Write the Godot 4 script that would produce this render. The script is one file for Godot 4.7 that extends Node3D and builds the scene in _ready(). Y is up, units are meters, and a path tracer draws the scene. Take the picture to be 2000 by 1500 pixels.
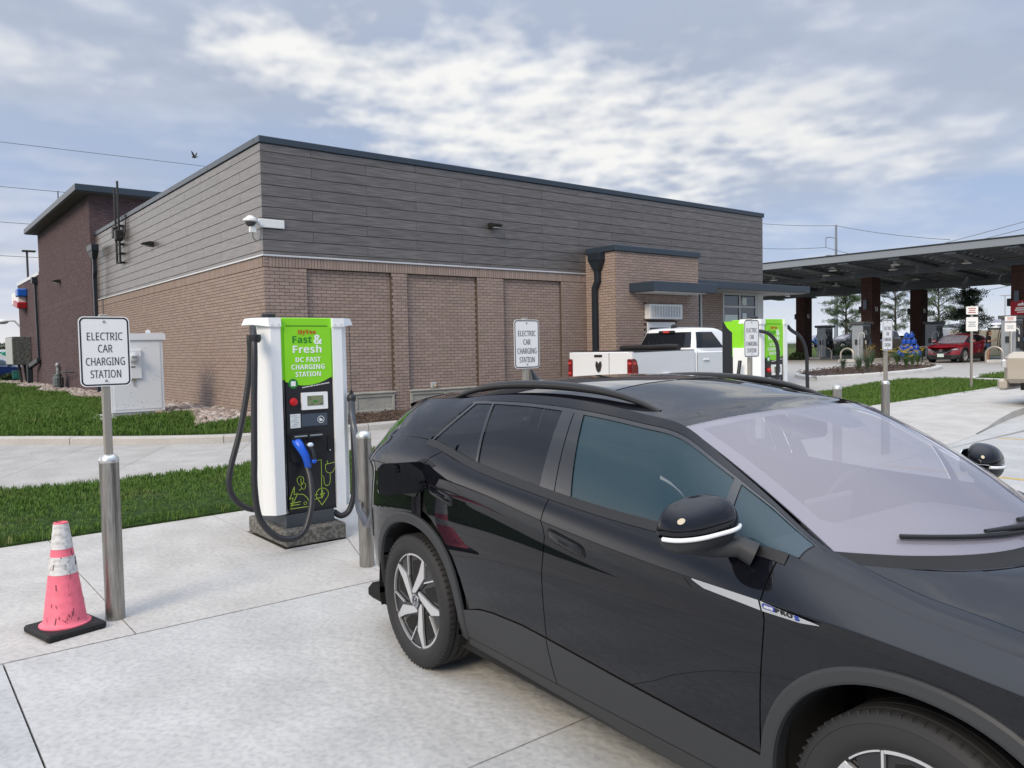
extends Node3D

# ---------------------------------------------------------------- mesh builder
class MB:
	var v := PackedVector3Array()
	var n := PackedVector3Array()
	var uv := PackedVector2Array()
	var c := PackedColorArray()
	var ix := PackedInt32Array()
	var col := Color(1, 1, 1)
	var colored := false
	func vert(p: Vector3, nn: Vector3, t := Vector2.ZERO) -> int:
		v.append(p); n.append(nn); uv.append(t); c.append(col)
		return v.size() - 1
	func tri(a: Vector3, b: Vector3, d: Vector3, out: Vector3) -> void:
		var nn := (d - a).cross(b - a)
		if nn.dot(out) < 0.0:
			var q := b; b = d; d = q; nn = -nn
		nn = nn.normalized()
		var i := vert(a, nn); vert(b, nn); vert(d, nn)
		ix.append(i); ix.append(i + 1); ix.append(i + 2)
	func quad(a: Vector3, b: Vector3, d: Vector3, e: Vector3, out: Vector3) -> void:
		var nn := (d - a).cross(b - a)
		if nn.length() < 1e-9:
			nn = (e - a).cross(d - a)
		var ta := Vector2(0, 0); var tb := Vector2(1, 0); var td := Vector2(1, 1); var te := Vector2(0, 1)
		if nn.dot(out) < 0.0:
			var q := b; b = e; e = q; nn = -nn
			tb = Vector2(0, 1); te = Vector2(1, 0)
		nn = nn.normalized()
		var i := vert(a, nn, ta); vert(b, nn, tb); vert(d, nn, td); vert(e, nn, te)
		ix.append_array(PackedInt32Array([i, i + 1, i + 2, i, i + 2, i + 3]))
	# a box with chamfered edges (bev 0 leaves it sharp)
	func box(ctr: Vector3, size: Vector3, bev := 0.0, bs := Basis.IDENTITY) -> void:
		var h := size * 0.5
		var k := minf(bev, minf(h.x, minf(h.y, h.z)) * 0.9)
		for ax in 3:
			for sg in [-1.0, 1.0]:
				var nn := Vector3.ZERO; nn[ax] = sg
				var a1 := (ax + 1) % 3; var a2 := (ax + 2) % 3
				var pts := []
				for q in [[-1, -1], [1, -1], [1, 1], [-1, 1]]:
					var p := Vector3.ZERO
					p[ax] = sg * h[ax]
					p[a1] = q[0] * (h[a1] - k)
					p[a2] = q[1] * (h[a2] - k)
					pts.append(ctr + bs * p)
				quad(pts[0], pts[1], pts[2], pts[3], bs * nn)
		if k > 0.0:
			for ax in 3:
				var a1 := (ax + 1) % 3; var a2 := (ax + 2) % 3
				for s1 in [-1.0, 1.0]:
					for s2 in [-1.0, 1.0]:
						var p := []
						for e in [-1.0, 1.0]:
							var q1 := Vector3.ZERO; var q2 := Vector3.ZERO
							q1[ax] = e * (h[ax] - k); q2[ax] = q1[ax]
							q1[a1] = s1 * h[a1]; q1[a2] = s2 * (h[a2] - k)
							q2[a1] = s1 * (h[a1] - k); q2[a2] = s2 * h[a2]
							p.append(ctr + bs * q1); p.append(ctr + bs * q2)
						var nn := Vector3.ZERO; nn[a1] = s1; nn[a2] = s2
						quad(p[0], p[1], p[3], p[2], bs * nn)
			for sx in [-1.0, 1.0]:
				for sy in [-1.0, 1.0]:
					for sz in [-1.0, 1.0]:
						var s := Vector3(sx, sy, sz)
						var i := s * (h - Vector3(k, k, k))
						tri(ctr + bs * (i + Vector3(sx * k, 0, 0)), ctr + bs * (i + Vector3(0, sy * k, 0)), ctr + bs * (i + Vector3(0, 0, sz * k)), bs * s)
	func span(a: Vector3, b: Vector3, bev := 0.0) -> void:
		box((a + b) * 0.5, (b - a).abs(), bev)
	# a straight bar of rectangular section from a to b
	func bar(a: Vector3, b: Vector3, w: float, t: float, up := Vector3.UP, bev := 0.0) -> void:
		var z := (b - a).normalized()
		if absf(z.dot(up)) > 0.98:
			up = Vector3.RIGHT
		var x := up.cross(z).normalized()
		box((a + b) * 0.5, Vector3(w, t, a.distance_to(b)), bev, Basis(x, z.cross(x), z))
	# round tube through points; radius may be one number or an array
	func tube(pts: Array, r, seg := 10, caps := true) -> void:
		var np := pts.size()
		var side := Vector3.ZERO
		var first := v.size()
		for i in np:
			var p: Vector3 = pts[i]
			var t: Vector3 = (pts[mini(i + 1, np - 1)] - pts[maxi(i - 1, 0)]).normalized()
			if side == Vector3.ZERO:
				side = t.cross(Vector3.UP if absf(t.y) < 0.9 else Vector3.RIGHT).normalized()
			side = (side - t * side.dot(t)).normalized()
			var up := t.cross(side)
			var rr: float = r[i] if r is Array else r
			for j in seg + 1:
				var a := TAU * j / seg
				var d := side * cos(a) + up * sin(a)
				vert(p + d * rr, d, Vector2(float(j) / seg, i))
		_skin(first, np, seg + 1)
		if caps:
			for e in 2:
				var i := 0 if e == 0 else np - 1
				var p: Vector3 = pts[i]
				var q: Vector3 = pts[1 if e == 0 else np - 2]
				for j in seg:
					tri(p, v[first + i * (seg + 1) + j], v[first + i * (seg + 1) + j + 1], p - q)
	func cyl(a: Vector3, b: Vector3, r0: float, r1 := -1.0, seg := 16, caps := true) -> void:
		tube([a, b], [r0, r0 if r1 < 0.0 else r1], seg, caps)
	# rows x cols vertices already added row by row: skin them so that faces agree with the normals
	func _skin(first: int, rows: int, cols: int) -> void:
		for i in rows - 1:
			for j in cols - 1:
				var a := first + i * cols + j
				var b := a + 1
				var d := a + cols + 1
				var e := a + cols
				var nn := (v[d] - v[a]).cross(v[b] - v[a]) + (v[e] - v[a]).cross(v[d] - v[a])
				if nn.dot(n[a] + n[b] + n[d] + n[e]) >= 0.0:
					ix.append_array(PackedInt32Array([a, b, d, a, d, e]))
				else:
					ix.append_array(PackedInt32Array([a, d, b, a, e, d]))
	# smooth sheet through rows of points; out is a rough outward hint for every vertex
	func sheet(rows: Array, out: Vector3, nrm: Array = []) -> void:
		var first := v.size()
		var nr := rows.size(); var nc: int = rows[0].size()
		for i in nr:
			for j in nc:
				var p: Vector3 = rows[i][j]
				var nn: Vector3
				if nrm.size():
					nn = nrm[i][j]
				else:
					var du: Vector3 = rows[mini(i + 1, nr - 1)][j] - rows[maxi(i - 1, 0)][j]
					var dv: Vector3 = rows[i][mini(j + 1, nc - 1)] - rows[i][maxi(j - 1, 0)]
					nn = du.cross(dv).normalized()
					if nn.dot(out) < 0.0:
						nn = -nn
				vert(p, nn, Vector2(float(j) / maxi(nc - 1, 1), float(i) / maxi(nr - 1, 1)))
		_skin(first, nr, nc)
	# closed ring profile turned about the axis z of bs; prof is [radius, along], smooth inside each run
	func lathe(prof: Array, seg := 32, org := Vector3.ZERO, bs := Basis.IDENTITY) -> void:
		for k in prof.size() - 1:
			var p: Vector2 = prof[k]; var q: Vector2 = prof[k + 1]
			var d := q - p
			if d.length() < 1e-7:
				continue
			var first := v.size()
			for e in 2:
				var w := p if e == 0 else q
				# normal averaged with the neighbour where the bend is soft
				var nd := Vector2(d.y, -d.x).normalized()
				var o := k - 1 if e == 0 else k + 1
				if o >= 0 and o < prof.size() - 1:
					var d2: Vector2 = prof[o + 1] - prof[o]
					if d2.length() > 1e-7 and d2.normalized().dot(d.normalized()) > 0.72:
						nd = (nd + Vector2(d2.y, -d2.x).normalized()).normalized()
				for j in seg + 1:
					var a := TAU * j / seg
					var rad := bs * Vector3(cos(a), sin(a), 0)
					vert(org + rad * w.x + bs.z * w.y, rad * nd.x + bs.z * nd.y, Vector2(float(j) / seg, e))
			_skin(first, 2, seg + 1)
	# flat outline (in the xy plane of bs) pushed along its z
	func prism(poly: PackedVector2Array, depth: float, org := Vector3.ZERO, bs := Basis.IDENTITY, back := true) -> void:
		var t := Geometry2D.triangulate_polygon(poly)
		for i in range(0, t.size(), 3):
			for f in ([1, 0] if back else [1]):
				var z: Vector3 = bs.z * (depth * f)
				var q := []
				for k in 3:
					var w := poly[t[i + k]]
					q.append(org + bs.x * w.x + bs.y * w.y + z)
				tri(q[0], q[1], q[2], bs.z * (1.0 if f == 1 else -1.0) * signf(depth))
		var cw := Geometry2D.is_polygon_clockwise(poly)
		for i in poly.size():
			var a := poly[i]; var b := poly[(i + 1) % poly.size()]
			var o := Vector2(b.y - a.y, a.x - b.x) * (-1.0 if cw else 1.0)
			var pa := org + bs.x * a.x + bs.y * a.y
			var pb := org + bs.x * b.x + bs.y * b.y
			quad(pa, pb, pb + bs.z * depth, pa + bs.z * depth, bs.x * o.x + bs.y * o.y)
	func ball(ctr: Vector3, r: Vector3, seg := 12, rings := 8) -> void:
		var first := v.size()
		for i in rings + 1:
			var b := PI * i / rings - PI / 2
			for j in seg + 1:
				var a := TAU * j / seg
				var d := Vector3(cos(b) * cos(a), sin(b), cos(b) * sin(a))
				vert(ctr + d * r, (d / r).normalized(), Vector2(float(j) / seg, float(i) / rings))
		_skin(first, rings + 1, seg + 1)
	func mesh() -> ArrayMesh:
		var a := []
		a.resize(Mesh.ARRAY_MAX)
		a[Mesh.ARRAY_VERTEX] = v; a[Mesh.ARRAY_NORMAL] = n; a[Mesh.ARRAY_TEX_UV] = uv; a[Mesh.ARRAY_INDEX] = ix
		if colored:
			a[Mesh.ARRAY_COLOR] = c
		var m := ArrayMesh.new()
		m.add_surface_from_arrays(Mesh.PRIMITIVE_TRIANGLES, a)
		return m

# ---------------------------------------------------------------- scene helpers
var used := {}
func numbered(called: String) -> String:
	var k: int = used.get(called, 0)
	used[called] = k + 1
	return called if k == 0 else "%s_%03d" % [called, k]

func part(called: String, b, m: Material, parent: Node) -> MeshInstance3D:
	var o := MeshInstance3D.new()
	o.mesh = b.mesh() if b is MB else b
	o.material_override = m
	var nm := called
	var k := 0
	while parent.has_node(nm):
		k += 1
		nm = "%s_%03d" % [called, k]
	o.name = nm
	parent.add_child(o, true)
	return o

func tag(o: Node, label: String, category: String, group := "") -> void:
	o.set_meta("label", label); o.set_meta("category", category)
	if group:
		o.set_meta("group", group)

func thing(called: String, label: String, category: String, at := Vector3.ZERO, turn := 0.0, group := "") -> Node3D:
	var o := Node3D.new()
	o.name = numbered(called)
	add_child(o, true)
	o.position = at
	o.rotation.y = turn
	tag(o, label, category, group)
	return o

func struct(called: String, b, m: Material) -> MeshInstance3D:
	var o := MeshInstance3D.new()
	o.mesh = b.mesh() if b is MB else b
	o.material_override = m
	o.name = numbered(called)
	add_child(o, true)
	o.set_meta("kind", "structure")
	return o

func dup(root: Node3D, label: String, at: Vector3, turn := 0.0) -> Node3D:
	var r: Node3D = root.duplicate()
	r.name = numbered(String(root.name).get_slice("_0", 0))
	add_child(r, true)
	r.position = at
	r.rotation.y = turn
	r.set_meta("label", label)
	return r

func many(called: String, mesh: Mesh, m: Material, parent: Node, xf: Array, cols: Array = []) -> MultiMeshInstance3D:
	var mm := MultiMesh.new()
	mm.transform_format = MultiMesh.TRANSFORM_3D
	mm.use_colors = cols.size() > 0
	mm.mesh = mesh
	mm.instance_count = xf.size()
	for i in xf.size():
		mm.set_instance_transform(i, xf[i])
		if cols.size():
			mm.set_instance_color(i, cols[i])
	var o := MultiMeshInstance3D.new()
	o.multimesh = mm
	o.material_override = m
	o.name = called if parent != self else numbered(called)
	parent.add_child(o, true)
	o.set_meta("kind", "stuff")
	return o

# value of a table [[x, y], ...] at x, smooth (Catmull-Rom)
func tab(t: Array, x: float) -> float:
	var k := t.size()
	if x <= t[0][0]:
		return t[0][1]
	if x >= t[k - 1][0]:
		return t[k - 1][1]
	var i := 0
	while x > t[i + 1][0]:
		i += 1
	var x0: float = t[i][0]; var x1: float = t[i + 1][0]
	var y0: float = t[i][1]; var y1: float = t[i + 1][1]
	var s := (y1 - y0) / (x1 - x0)
	var m0 := s; var m1 := s
	if i > 0:
		m0 = 0.5 * (s + (y0 - t[i - 1][1]) / (x0 - t[i - 1][0]))
	if i < k - 2:
		m1 = 0.5 * (s + (t[i + 2][1] - y1) / (t[i + 2][0] - x1))
	var h := x1 - x0
	var q := (x - x0) / h
	var q2 := q * q; var q3 := q2 * q
	return y0 * (2 * q3 - 3 * q2 + 1) + m0 * h * (q3 - 2 * q2 + q) + y1 * (3 * q2 - 2 * q3) + m1 * h * (q3 - q2)

func lin(t: Array, x: float) -> float:
	var k := t.size()
	if x <= t[0][0]:
		return t[0][1]
	for i in k - 1:
		if x <= t[i + 1][0]:
			return lerpf(t[i][1], t[i + 1][1], (x - t[i][0]) / (t[i + 1][0] - t[i][0]))
	return t[k - 1][1]

func smooth_path(pts: Array, per := 6) -> Array:
	var o := []
	for i in pts.size() - 1:
		var a: Vector3 = pts[maxi(i - 1, 0)]; var b: Vector3 = pts[i]; var c: Vector3 = pts[i + 1]; var d: Vector3 = pts[mini(i + 2, pts.size() - 1)]
		for k in per:
			o.append(b.cubic_interpolate(c, a, d, float(k) / per))
	o.append(pts[pts.size() - 1])
	return o

func poly(a: Array) -> PackedVector2Array:
	var o := PackedVector2Array()
	for p in a:
		o.append(Vector2(p[0], p[1]))
	return o

func round_rect(w: float, h: float, r: float, seg := 4) -> PackedVector2Array:
	var o := PackedVector2Array()
	var cs := [[w / 2 - r, h / 2 - r], [-w / 2 + r, h / 2 - r], [-w / 2 + r, -h / 2 + r], [w / 2 - r, -h / 2 + r]]
	for k in 4:
		for j in seg + 1:
			var a := PI / 2 * (k + float(j) / seg)
			o.append(Vector2(cs[k][0] + r * cos(a), cs[k][1] + r * sin(a)))
	return o

# lettering: flat raised text, upright in the xy plane of bs, centred on at; width > 0 squeezes it to that width
var fonts := {}
func text(words: String, height: float, m: Material, parent: Node, at: Vector3, bs := Basis.IDENTITY, width := 0.0, weight := 700, called := "lettering", face := "Droid Sans") -> MeshInstance3D:
	var key := face + str(weight)
	if not fonts.has(key):
		var f := SystemFont.new()
		f.font_names = PackedStringArray([face])
		f.font_weight = weight
		fonts[key] = f
	var t := TextMesh.new()
	t.font = fonts[key]
	t.text = words
	t.font_size = 64
	t.pixel_size = 0.01
	t.depth = 0.02
	t.curve_step = 2.0
	var bb := t.get_aabb()
	var k := height / (0.01 * 64 * 0.714)
	var kx := k
	if width > 0.0 and bb.size.x > 0.0:
		kx = width / bb.size.x
	var o := part(called, t, m, parent)
	o.transform = Transform3D(Basis(bs.x * kx, bs.y * k, bs.z * 0.1), at - bs.y * (bb.get_center().y * k) * 0.0)
	return o

func strokes(b: MB, pts: Array, w: float, t := 0.002, org := Vector3.ZERO, bs := Basis.IDENTITY) -> void:
	for i in pts.size() - 1:
		var p: Vector3 = org + bs.x * pts[i][0] + bs.y * pts[i][1]
		var q: Vector3 = org + bs.x * pts[i + 1][0] + bs.y * pts[i + 1][1]
		if p.distance_to(q) > 1e-5:
			b.bar(p, q + (q - p).normalized() * w * 0.4, w, t, bs.z)

# ---------------------------------------------------------------- materials
var mats := {}
var noises := {}
func noise_tex(key: String, freq: float, lo: float, hi: float, type := FastNoiseLite.TYPE_SIMPLEX_SMOOTH, oct := 4, size := 512, mid := -1.0) -> NoiseTexture2D:
	if noises.has(key):
		return noises[key]
	var f := FastNoiseLite.new()
	f.seed = key.hash() % 9999
	f.noise_type = type
	f.frequency = freq
	f.fractal_octaves = oct
	var g := Gradient.new()
	g.set_color(0, Color(lo, lo, lo)); g.set_color(1, Color(hi, hi, hi))
	if mid >= 0.0:
		g.add_point(0.5, Color(mid, mid, mid))
	var t := NoiseTexture2D.new()
	t.width = size; t.height = size
	t.seamless = true
	t.noise = f
	t.color_ramp = g
	noises[key] = t
	return t

func normal_tex(key: String, freq: float, strength: float, oct := 4, type := FastNoiseLite.TYPE_SIMPLEX_SMOOTH) -> NoiseTexture2D:
	key = "n" + key
	if noises.has(key):
		return noises[key]
	var f := FastNoiseLite.new()
	f.seed = key.hash() % 9999
	f.noise_type = type
	f.frequency = freq
	f.fractal_octaves = oct
	var t := NoiseTexture2D.new()
	t.width = 512; t.height = 512
	t.seamless = true
	t.as_normal_map = true
	t.bump_strength = strength
	t.noise = f
	noises[key] = t
	return t

func mat(key: String, c: Color, rough := 0.6, metal := 0.0, spec := 0.5) -> StandardMaterial3D:
	if mats.has(key):
		return mats[key]
	var m := StandardMaterial3D.new()
	m.resource_name = key
	m.albedo_color = c.linear_to_srgb()
	m.roughness = rough
	m.metallic = metal
	m.metallic_specular = spec
	mats[key] = m
	return m

# world-mapped grain: tex multiplies the colour, over a patch of 1/scale metres
func grained(m: StandardMaterial3D, tex: Texture2D, scale: float, world := true, norm: Texture2D = null, ns := 0.5, stretch := Vector3.ONE) -> StandardMaterial3D:
	m.albedo_texture = tex
	m.uv1_triplanar = true
	m.uv1_world_triplanar = world
	m.uv1_scale = stretch * scale
	if norm:
		m.normal_enabled = true
		m.normal_texture = norm
		m.normal_scale = ns
	return m

func glossy(key: String, c: Color, rough := 0.25, coat := 1.0) -> StandardMaterial3D:
	var m := mat(key, c, rough)
	m.clearcoat_enabled = true
	m.clearcoat = coat
	m.clearcoat_roughness = 0.02
	return m

func pane(key: String, c: Color, alpha: float, rough := 0.03) -> StandardMaterial3D:
	var m := mat(key, c, rough)
	m.transparency = BaseMaterial3D.TRANSPARENCY_ALPHA
	m.albedo_color.a = alpha
	return m

# height of the paved ground: nearly level by the chargers, rising towards the pumps
func gh(x: float) -> float:
	var a := clampf((x - 4.0) / 10.0, 0.0, 1.0) * 0.07
	var t := clampf((x - 14.0) / 32.0, 0.0, 1.0)
	return a + 0.43 * t * t * (3.0 - 2.0 * t)

func sky_image() -> ImageTexture:
	var w := 2304; var h := 1152
	var n1 := FastNoiseLite.new(); n1.seed = 11; n1.frequency = 0.55; n1.fractal_octaves = 5; n1.fractal_gain = 0.55
	var n2 := FastNoiseLite.new(); n2.seed = 5; n2.frequency = 4.6; n2.fractal_octaves = 5; n2.fractal_gain = 0.55
	var n3 := FastNoiseLite.new(); n3.seed = 23; n3.frequency = 0.22; n3.fractal_octaves = 4
	var data := PackedFloat32Array()
	data.resize(w * h * 3)
	var n4 := FastNoiseLite.new(); n4.seed = 31; n4.frequency = 1.7; n4.fractal_octaves = 4
	var blue := Vector3(0.215, 0.290, 0.440)
	var grey := Vector3(0.265, 0.305, 0.385)
	var pale := Vector3(0.370, 0.410, 0.490)
	var white := Vector3(0.60, 0.595, 0.58)
	var warm := Vector3(0.60, 0.53, 0.48)
	var hor := Vector3(0.50, 0.535, 0.58)
	for j in h:
		var e := PI * (0.5 - (j + 0.5) / h)
		var el := rad_to_deg(e)
		for i in w:
			var o := (j * w + i) * 3
			var c := hor * 0.55
			if el > -0.5:
				var phi := wrapf(TAU * (i + 0.5) / w, -PI, PI)
				var az := rad_to_deg(phi)
				var y := maxf(sin(e), 0.035)
				var px := sin(phi) * cos(e) / (y + 0.06)
				var pz := -cos(phi) * cos(e) / (y + 0.06)
				var a := n1.get_noise_2d(px, pz)          # broad cloud shapes
				var b := n2.get_noise_2d(px * 1.1, pz)     # ripples
				var d := n3.get_noise_2d(px, pz)
				var g := n4.get_noise_2d(px * 0.8, pz)
				c = blue.lerp(grey, clampf(0.5 + 1.6 * d + 0.5 * a, 0.0, 1.0))
				# soft higher veils
				c = c.lerp(pale, clampf(0.20 + 1.1 * a + 0.7 * g + 0.35 * b, 0.0, 1.0) * 0.8)
				# the bright broken sheet: a long patch that thins towards its ends
				var la := (az - 40.0) * 0.975 + (el - 15.6) * -0.222
				var lb := (az - 40.0) * 0.222 + (el - 15.6) * 0.975
				var m := exp(-pow(la / 15.5, 4.0)) * exp(-pow(lb / (5.6 + 0.05 * la), 2.0) * 1.1)
				m += 0.75 * exp(-pow((az - 22.0) / 5.5, 2.0) - pow((el - 20.0) / 2.2, 2.0))
				m += 0.5 * exp(-pow((az - 59.5) / 4.0, 2.0) - pow((el - 13.8) / 1.9, 2.0))
				m += 0.35 * exp(-pow((az - 65.0) / 3.5, 2.0) - pow((el - 11.0) / 1.4, 2.0))
				var br := clampf(m * 0.98 - 0.16 + 0.85 * b + 0.5 * g + 0.2 * a, 0.0, 1.0)
				br *= clampf(m * 2.2, 0.0, 1.0)
				c = c.lerp(white, br * 0.95)
				# other bright breaks all round, as the same deck has elsewhere
				var q := clampf((a + 0.6 * d) * 2.0 - 0.85 + 0.6 * b + 0.6 * g, 0.0, 1.0)
				c = c.lerp(white * 0.92, q * 0.6)
				# paler air near the horizon, warmer towards the low sun on the left
				var low := exp(-maxf(el, 0.0) / 4.6)
				var wl := exp(-pow((absf(wrapf(az + 25.0, -180.0, 180.0))) / 42.0, 2.0))
				c = c.lerp(hor.lerp(warm, wl * 0.8), clampf(low * 1.05, 0.0, 0.93))
				# an overcast sky is brighter overhead than near the horizon
				var t := clampf((el - 18.0) / 62.0, 0.0, 1.0)
				t = t * t * (3.0 - 2.0 * t)
				c = c.lerp(c * 0.3 + Vector3(0.37, 0.385, 0.41) * 0.9, t * 0.9)
				c *= 1.0 + 1.9 * t
				# glow of the veiled low sun, left of the picture
				c += Vector3(1.0, 0.92, 0.83) * 1.1 * exp(-pow(wrapf(az + 34.0, -180.0, 180.0) / 19.0, 2.0) - pow((el - 9.0) / 10.0, 2.0))
			data[o] = c.x; data[o + 1] = c.y; data[o + 2] = c.z
	return ImageTexture.create_from_image(Image.create_from_data(w, h, false, Image.FORMAT_RGBF, data.to_byte_array()))

func make_env() -> void:
	var cam := Camera3D.new()
	cam.name = "camera"
	cam.fov = 51.77
	cam.near = 0.05
	cam.far = 1500.0
	add_child(cam, true)
	var f := Vector3(sin(deg_to_rad(38.6)) * cos(deg_to_rad(2.63)), -sin(deg_to_rad(2.63)), -cos(deg_to_rad(38.6)) * cos(deg_to_rad(2.63)))
	var r0 := Vector3(cos(deg_to_rad(38.6)), 0, sin(deg_to_rad(38.6)))
	var u0 := r0.cross(f)
	var ro := deg_to_rad(1.1)
	var r := r0 * cos(ro) - u0 * sin(ro)
	var u := u0 * cos(ro) + r0 * sin(ro)
	cam.transform = Transform3D(Basis(r, u, -f), Vector3(0, 1.76, 0))
	cam.current = true
	var we := WorldEnvironment.new()
	we.name = "world_environment"
	var en := Environment.new()
	en.background_mode = Environment.BG_SKY
	var sm := PanoramaSkyMaterial.new()
	sm.panorama = sky_image()
	var sk := Sky.new()
	sk.sky_material = sm
	en.sky = sk
	en.background_energy_multiplier = 0.9
	en.tonemap_mode = Environment.TONE_MAPPER_LINEAR
	en.tonemap_exposure = 1.78
	en.sdfgi_enabled = true
	en.ssao_enabled = true
	en.ssil_enabled = true
	we.environment = en
	add_child(we, true)
	var sun := DirectionalLight3D.new()
	sun.name = "sun"
	sun.light_energy = 0.5
	sun.light_color = Color(1.0, 0.93, 0.82)
	sun.light_angular_distance = 24.0
	sun.shadow_enabled = true
	add_child(sun, true)
	# towards the scene from the upper left, a little behind the camera
	sun.look_at_from_position(Vector3.ZERO, Vector3(0.74, -0.58, -0.30), Vector3.UP)

# ---------------------------------------------------------------- car body as smooth surfaces
# s runs forward from the rear axle, l to the side, h up; local axes are x = l, y = h, z = -s
var K := {}
const HW := 0.925

func car_tables() -> void:
	K = {
		"crease": [[-2.2, 1.05], [-0.9, 1.07], [-0.4, 1.105], [0.136, 1.108], [0.69, 1.072], [1.17, 1.013], [1.8, 0.964], [2.3, 0.946], [2.9, 0.915], [3.3, 0.84], [3.6, 0.74], [4.6, 0.68]],
		"belt": [[-2.2, 1.13], [-0.9, 1.17], [-0.5, 1.235], [0.14, 1.268], [0.57, 1.196], [1.1, 1.139], [1.45, 1.112], [1.75, 1.099], [2.1, 1.094], [2.33, 1.085], [2.5, 1.035], [2.7, 0.99], [2.9, 0.965], [3.2, 0.915], [3.45, 0.83], [4.6, 0.76]],
		"beltl": [[-2.2, 0.86], [-0.6, 0.835], [0.14, 0.845], [0.57, 0.858], [1.3, 0.862], [2.0, 0.845], [2.3, 0.83], [2.6, 0.815], [2.9, 0.82], [3.3, 0.82], [4.6, 0.86]],
		"ld": [[0.1, 0.632], [0.5, 0.648], [1.1, 0.652], [1.54, 0.655], [1.76, 0.662], [2.1, 0.682], [2.41, 0.70], [2.7, 0.70], [3.1, 0.70], [3.5, 0.66], [3.62, 0.6]],
		"hd": [[0.1, 1.48], [0.434, 1.513], [0.8, 1.526], [1.19, 1.513], [1.54, 1.476], [1.76, 1.442], [1.95, 1.342], [2.14, 1.237], [2.41, 1.088], [2.5, 1.062], [2.6, 1.034], [2.715, 1.01], [2.87, 0.992], [3.1, 0.955], [3.35, 0.885], [3.5, 0.82], [3.62, 0.75]],
	}
	# rear and front ends of the plan and the rear end of the roof outline: points by length
	K.rear = corner(1.065, HW, 3.7)
	K.roof = corner(0.76, 0.632, 4.0)
	K.front = corner(0.93, HW, 3.0)
	K.tr = 0.1 - K.rear[2]
	K.tf = 2.7 + K.front[2]

# superellipse quarter from the side (0, b) to the end (a, 0): [points, lengths, total]
func corner(a: float, b: float, k: float) -> Array:
	var p := PackedVector2Array(); var d := PackedFloat32Array()
	var sum := 0.0
	for i in 161:
		var th := PI / 2 * i / 160
		var q := Vector2(a * pow(sin(th), 2.0 / k), b * pow(maxf(cos(th), 0.0), 2.0 / k))
		if i:
			sum += q.distance_to(p[i - 1])
		p.append(q); d.append(sum)
	return [p, d, sum, a, b, k]

func on_corner(c: Array, at: float) -> Vector2:
	var d: PackedFloat32Array = c[1]
	var p: PackedVector2Array = c[0]
	at = clampf(at, 0.0, c[2])
	var i := clampi(d.bsearch(at), 1, d.size() - 1)
	return p[i - 1].lerp(p[i], (at - d[i - 1]) / maxf(d[i] - d[i - 1], 1e-9))

# [s, l, ns, nl] of the plan outline
func plan(t: float) -> Array:
	var q: Vector2
	if t < 0.1:
		q = on_corner(K.rear, 0.1 - t)
		var g := Vector2(-pow(q.x / 1.065, 2.7) / 1.065, pow(q.y / HW, 2.7) / HW).normalized()
		return [0.1 - q.x, q.y, g.x, g.y]
	if t > 2.7:
		q = on_corner(K.front, t - 2.7)
		var g := Vector2(pow(q.x / 0.93, 2.0) / 0.93, pow(q.y / HW, 2.0) / HW).normalized()
		return [2.7 + q.x, q.y, g.x, g.y]
	return [t, HW, 0.0, 1.0]

func off(t: float, h: float) -> float:
	var hc := tab(K.crease, t)
	if h <= hc:
		var f := h / hc
		var bump := 0.010 * exp(-pow(t / 0.55, 2.0)) + 0.008 * exp(-pow((t - 2.766) / 0.6, 2.0))
		return tab([[0.16, -0.11], [0.26, -0.06], [0.42, -0.024], [0.6, -0.009], [0.76, -0.007], [0.87, -0.016], [0.935, -0.021], [0.975, -0.010], [1.0, 0.0]], f) + bump * clampf((f - 0.5) / 0.4, 0.0, 1.0)
	var hb := tab(K.belt, t)
	var q := clampf((h - hc) / maxf(hb - hc, 0.01), 0.0, 1.3)
	var ob := tab(K.beltl, t) - HW
	var bump := 0.010 * exp(-pow(t / 0.55, 2.0)) + 0.008 * exp(-pow((t - 2.766) / 0.6, 2.0))
	return ob * q + 0.010 * sin(PI * minf(q, 1.0)) + bump * (1.0 - minf(q, 1.0))

func P(t: float, h: float, o := 0.0) -> Vector3:
	var p := plan(t)
	var d := off(t, h) + o
	return Vector3(p[1] + p[3] * d, h, -(p[0] + p[2] * d))

func R(t: float) -> Vector3:
	if t < 0.1:
		var f: float = (0.1 - t) / K.rear[2]
		var q := on_corner(K.roof, f * K.roof[2])
		return Vector3(q.y, 1.48 - 0.075 * pow(f, 1.2), -(0.1 - q.x))
	return Vector3(tab(K.ld, t), tab(K.hd, t), -t)

func U(t: float, v: float, o := 0.0) -> Vector3:
	var b := P(t, tab(K.belt, t))
	var r := R(t)
	var p := plan(t)
	var d := 0.016 * 4.0 * v * (1.0 - v) + o
	return b.lerp(r, v) + Vector3(p[3] * d, 0.35 * d, -p[2] * d)

func nP(t: float, h: float) -> Vector3:
	var e := 0.003
	var n := (P(t + e, h) - P(t - e, h)).cross(P(t, h + e) - P(t, h - e)).normalized()
	var p := plan(t)
	return n if n.dot(Vector3(p[3], 0, -p[2])) > 0.0 else -n

func nU(t: float, v: float) -> Vector3:
	var e := 0.004
	var n := (U(t + e, v) - U(t - e, v)).cross(U(t, minf(v + e, 1.0)) - U(t, maxf(v - e, 0.0))).normalized()
	var p := plan(t)
	return n if n.dot(Vector3(p[3], 0.3, -p[2])) > 0.0 else -n

func flipx(v: Vector3, sg: float) -> Vector3:
	return Vector3(v.x * sg, v.y, v.z)

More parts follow.
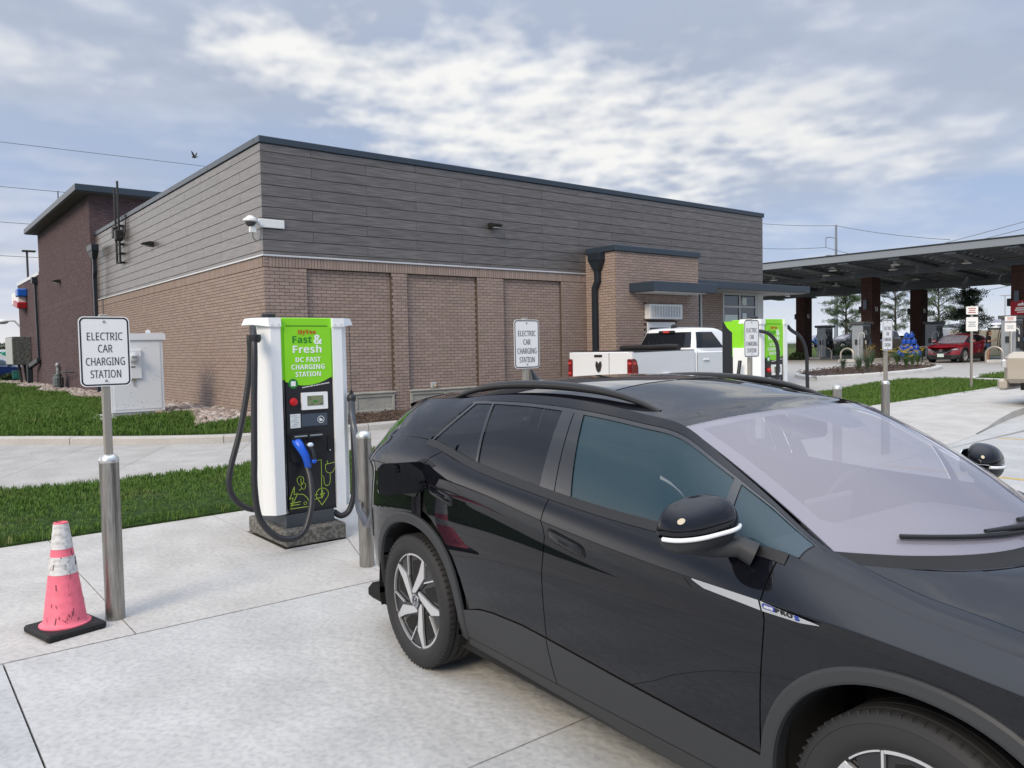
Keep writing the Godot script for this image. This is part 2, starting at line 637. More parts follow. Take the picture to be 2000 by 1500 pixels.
# lower body panel between the heights lo(t), hi(t) and the edges s0(h), s1(h); its rows follow the crease
func panel(mb: MB, sg: float, s0: Callable, s1: Callable, lo: Callable, hi: Callable, nu: int, o := 0.0, along := true) -> void:
	var fl := [0.0, 0.12, 0.25, 0.4, 0.55, 0.68, 0.78, 0.86, 0.92, 0.96, 0.985, 1.0]
	var fu := [0.03, 0.08, 0.16, 0.28, 0.42, 0.56, 0.7, 0.84, 1.0]
	var rows := []; var nrm := []
	for k in fl.size() + fu.size():
		var row := []; var nr := []
		for j in nu + 1:
			var u := float(j) / nu
			var h := 0.8
			var t := 0.0
			for it in 3:
				t = lerpf(s0.call(h), s1.call(h), u)
				var a: float = lo.call(t); var b: float = hi.call(t)
				var hc := clampf(tab(K.crease, t), a + 0.001, b - 0.001) if along else lerpf(a, b, 0.6)
				h = lerpf(a, hc, fl[k]) if k < fl.size() else lerpf(hc, b, fu[k - fl.size()])
			t = lerpf(s0.call(h), s1.call(h), u)
			row.append(flipx(P(t, h, o), sg)); nr.append(flipx(nP(t, h), sg))
		rows.append(row); nrm.append(nr)
	mb.sheet(rows, Vector3(sg, 0, 0), nrm)

# upper panel between v0(t), v1(t) and the edges t0(v), t1(v)
func upanel(mb: MB, sg: float, t0: Callable, t1: Callable, v0: Callable, v1: Callable, nu: int, nv: int, o := 0.0) -> void:
	var rows := []; var nrm := []
	for k in nv + 1:
		var row := []; var nr := []
		for j in nu + 1:
			var v := 0.5; var t := 0.0
			for it in 3:
				t = lerpf(t0.call(v), t1.call(v), float(j) / nu)
				v = lerpf(v0.call(t), v1.call(t), float(k) / nv)
			row.append(flipx(U(t, v, o), sg)); nr.append(flipx(nU(t, v), sg))
		rows.append(row); nrm.append(nr)
	mb.sheet(rows, Vector3(sg, 0.3, 0), nrm)

func k(x: float) -> Callable:
	return func(_y): return x

func t_of(t: Array, d := 0.0) -> Callable:
	return func(y): return lin(t, y) + d

func roof_pt(a: float, w: float, o := 0.0) -> Vector3:
	var s := lerpf(-0.64 + 0.15 * pow(absf(w), 4.0), 1.865 - 0.105 * w * w, a)
	var sc := minf(s, 1.76)
	var ld := tab(K.ld, sc) if s > 0.1 else lerpf(0.585, 0.632, (s + 0.64) / 0.74)
	var hd := tab(K.hd, sc) - 0.12 * (s - sc) if s > 0.1 else 1.48 - 0.065 * pow((0.1 - s) / 0.74, 1.2)
	var cr := lerpf(0.055, 0.078, clampf((s + 0.6) / 0.6, 0.0, 1.0)) - 0.02 * clampf((s - 1.2) / 0.6, 0.0, 1.0)
	return Vector3(w * ld, hd + cr * (1.0 - pow(absf(w), 2.4)) + o, -s)

func glass_pt(v: float, w: float, o := 0.0) -> Vector3:
	var top := roof_pt(1.0, w)
	var bot := Vector3(w * 0.70, 1.055 + 0.033 * w * w, -(2.72 - 0.31 * pow(absf(w), 2.2)))
	var p := bot.lerp(top, v)
	var d := 0.05 * 4.0 * v * (1.0 - v) * (1.0 - 0.75 * pow(absf(w), 3.0)) + o
	return p + Vector3(0, 0.88, -0.47) * d

func hood_pt(a: float, w: float) -> Vector3:
	var s0 := 2.80 - 0.31 * pow(absf(w), 2.2)
	var s1 := 3.60 - 0.16 * w * w
	var s := lerpf(s0, s1, a)
	return Vector3(w * tab(K.ld, s) * 0.995, tab(K.hd, s) + 0.052 * (1.0 - pow(absf(w), 2.6)) - 0.012 * exp(-a * 30.0) * (1.0 - w * w), -s)

func surf(mb: MB, f: Callable, a0: float, a1: float, w0: float, w1: float, na: int, nw: int, out: Vector3) -> void:
	var rows := []; var nrm := []
	var e := 0.004
	for i in na + 1:
		var row := []; var nr := []
		for j in nw + 1:
			var a := lerpf(a0, a1, float(i) / na); var w := lerpf(w0, w1, float(j) / nw)
			row.append(f.call(a, w))
			var pa: Vector3 = f.call(minf(a + e, 1.0), w) - f.call(maxf(a - e, 0.0), w)
			var pw: Vector3 = f.call(a, minf(w + e, 1.0)) - f.call(a, maxf(w - e, -1.0))
			var nn := pa.cross(pw).normalized()
			nr.append(nn if nn.dot(out) > 0.0 else -nn)
		rows.append(row); nrm.append(nr)
	mb.sheet(rows, out, nrm)

func arch_ring(mb: MB, sg: float, tc: float, ri: float, ro: float, a0: float, a1: float) -> void:
	var rows := []
	for q in [[ri + 0.004, -0.06], [ri, -0.004], [ri + 0.004, 0.010], [ri + 0.012, 0.013], [ro - 0.012, 0.012], [ro - 0.002, 0.008], [ro, -0.004]]:
		var row := []
		for j in 41:
			var th := lerpf(a0, a1, j / 40.0)
			# slightly squarer than a circle at the shoulders
			var sq := 1.0 + 0.035 * pow(absf(sin(2.0 * th)), 2.0)
			var r: float = q[0] * sq
			row.append(flipx(P(tc + r * cos(th), 0.366 + r * sin(th), q[1]), sg))
		rows.append(row)
	# every pair of rows on its own so that the edges stay crisp
	for i in rows.size() - 1:
		mb.sheet([rows[i], rows[i + 1]], Vector3(sg, 0.2, 0))

func strip(mb: MB, sg: float, pts: Array, o: float, hh: float) -> void:
	var a := []; var b := []
	for p in pts:
		a.append(flipx(P(p[0], p[1] - hh / 2, o), sg)); b.append(flipx(P(p[0], p[1] + hh / 2, o), sg))
	mb.sheet([a, b], Vector3(sg, 0, 0))

# ---------------------------------------------------------------- wheel: axis along x, outer face towards +x
func wheel_meshes() -> Array:
	var X := Basis(Vector3(0, 0, -1), Vector3(0, 1, 0), Vector3(1, 0, 0))   # lathe axis = x
	var ty := MB.new()
	var prof := [Vector2(0.262, -0.115), Vector2(0.30, -0.122), Vector2(0.34, -0.12), Vector2(0.359, -0.108)]
	for g in [-0.085, -0.04, 0.008, 0.055]:
		prof.append_array([Vector2(0.366, g), Vector2(0.357, g + 0.002), Vector2(0.357, g + 0.009), Vector2(0.367, g + 0.011)])
	prof.append_array([Vector2(0.365, 0.092), Vector2(0.358, 0.104), Vector2(0.345, 0.113), Vector2(0.338, 0.1165), Vector2(0.3365, 0.1145), Vector2(0.315, 0.1195), Vector2(0.295, 0.119), Vector2(0.282, 0.115), Vector2(0.272, 0.108), Vector2(0.264, 0.098)])
	ty.lathe(prof, 72, Vector3.ZERO, X)
	# shoulder blocks: short grooves across the edge of the tread
	var gr := MB.new()
	for i in 72:
		var a := TAU * i / 72
		var d := Vector3(0, sin(a), -cos(a))
		var tg := Vector3(0, cos(a), sin(a))
		gr.box(d * 0.3615 + Vector3(0.088, 0, 0), Vector3(0.034, 0.006, 0.013), 0.0, Basis(Vector3(1, -0.0, 0) * 0.9 + Vector3.ZERO, tg, d))
	var rim := MB.new()
	rim.lathe([Vector2(0.262, -0.10), Vector2(0.245, -0.09), Vector2(0.243, 0.05), Vector2(0.252, 0.09), Vector2(0.262, 0.098), Vector2(0.267, 0.1015), Vector2(0.268, 0.095)], 72, Vector3.ZERO, X)
	var back := MB.new()
	back.lathe([Vector2(0.0001, 0.012), Vector2(0.246, 0.012)], 48, Vector3.ZERO, X)
	var F := Basis(Vector3(0, 0, -1), Vector3(0, 1, 0), Vector3(1, 0, 0))
	var dark := MB.new(); var sil := MB.new(); var hole_shade := MB.new()
	for i in 5:
		var a := TAU * i / 5
		var rot := Basis(Vector3(1, 0, 0), -a) * F
		var q := func(pp): 
			var o := PackedVector2Array()
			for p in pp:
				o.append(Vector2(-p[0], p[1]) * 0.262)
			return o
		# dark spoke body, then the machined blade, its rim arc and thin line
		dark.prism(q.call([[-0.42, 0.90], [-0.36, 0.50], [-0.10, 0.10], [0.14, 0.08], [0.29, 0.44], [0.35, 0.93], [0.16, 0.975], [0.0, 0.99], [-0.2, 0.965]]), 0.024, Vector3(0.054, 0, 0), rot)
		hole_shade.prism(q.call([[-0.14, 0.84], [-0.06, 0.58], [0.10, 0.36], [0.20, 0.36], [0.22, 0.80], [0.05, 0.86]]), 0.006, Vector3(0.0745, 0, 0), rot)  # raised black patch, painted shade in place of a cut opening
		dark.prism(q.call([[0.30, 0.44], [0.36, 0.93], [0.55, 0.82], [0.66, 0.72], [0.52, 0.42], [0.36, 0.22], [0.2, 0.2]]), 0.03, Vector3(0.056, 0, 0), rot)
		sil.prism(q.call([[-0.375, 0.925], [-0.345, 0.54], [0.02, 0.16], [0.12, 0.13], [0.17, 0.17], [-0.15, 0.64], [-0.285, 0.91]]), 0.012, Vector3(0.084, 0, 0), rot)
		var arc := []; var inner := []
		for j in 9:
			var th := deg_to_rad(lerpf(71.5, 112.0, j / 8.0))
			arc.append([cos(th) * 1.0, sin(th) * 1.0]); inner.push_front([cos(th) * 0.955, sin(th) * 0.955])
		sil.prism(q.call(arc + inner), 0.012, Vector3(0.0845, 0, 0), rot)
		arc = []; inner = []
		for j in 7:
			var th := deg_to_rad(lerpf(44.0, 69.0, j / 6.0))
			arc.append([cos(th) * 1.0, sin(th) * 1.0]); inner.push_front([cos(th) * 0.975, sin(th) * 0.975])
		sil.prism(q.call(arc + inner), 0.012, Vector3(0.085, 0, 0), rot)
		sil.prism(q.call([[0.315, 0.945], [0.345, 0.935], [0.335, 0.47], [0.305, 0.47]]), 0.012, Vector3(0.0835, 0, 0), rot)
	var cap := MB.new()
	cap.lathe([Vector2(0.046, 0.06), Vector2(0.046, 0.094), Vector2(0.042, 0.1), Vector2(0.0001, 0.101)], 28, Vector3.ZERO, X)
	var emb := MB.new()
	emb.lathe([Vector2(0.037, 0.1005), Vector2(0.037, 0.1045), Vector2(0.0325, 0.1045), Vector2(0.0325, 0.1005)], 32, Vector3.ZERO, X)
	var EB := Basis(Vector3(0, 0, -1), Vector3(0, 1, 0), Vector3(1, 0, 0))
	strokes(emb, [[-0.015, 0.03], [0.0, 0.004], [0.015, 0.03]], 0.0045, 0.004, Vector3(0.1025, 0, 0), EB)
	strokes(emb, [[-0.03, 0.016], [-0.014, -0.03], [0.0, -0.003], [0.014, -0.03], [0.03, 0.016]], 0.0045, 0.004, Vector3(0.1025, 0, 0), EB)
	return [ty.mesh(), gr.mesh(), rim.mesh(), back.mesh(), dark.mesh(), sil.mesh(), cap.mesh(), emb.mesh(), hole_shade.mesh()]

func add_wheel(car: Node3D, wm: Array, at: Vector3, sg: float, scale := 1.0, fancy := true) -> void:
	# part wheel (the tyre) > sub-parts
	var ty := part("wheel", wm[0], mat("tyre_rubber", Color(0.017, 0.017, 0.018), 0.72), car)
	ty.position = at
	ty.scale = Vector3.ONE * scale
	ty.rotation.y = 0.0 if sg > 0.0 else PI
	part("tread_block", wm[1], mat("tyre_rubber", Color(0.017, 0.017, 0.018), 0.72), ty).set_meta("kind", "stuff")
	part("rim", wm[2], mat("rim_dark", Color(0.03, 0.03, 0.033), 0.3, 0.4) if fancy else mat("alloy", Color(0.55, 0.55, 0.56), 0.3, 0.85), ty)
	part("dark_backing_disc", wm[3], mat("wheel_shade_black", Color(0.006, 0.006, 0.006), 0.9), ty)  # plain black disc that paints the shade behind the spokes
	part("spoke", wm[4], mat("rim_gloss", Color(0.022, 0.022, 0.024), 0.25) if fancy else mat("alloy", Color(0.55, 0.55, 0.56), 0.3, 0.85), ty).set_meta("kind", "stuff")
	part("opening_shade", wm[8], mat("wheel_shade_black", Color(0.006, 0.006, 0.006), 0.9), ty).set_meta("kind", "stuff")
	part("spoke_face", wm[5], mat("machined", Color(0.72, 0.72, 0.73), 0.32, 0.75), ty).set_meta("kind", "stuff")
	part("hub_cap", wm[6], mat("rim_gloss", Color(0.022, 0.022, 0.024), 0.25), ty)
	if fancy:
		part("emblem", wm[7], mat("chrome", Color(0.8, 0.8, 0.82), 0.12, 1.0), ty)

# one sport utility body; hero = the black car by the charger with every part, else a lighter version for far cars
func make_suv(o: Node3D, paint: Material, hero: bool, nose := "plain") -> void:
	var blk := glossy("trim_gloss", Color(0.008, 0.008, 0.009), 0.12)
	var clad := mat("cladding", Color(0.026, 0.028, 0.031), 0.55)
	var dark := mat("liner_black", Color(0.004, 0.004, 0.004), 0.95)
	var tint := pane("rear_tint", Color(0.005, 0.007, 0.012), 0.86)
	var side := pane("side_glass", Color(0.022, 0.055, 0.075), 0.72)
	var shield := pane("windscreen", Color(0.62, 0.60, 0.72), 0.30)  # pale lavender in the glass colour stands in for reflected sky
	var frit := mat("frit_black", Color(0.03, 0.03, 0.042), 0.25)
	var rubber := mat("rubber_seal", Color(0.012, 0.012, 0.013), 0.5)
	var bseam := [[0.3, 1.212], [0.5, 1.179], [0.785, 1.162], [1.018, 1.172], [1.146, 1.186]]
	var rseam := [[0.44, 0.56], [0.50, 0.535], [0.651, 0.47], [0.74, 0.40], [0.812, 0.307], [0.87, 0.20], [0.929, 0.145], [1.0, 0.13], [1.118, 0.13], [1.18, 0.19], [1.27, 0.37]]
	var fseam := [[0.3, 2.275], [0.43, 2.28], [0.76, 2.294], [0.954, 2.298], [1.129, 2.31]]
	var cladl := [[0.4, 0.43], [0.54, 0.46], [0.64, 0.488], [0.76, 0.503], [1.0, 0.511], [1.2, 0.501], [1.65, 0.473], [2.3, 0.44]]
	var g := 0.0028
	var belt := func(t): return tab(K.belt, t)
	var under_belt := func(t): return tab(K.belt, t) - 0.030
	var qlo := func(t):
		if t > 0.13:
			return lin([[0.13, 1.118], [0.19, 1.18], [0.37, 1.268]], t) + 0.004
		return maxf(0.43, 0.366 + sqrt(maxf(0.0, 0.249 - t * t)))
	var flo := func(t): return maxf(0.44, 0.366 + sqrt(maxf(0.0, 0.2401 - pow(t - 2.766, 2.0))))
	var tl := -0.97                      # where the tailgate meets the quarter panel
	var vt := func(t): return lin([[0.2, 0.885], [1.2, 0.885], [1.8, 0.90], [2.2, 0.90], [2.41, 0.80]], t)
	var vt2 := func(t): return (vt as Callable).call(t) - 0.035
	for sg in [1.0, -1.0]:
		var b: MB
		# body side panels
		b = MB.new(); panel(b, sg, t_of(rseam, g), t_of(bseam, -g), func(t): return lin(cladl, t), under_belt, 40 if hero else 14); var rd := part("rear_door", b, paint, o)
		b = MB.new(); panel(b, sg, t_of(bseam, g), t_of(fseam, -g), func(t): return lin(cladl, t), under_belt, 40 if hero else 14); var fd := part("front_door", b, paint, o)
		b = MB.new(); panel(b, sg, k(tl), k(0.366), qlo, func(t): return tab(K.belt, t) - lin([[-0.3, 0.0], [0.12, 0.004], [0.2, 0.03]], t), 70 if hero else 30); var qp := part("quarter_panel", b, paint, o)
		b = MB.new(); panel(b, sg, t_of(fseam, g), k(3.32), flo, belt, 60 if hero else 26)
		upanel(b, sg, k(2.37), k(3.32), k(0.0), k(1.0), 30, 6); var fe := part("fender", b, paint, o)
		# arches and sills
		for tc in [0.0, 2.766]:
			b = MB.new(); arch_ring(b, sg, tc, 0.435, 0.497 if tc == 0.0 else 0.488, deg_to_rad(-10), deg_to_rad(190)); part("wheel_arch", b, clad, o)
			b = MB.new()
			var rows := []
			for l in [0.52, 0.90]:
				var row := []
				for j in 25:
					var th := lerpf(-0.3, PI + 0.3, j / 24.0)
					row.append(Vector3(l * sg, 0.366 + 0.45 * sin(th), -(tc + 0.45 * cos(th))))
				rows.append(row)
			b.sheet(rows, Vector3(0, -1, 0)); part("wheel_well", b, dark, o)
		b = MB.new(); panel(b, sg, k(0.485), t_of(bseam, -g), k(0.30), func(t): return lin(cladl, t) - 0.006, 16, 0.005, false); part("door_cladding", b, clad, o)
		b = MB.new(); panel(b, sg, t_of(bseam, g), k(2.30), k(0.30), func(t): return lin(cladl, t) - 0.006, 16, 0.005, false); part("door_cladding", b, clad, o)
		b = MB.new(); panel(b, sg, k(0.47), k(2.30), k(0.21), k(0.293), 12, 0.0, false); part("sill", b, clad, o)
		# dark shell behind the gaps
		b = MB.new(); panel(b, sg, k(0.50), k(2.27), k(0.22), belt, 16, -0.014)
		panel(b, sg, k(-0.95), k(0.50), func(t): return 0.366 + sqrt(maxf(0.0, 0.285 - t * t)), belt, 16, -0.014)
		panel(b, sg, k(2.27), k(3.3), func(t): return 0.366 + sqrt(maxf(0.0, 0.27 - pow(t - 2.766, 2.0))), belt, 16, -0.014)
		part("inner_shell", b, dark, o)
		# upper side: rear pillar, roof rail strip, frames and panes
		b = MB.new(); upanel(b, sg, func(v): return tl + 0.12 * v, func(v): return lerpf(0.10, 0.30, v), k(0.0), k(1.0), 16, 10); part("rear_pillar", b, paint, o)
		b = MB.new(); upanel(b, sg, func(v): return lerpf(0.10, 0.30, v) + 0.003, k(2.41), func(t): return (vt as Callable).call(t) + 0.012, k(1.0), 50, 4); part("roof_side", b, paint, o)
		b = MB.new(); upanel(b, sg, func(v): return lerpf(0.10, 0.30, v) + 0.002, k(2.40), vt2, func(t): return (vt as Callable).call(t) + 0.006, 50, 2, -0.002); part("window_trim", b, blk, o)
		b = MB.new()
		var lowr := []; var upr := []
		for j in 61:
			var t := lerpf(0.10, 2.335, j / 60.0)
			lowr.append(flipx(P(t, tab(K.belt, t) - 0.027, 0.004), sg)); upr.append(flipx(U(t, 0.012, 0.006), sg))
		b.sheet([lowr, upr], Vector3(sg, 0.3, 0)); part("belt_trim", b, rubber, o)
		var m0 := func(v): return lerpf(0.115, 0.315, v)
		b = MB.new(); upanel(b, sg, m0, func(v): return lerpf(0.135, 0.345, v), k(0.01), vt2, 2, 6, -0.002); part("window_trim", b, blk, o)
		# quarter light | bar | rear door pane | pillar | front door pane | bar | small front pane
		var q1 := func(v): return lerpf(0.565, 0.455, v)
		var q2 := func(v): return lerpf(0.585, 0.475, v)
		var p1 := func(v): return lerpf(1.085, 1.04, v)
		var p2 := func(v): return lerpf(1.295, 1.175, v)
		var d1 := func(v): return lerpf(2.055, 2.02, v)
		var d2 := func(v): return lerpf(2.095, 2.05, v)
		b = MB.new(); upanel(b, sg, func(v): return lerpf(0.135, 0.345, v), q1, k(0.012), vt2, 8, 6, -0.007); part("quarter_light", b, tint, o)
		b = MB.new(); upanel(b, sg, q1, q2, k(0.0), vt2, 2, 6, -0.002); part("window_bar", b, blk, o)
		b = MB.new(); upanel(b, sg, q2, p1, k(0.012), vt2, 14, 8, -0.007); part("rear_door_glass", b, tint, o)
		b = MB.new(); upanel(b, sg, p1, func(v): return lerpf(1.188, 1.118, v) - g, k(0.0), vt2, 3, 6, -0.002); part("pillar_cover", b, blk, o)
		b = MB.new(); upanel(b, sg, func(v): return lerpf(1.188, 1.118, v) + g, p2, k(0.0), vt2, 3, 6, -0.002); part("pillar_cover", b, blk, o)
		b = MB.new(); upanel(b, sg, p2, d1, k(0.012), vt2, 16, 8, -0.007); part("front_door_glass", b, side, o)
		b = MB.new(); upanel(b, sg, d1, d2, k(0.0), vt2, 2, 6, -0.002); part("window_bar", b, blk, o)
		b = MB.new(); upanel(b, sg, d2, k(2.36), k(0.012), vt2, 6, 6, -0.007); part("corner_glass", b, side, o)
		# roof rail
		if hero:
			var rail := []
			for j in 41:
				var q := j / 40.0
				var s := lerpf(-0.02, 1.56, q)
				var lift := 0.040 * (1.0 - pow(absf(2.0 * q - 1.0), 6.0)) * (0.85 + 0.15 * sin(PI * q))
				var w := lerpf(0.93, 0.90, q)
				rail.append(Vector3(sg * (tab(K.ld, maxf(s, 0.1)) * w), roof_pt((s + 0.60) / 2.37, w).y + lift - 0.006, -s))
			b = MB.new()
			var rr := []
			for j in 41:
				rr.append(lerpf(0.012, 0.022, sin(PI * j / 40.0)))
			b.tube(rail, rr, 12); part("roof_rail", b, mat("rail_black", Color(0.015, 0.015, 0.016), 0.35), o)
		# handle: flat dark patch painted as the recess shade, with a flush grip
		for hd in [[0.316, 1.004, rd], [1.317, 0.94, fd]]:
			var tt: float = hd[0]; var hh: float = hd[1]
			for pass_i in 2:
				var w := 0.118 if pass_i == 0 else 0.108
				var ht := 0.030 if pass_i == 0 else 0.021
				var rows := []
				for e in [0.0, 0.35, 0.7, 0.9, 1.0]:
					var row := []
					for j in 33:
						var a := TAU * j / 32
						var cx: float = signf(cos(a)) * pow(absf(cos(a)), 0.35) * w * e
						var cy: float = signf(sin(a)) * pow(absf(sin(a)), 0.55) * ht * e
						row.append(flipx(P(tt + cx, hh + cy - 0.18 * cx, (0.003 if pass_i == 0 else lerpf(0.016, 0.006, pow(e, 4.0)))), sg))
					rows.append(row)
				b = MB.new(); b.sheet(rows, Vector3(sg, 0, 0))
				part("handle_recess_shade" if pass_i == 0 else "handle", b, mat("recess_black", Color(0.004, 0.004, 0.005), 0.6) if pass_i == 0 else paint, hd[2])
		# mirror: painted cap, black lower shell, lamp strip, stalk, glass
		var mt := Vector3(1.015 * sg, 1.175, -2.105)
		var cap := MB.new(); var low := MB.new(); var lamp := MB.new()
		for piece in 2:
			var rows := []
			for i in 11:
				var row := []
				var b2 := (lerpf(-0.06, PI / 2, i / 10.0)) if piece == 0 else lerpf(-PI / 2, -0.10, i / 10.0)
				for j in 33:
					var a := TAU * j / 32
					var rx := 0.135 if piece == 0 else 0.128
					var x := rx * signf(cos(a)) * pow(absf(cos(a)), 0.85) * pow(maxf(cos(b2), 0.0), 0.62)
					var zz: float = signf(sin(a)) * pow(absf(sin(a)), 0.8) * pow(maxf(cos(b2), 0.0), 0.7)
					var z: float = zz * (0.105 if zz < 0.0 else 0.05)
					var yy := (0.088 * sin(b2)) if piece == 0 else 0.075 * sin(b2)
					# the outer end is lower and swept back
					yy += -0.10 * x - 0.03 * absf(x)
					row.append(mt + Vector3(sg * x, yy - (0.012 if piece == 1 else 0.0), z + 0.20 * x))
				rows.append(row)
			(cap if piece == 0 else low).sheet(rows, Vector3(0, 1 if piece == 0 else -1, 0))
		var mr := part("mirror", cap, paint, o)
		part("mirror_shell", low, clad, mr)
		var ls := []
		for j in 15:
			var a := lerpf(-PI * 0.03, -PI * 0.80, j / 14.0)
			var x := 0.137 * signf(cos(a)) * pow(absf(cos(a)), 0.85)
			ls.append(mt + Vector3(sg * x, -0.017 - 0.10 * x - 0.03 * absf(x), -0.108 * pow(absf(sin(a)), 0.8) + 0.20 * x))
		lamp.tube(ls, 0.0075, 8); part("indicator_lamp", lamp, mat("lamp_white", Color(0.78, 0.80, 0.82), 0.2), mr)
		b = MB.new()
		b.tube([mt + Vector3(0.02 * sg, -0.075, 0.0), mt + Vector3(-0.05 * sg, -0.085, -0.03), mt + Vector3(-0.115 * sg, -0.08, -0.085), Vector3(0.872 * sg, 1.072, -2.235)], [0.025, 0.032, 0.036, 0.042], 12); part("mirror_stalk", b, clad, mr)
		b = MB.new(); b.prism(round_rect(0.20, 0.11, 0.035), -0.004, mt + Vector3(-0.005 * sg, 0.005, 0.045), Basis.IDENTITY); part("mirror_glass", b, mat("mirror_silver", Color(0.8, 0.82, 0.84), 0.04, 1.0), mr)
		# wheels
	# roof: painted edges and front, dark glass in the middle
	var up := Vector3.UP
	var b := MB.new()
	var rf := func(a, w): return roof_pt(a, w)
	surf(b, rf, 0.0, 1.0, -1.0, -0.80, 40, 8, up); surf(b, rf, 0.0, 1.0, 0.80, 1.0, 40, 8, up)
	surf(b, rf, 0.0, 0.10, -0.80, 0.80, 6, 24, up); surf(b, rf, 0.74, 1.0, -0.80, 0.80, 14, 24, up)
	var roof := part("roof", b, paint, o)
	b = MB.new(); surf(b, func(a, w): return roof_pt(a, w, 0.002), 0.102, 0.738, -0.796, 0.796, 30, 24, up); part("roof_glass", b, glossy("roof_glass_black", Color(0.006, 0.006, 0.007), 0.08), roof)
	if hero:
		# shark fin aerial
		b = MB.new()
		var fr := []
		for i in 9:
			var q := i / 8.0
			var row := []
			for j in 17:
				var a := TAU * j / 16
				var len := lerpf(0.085, 0.012, pow(q, 0.8))
				row.append(Vector3(0.028 * (1.0 - q * 0.8) * cos(a), roof_pt(0.22, 0).y - 0.004 + 0.085 * q, 0.03 + len * sin(a) * 0.9 + 0.055 * q))
			fr.append(row)
		b.sheet(fr, Vector3(0, 0.2, 0), [])
		part("aerial_fin", b, paint, roof)
	# windscreen with black border, sensor cover, wipers
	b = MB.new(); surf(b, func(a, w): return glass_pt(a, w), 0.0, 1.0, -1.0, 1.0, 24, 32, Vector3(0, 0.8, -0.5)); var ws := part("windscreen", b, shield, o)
	b = MB.new()
	var fp := func(a, w): return glass_pt(a, w, -0.004)
	surf(b, fp, 0.0, 1.0, -1.0, -0.925, 16, 3, up); surf(b, fp, 0.0, 1.0, 0.925, 1.0, 16, 3, up)
	surf(b, fp, 0.955, 1.0, -0.93, 0.93, 2, 24, up)
	var rows := []
	for i in 2:
		var row := []
		for j in 41:
			var w := lerpf(-0.93, 0.93, j / 40.0)
			row.append(glass_pt(0.0 if i == 0 else 0.085 + 0.20 * pow(absf(w), 6.0), w, -0.004))
		rows.append(row)
	b.sheet(rows, up)
	var tri_rows := []
	for i in 7:
		var row := []
		for j in 9:
			var q := i / 6.0
			row.append(glass_pt(0.965 - 0.20 * q, lerpf(-1.0, 1.0, j / 8.0) * (0.30 - 0.20 * q), -0.005))
		tri_rows.append(row)
	b.sheet(tri_rows, up)
	part("windscreen_border", b, frit, ws)
	b = MB.new(); surf(b, func(a, w): return hood_pt(a, w), 0.012, 1.0, -1.0, 1.0, 34, 32, up); var hood := part("hood", b, paint, o)
	b = MB.new()
	rows = []
	for i in 3:
		var row := []
		for j in 33:
			var w := lerpf(-1.0, 1.0, j / 32.0)
			row.append(glass_pt(0.01, w, -0.002).lerp(hood_pt(0.05, w) - Vector3(0, 0.02, 0), i / 2.0))
		rows.append(row)
	b.sheet(rows, up); part("cowl", b, mat("cowl_black", Color(0.008, 0.008, 0.008), 0.7), o)
	if hero:
		for wp in [[-0.78, -0.06, 0.05], [-0.10, 0.72, 0.035]]:
			b = MB.new()
			var pts := []
			for j in 13:
				var w := lerpf(wp[0], wp[1], j / 12.0)
				pts.append(glass_pt(0.045 + wp[2] * (j / 12.0), w, 0.014))
			b.tube(pts, 0.0085, 6)
			var piv: Vector3 = glass_pt(0.0, wp[0] - 0.04, 0.02)
			b.tube([piv, pts[1] + Vector3(0, 0.016, 0), pts[6] + Vector3(0, 0.016, 0)], [0.016, 0.012, 0.007], 8)
			part("wiper", b, rubber, o)
	# tail: gate, glass, spoiler, bumper, lamps
	b = MB.new()
	for sg in [1.0, -1.0]:
		panel(b, sg, k(K.tr), k(tl - 0.004), k(0.70), func(t): return tab(K.belt, t), 16)
	var gate := part("tailgate", b, paint, o)
	b = MB.new()
	for sg in [1.0, -1.0]:
		upanel(b, sg, k(K.tr), func(v): return tl + 0.12 * v - 0.004, k(0.0), k(0.06), 12, 2)
		upanel(b, sg, func(v): return tl - 0.10 + 0.12 * v, func(v): return tl + 0.12 * v - 0.004, k(0.06), k(1.0), 4, 8)
	part("tailgate_frame", b, paint, gate)
	b = MB.new()
	for sg in [1.0, -1.0]:
		upanel(b, sg, k(K.tr), func(v): return tl - 0.103 + 0.12 * v, k(0.065), k(0.93), 12, 8, -0.006)
	part("rear_glass", b, tint, gate)
	b = MB.new()
	rows = []
	for i in 5:
		var row := []
		for j in 25:
			var w := lerpf(-0.98, 0.98, j / 24.0)
			var e := roof_pt(0.0, w)
			var q := [Vector3(0, -0.002, 0.0), Vector3(0, 0.004, 0.0), Vector3(0, -0.012, 0.085), Vector3(0, -0.030, 0.082), Vector3(0, -0.05, -0.01)]
			row.append(e + q[i])
		rows.append(row)
	for i in 4:
		b.sheet([rows[i], rows[i + 1]], Vector3(0, 1 if i < 2 else -1, 0.3))
	part("spoiler", b, paint, gate)
	b = MB.new()
	for sg in [1.0, -1.0]:
		panel(b, sg, k(K.tr), k(tl), k(0.43), k(0.695), 16, 0.008, false)
	var bump := part("rear_bumper", b, paint, o)
	b = MB.new()
	for sg in [1.0, -1.0]:
		panel(b, sg, k(K.tr), k(-1.2), k(0.31), k(0.43), 20, -0.03, false)
	part("bumper_skirt", b, clad, bump)
	for sg in [1.0, -1.0]:
		b = MB.new(); panel(b, sg, k(-1.42), k(-0.80), func(t): return 0.985 + 0.03 * (t + 1.2), func(t): return tab(K.crease, t) + 0.03, 16, 0.012, false)
		var tlp := part("tail_lamp", b, glossy("lamp_red", Color(0.16, 0.006, 0.010), 0.1), o)
		b = MB.new(); panel(b, sg, k(-0.86), k(-0.79), k(1.03), k(1.10), 4, 0.016, false); part("clear_lens", b, mat("lamp_clear", Color(0.7, 0.7, 0.7), 0.1), tlp)
	# nose
	b = MB.new()
	for sg in [1.0, -1.0]:
		panel(b, sg, k(3.325), k(K.tf), k(0.44), func(t): return tab(K.belt, t), 24)
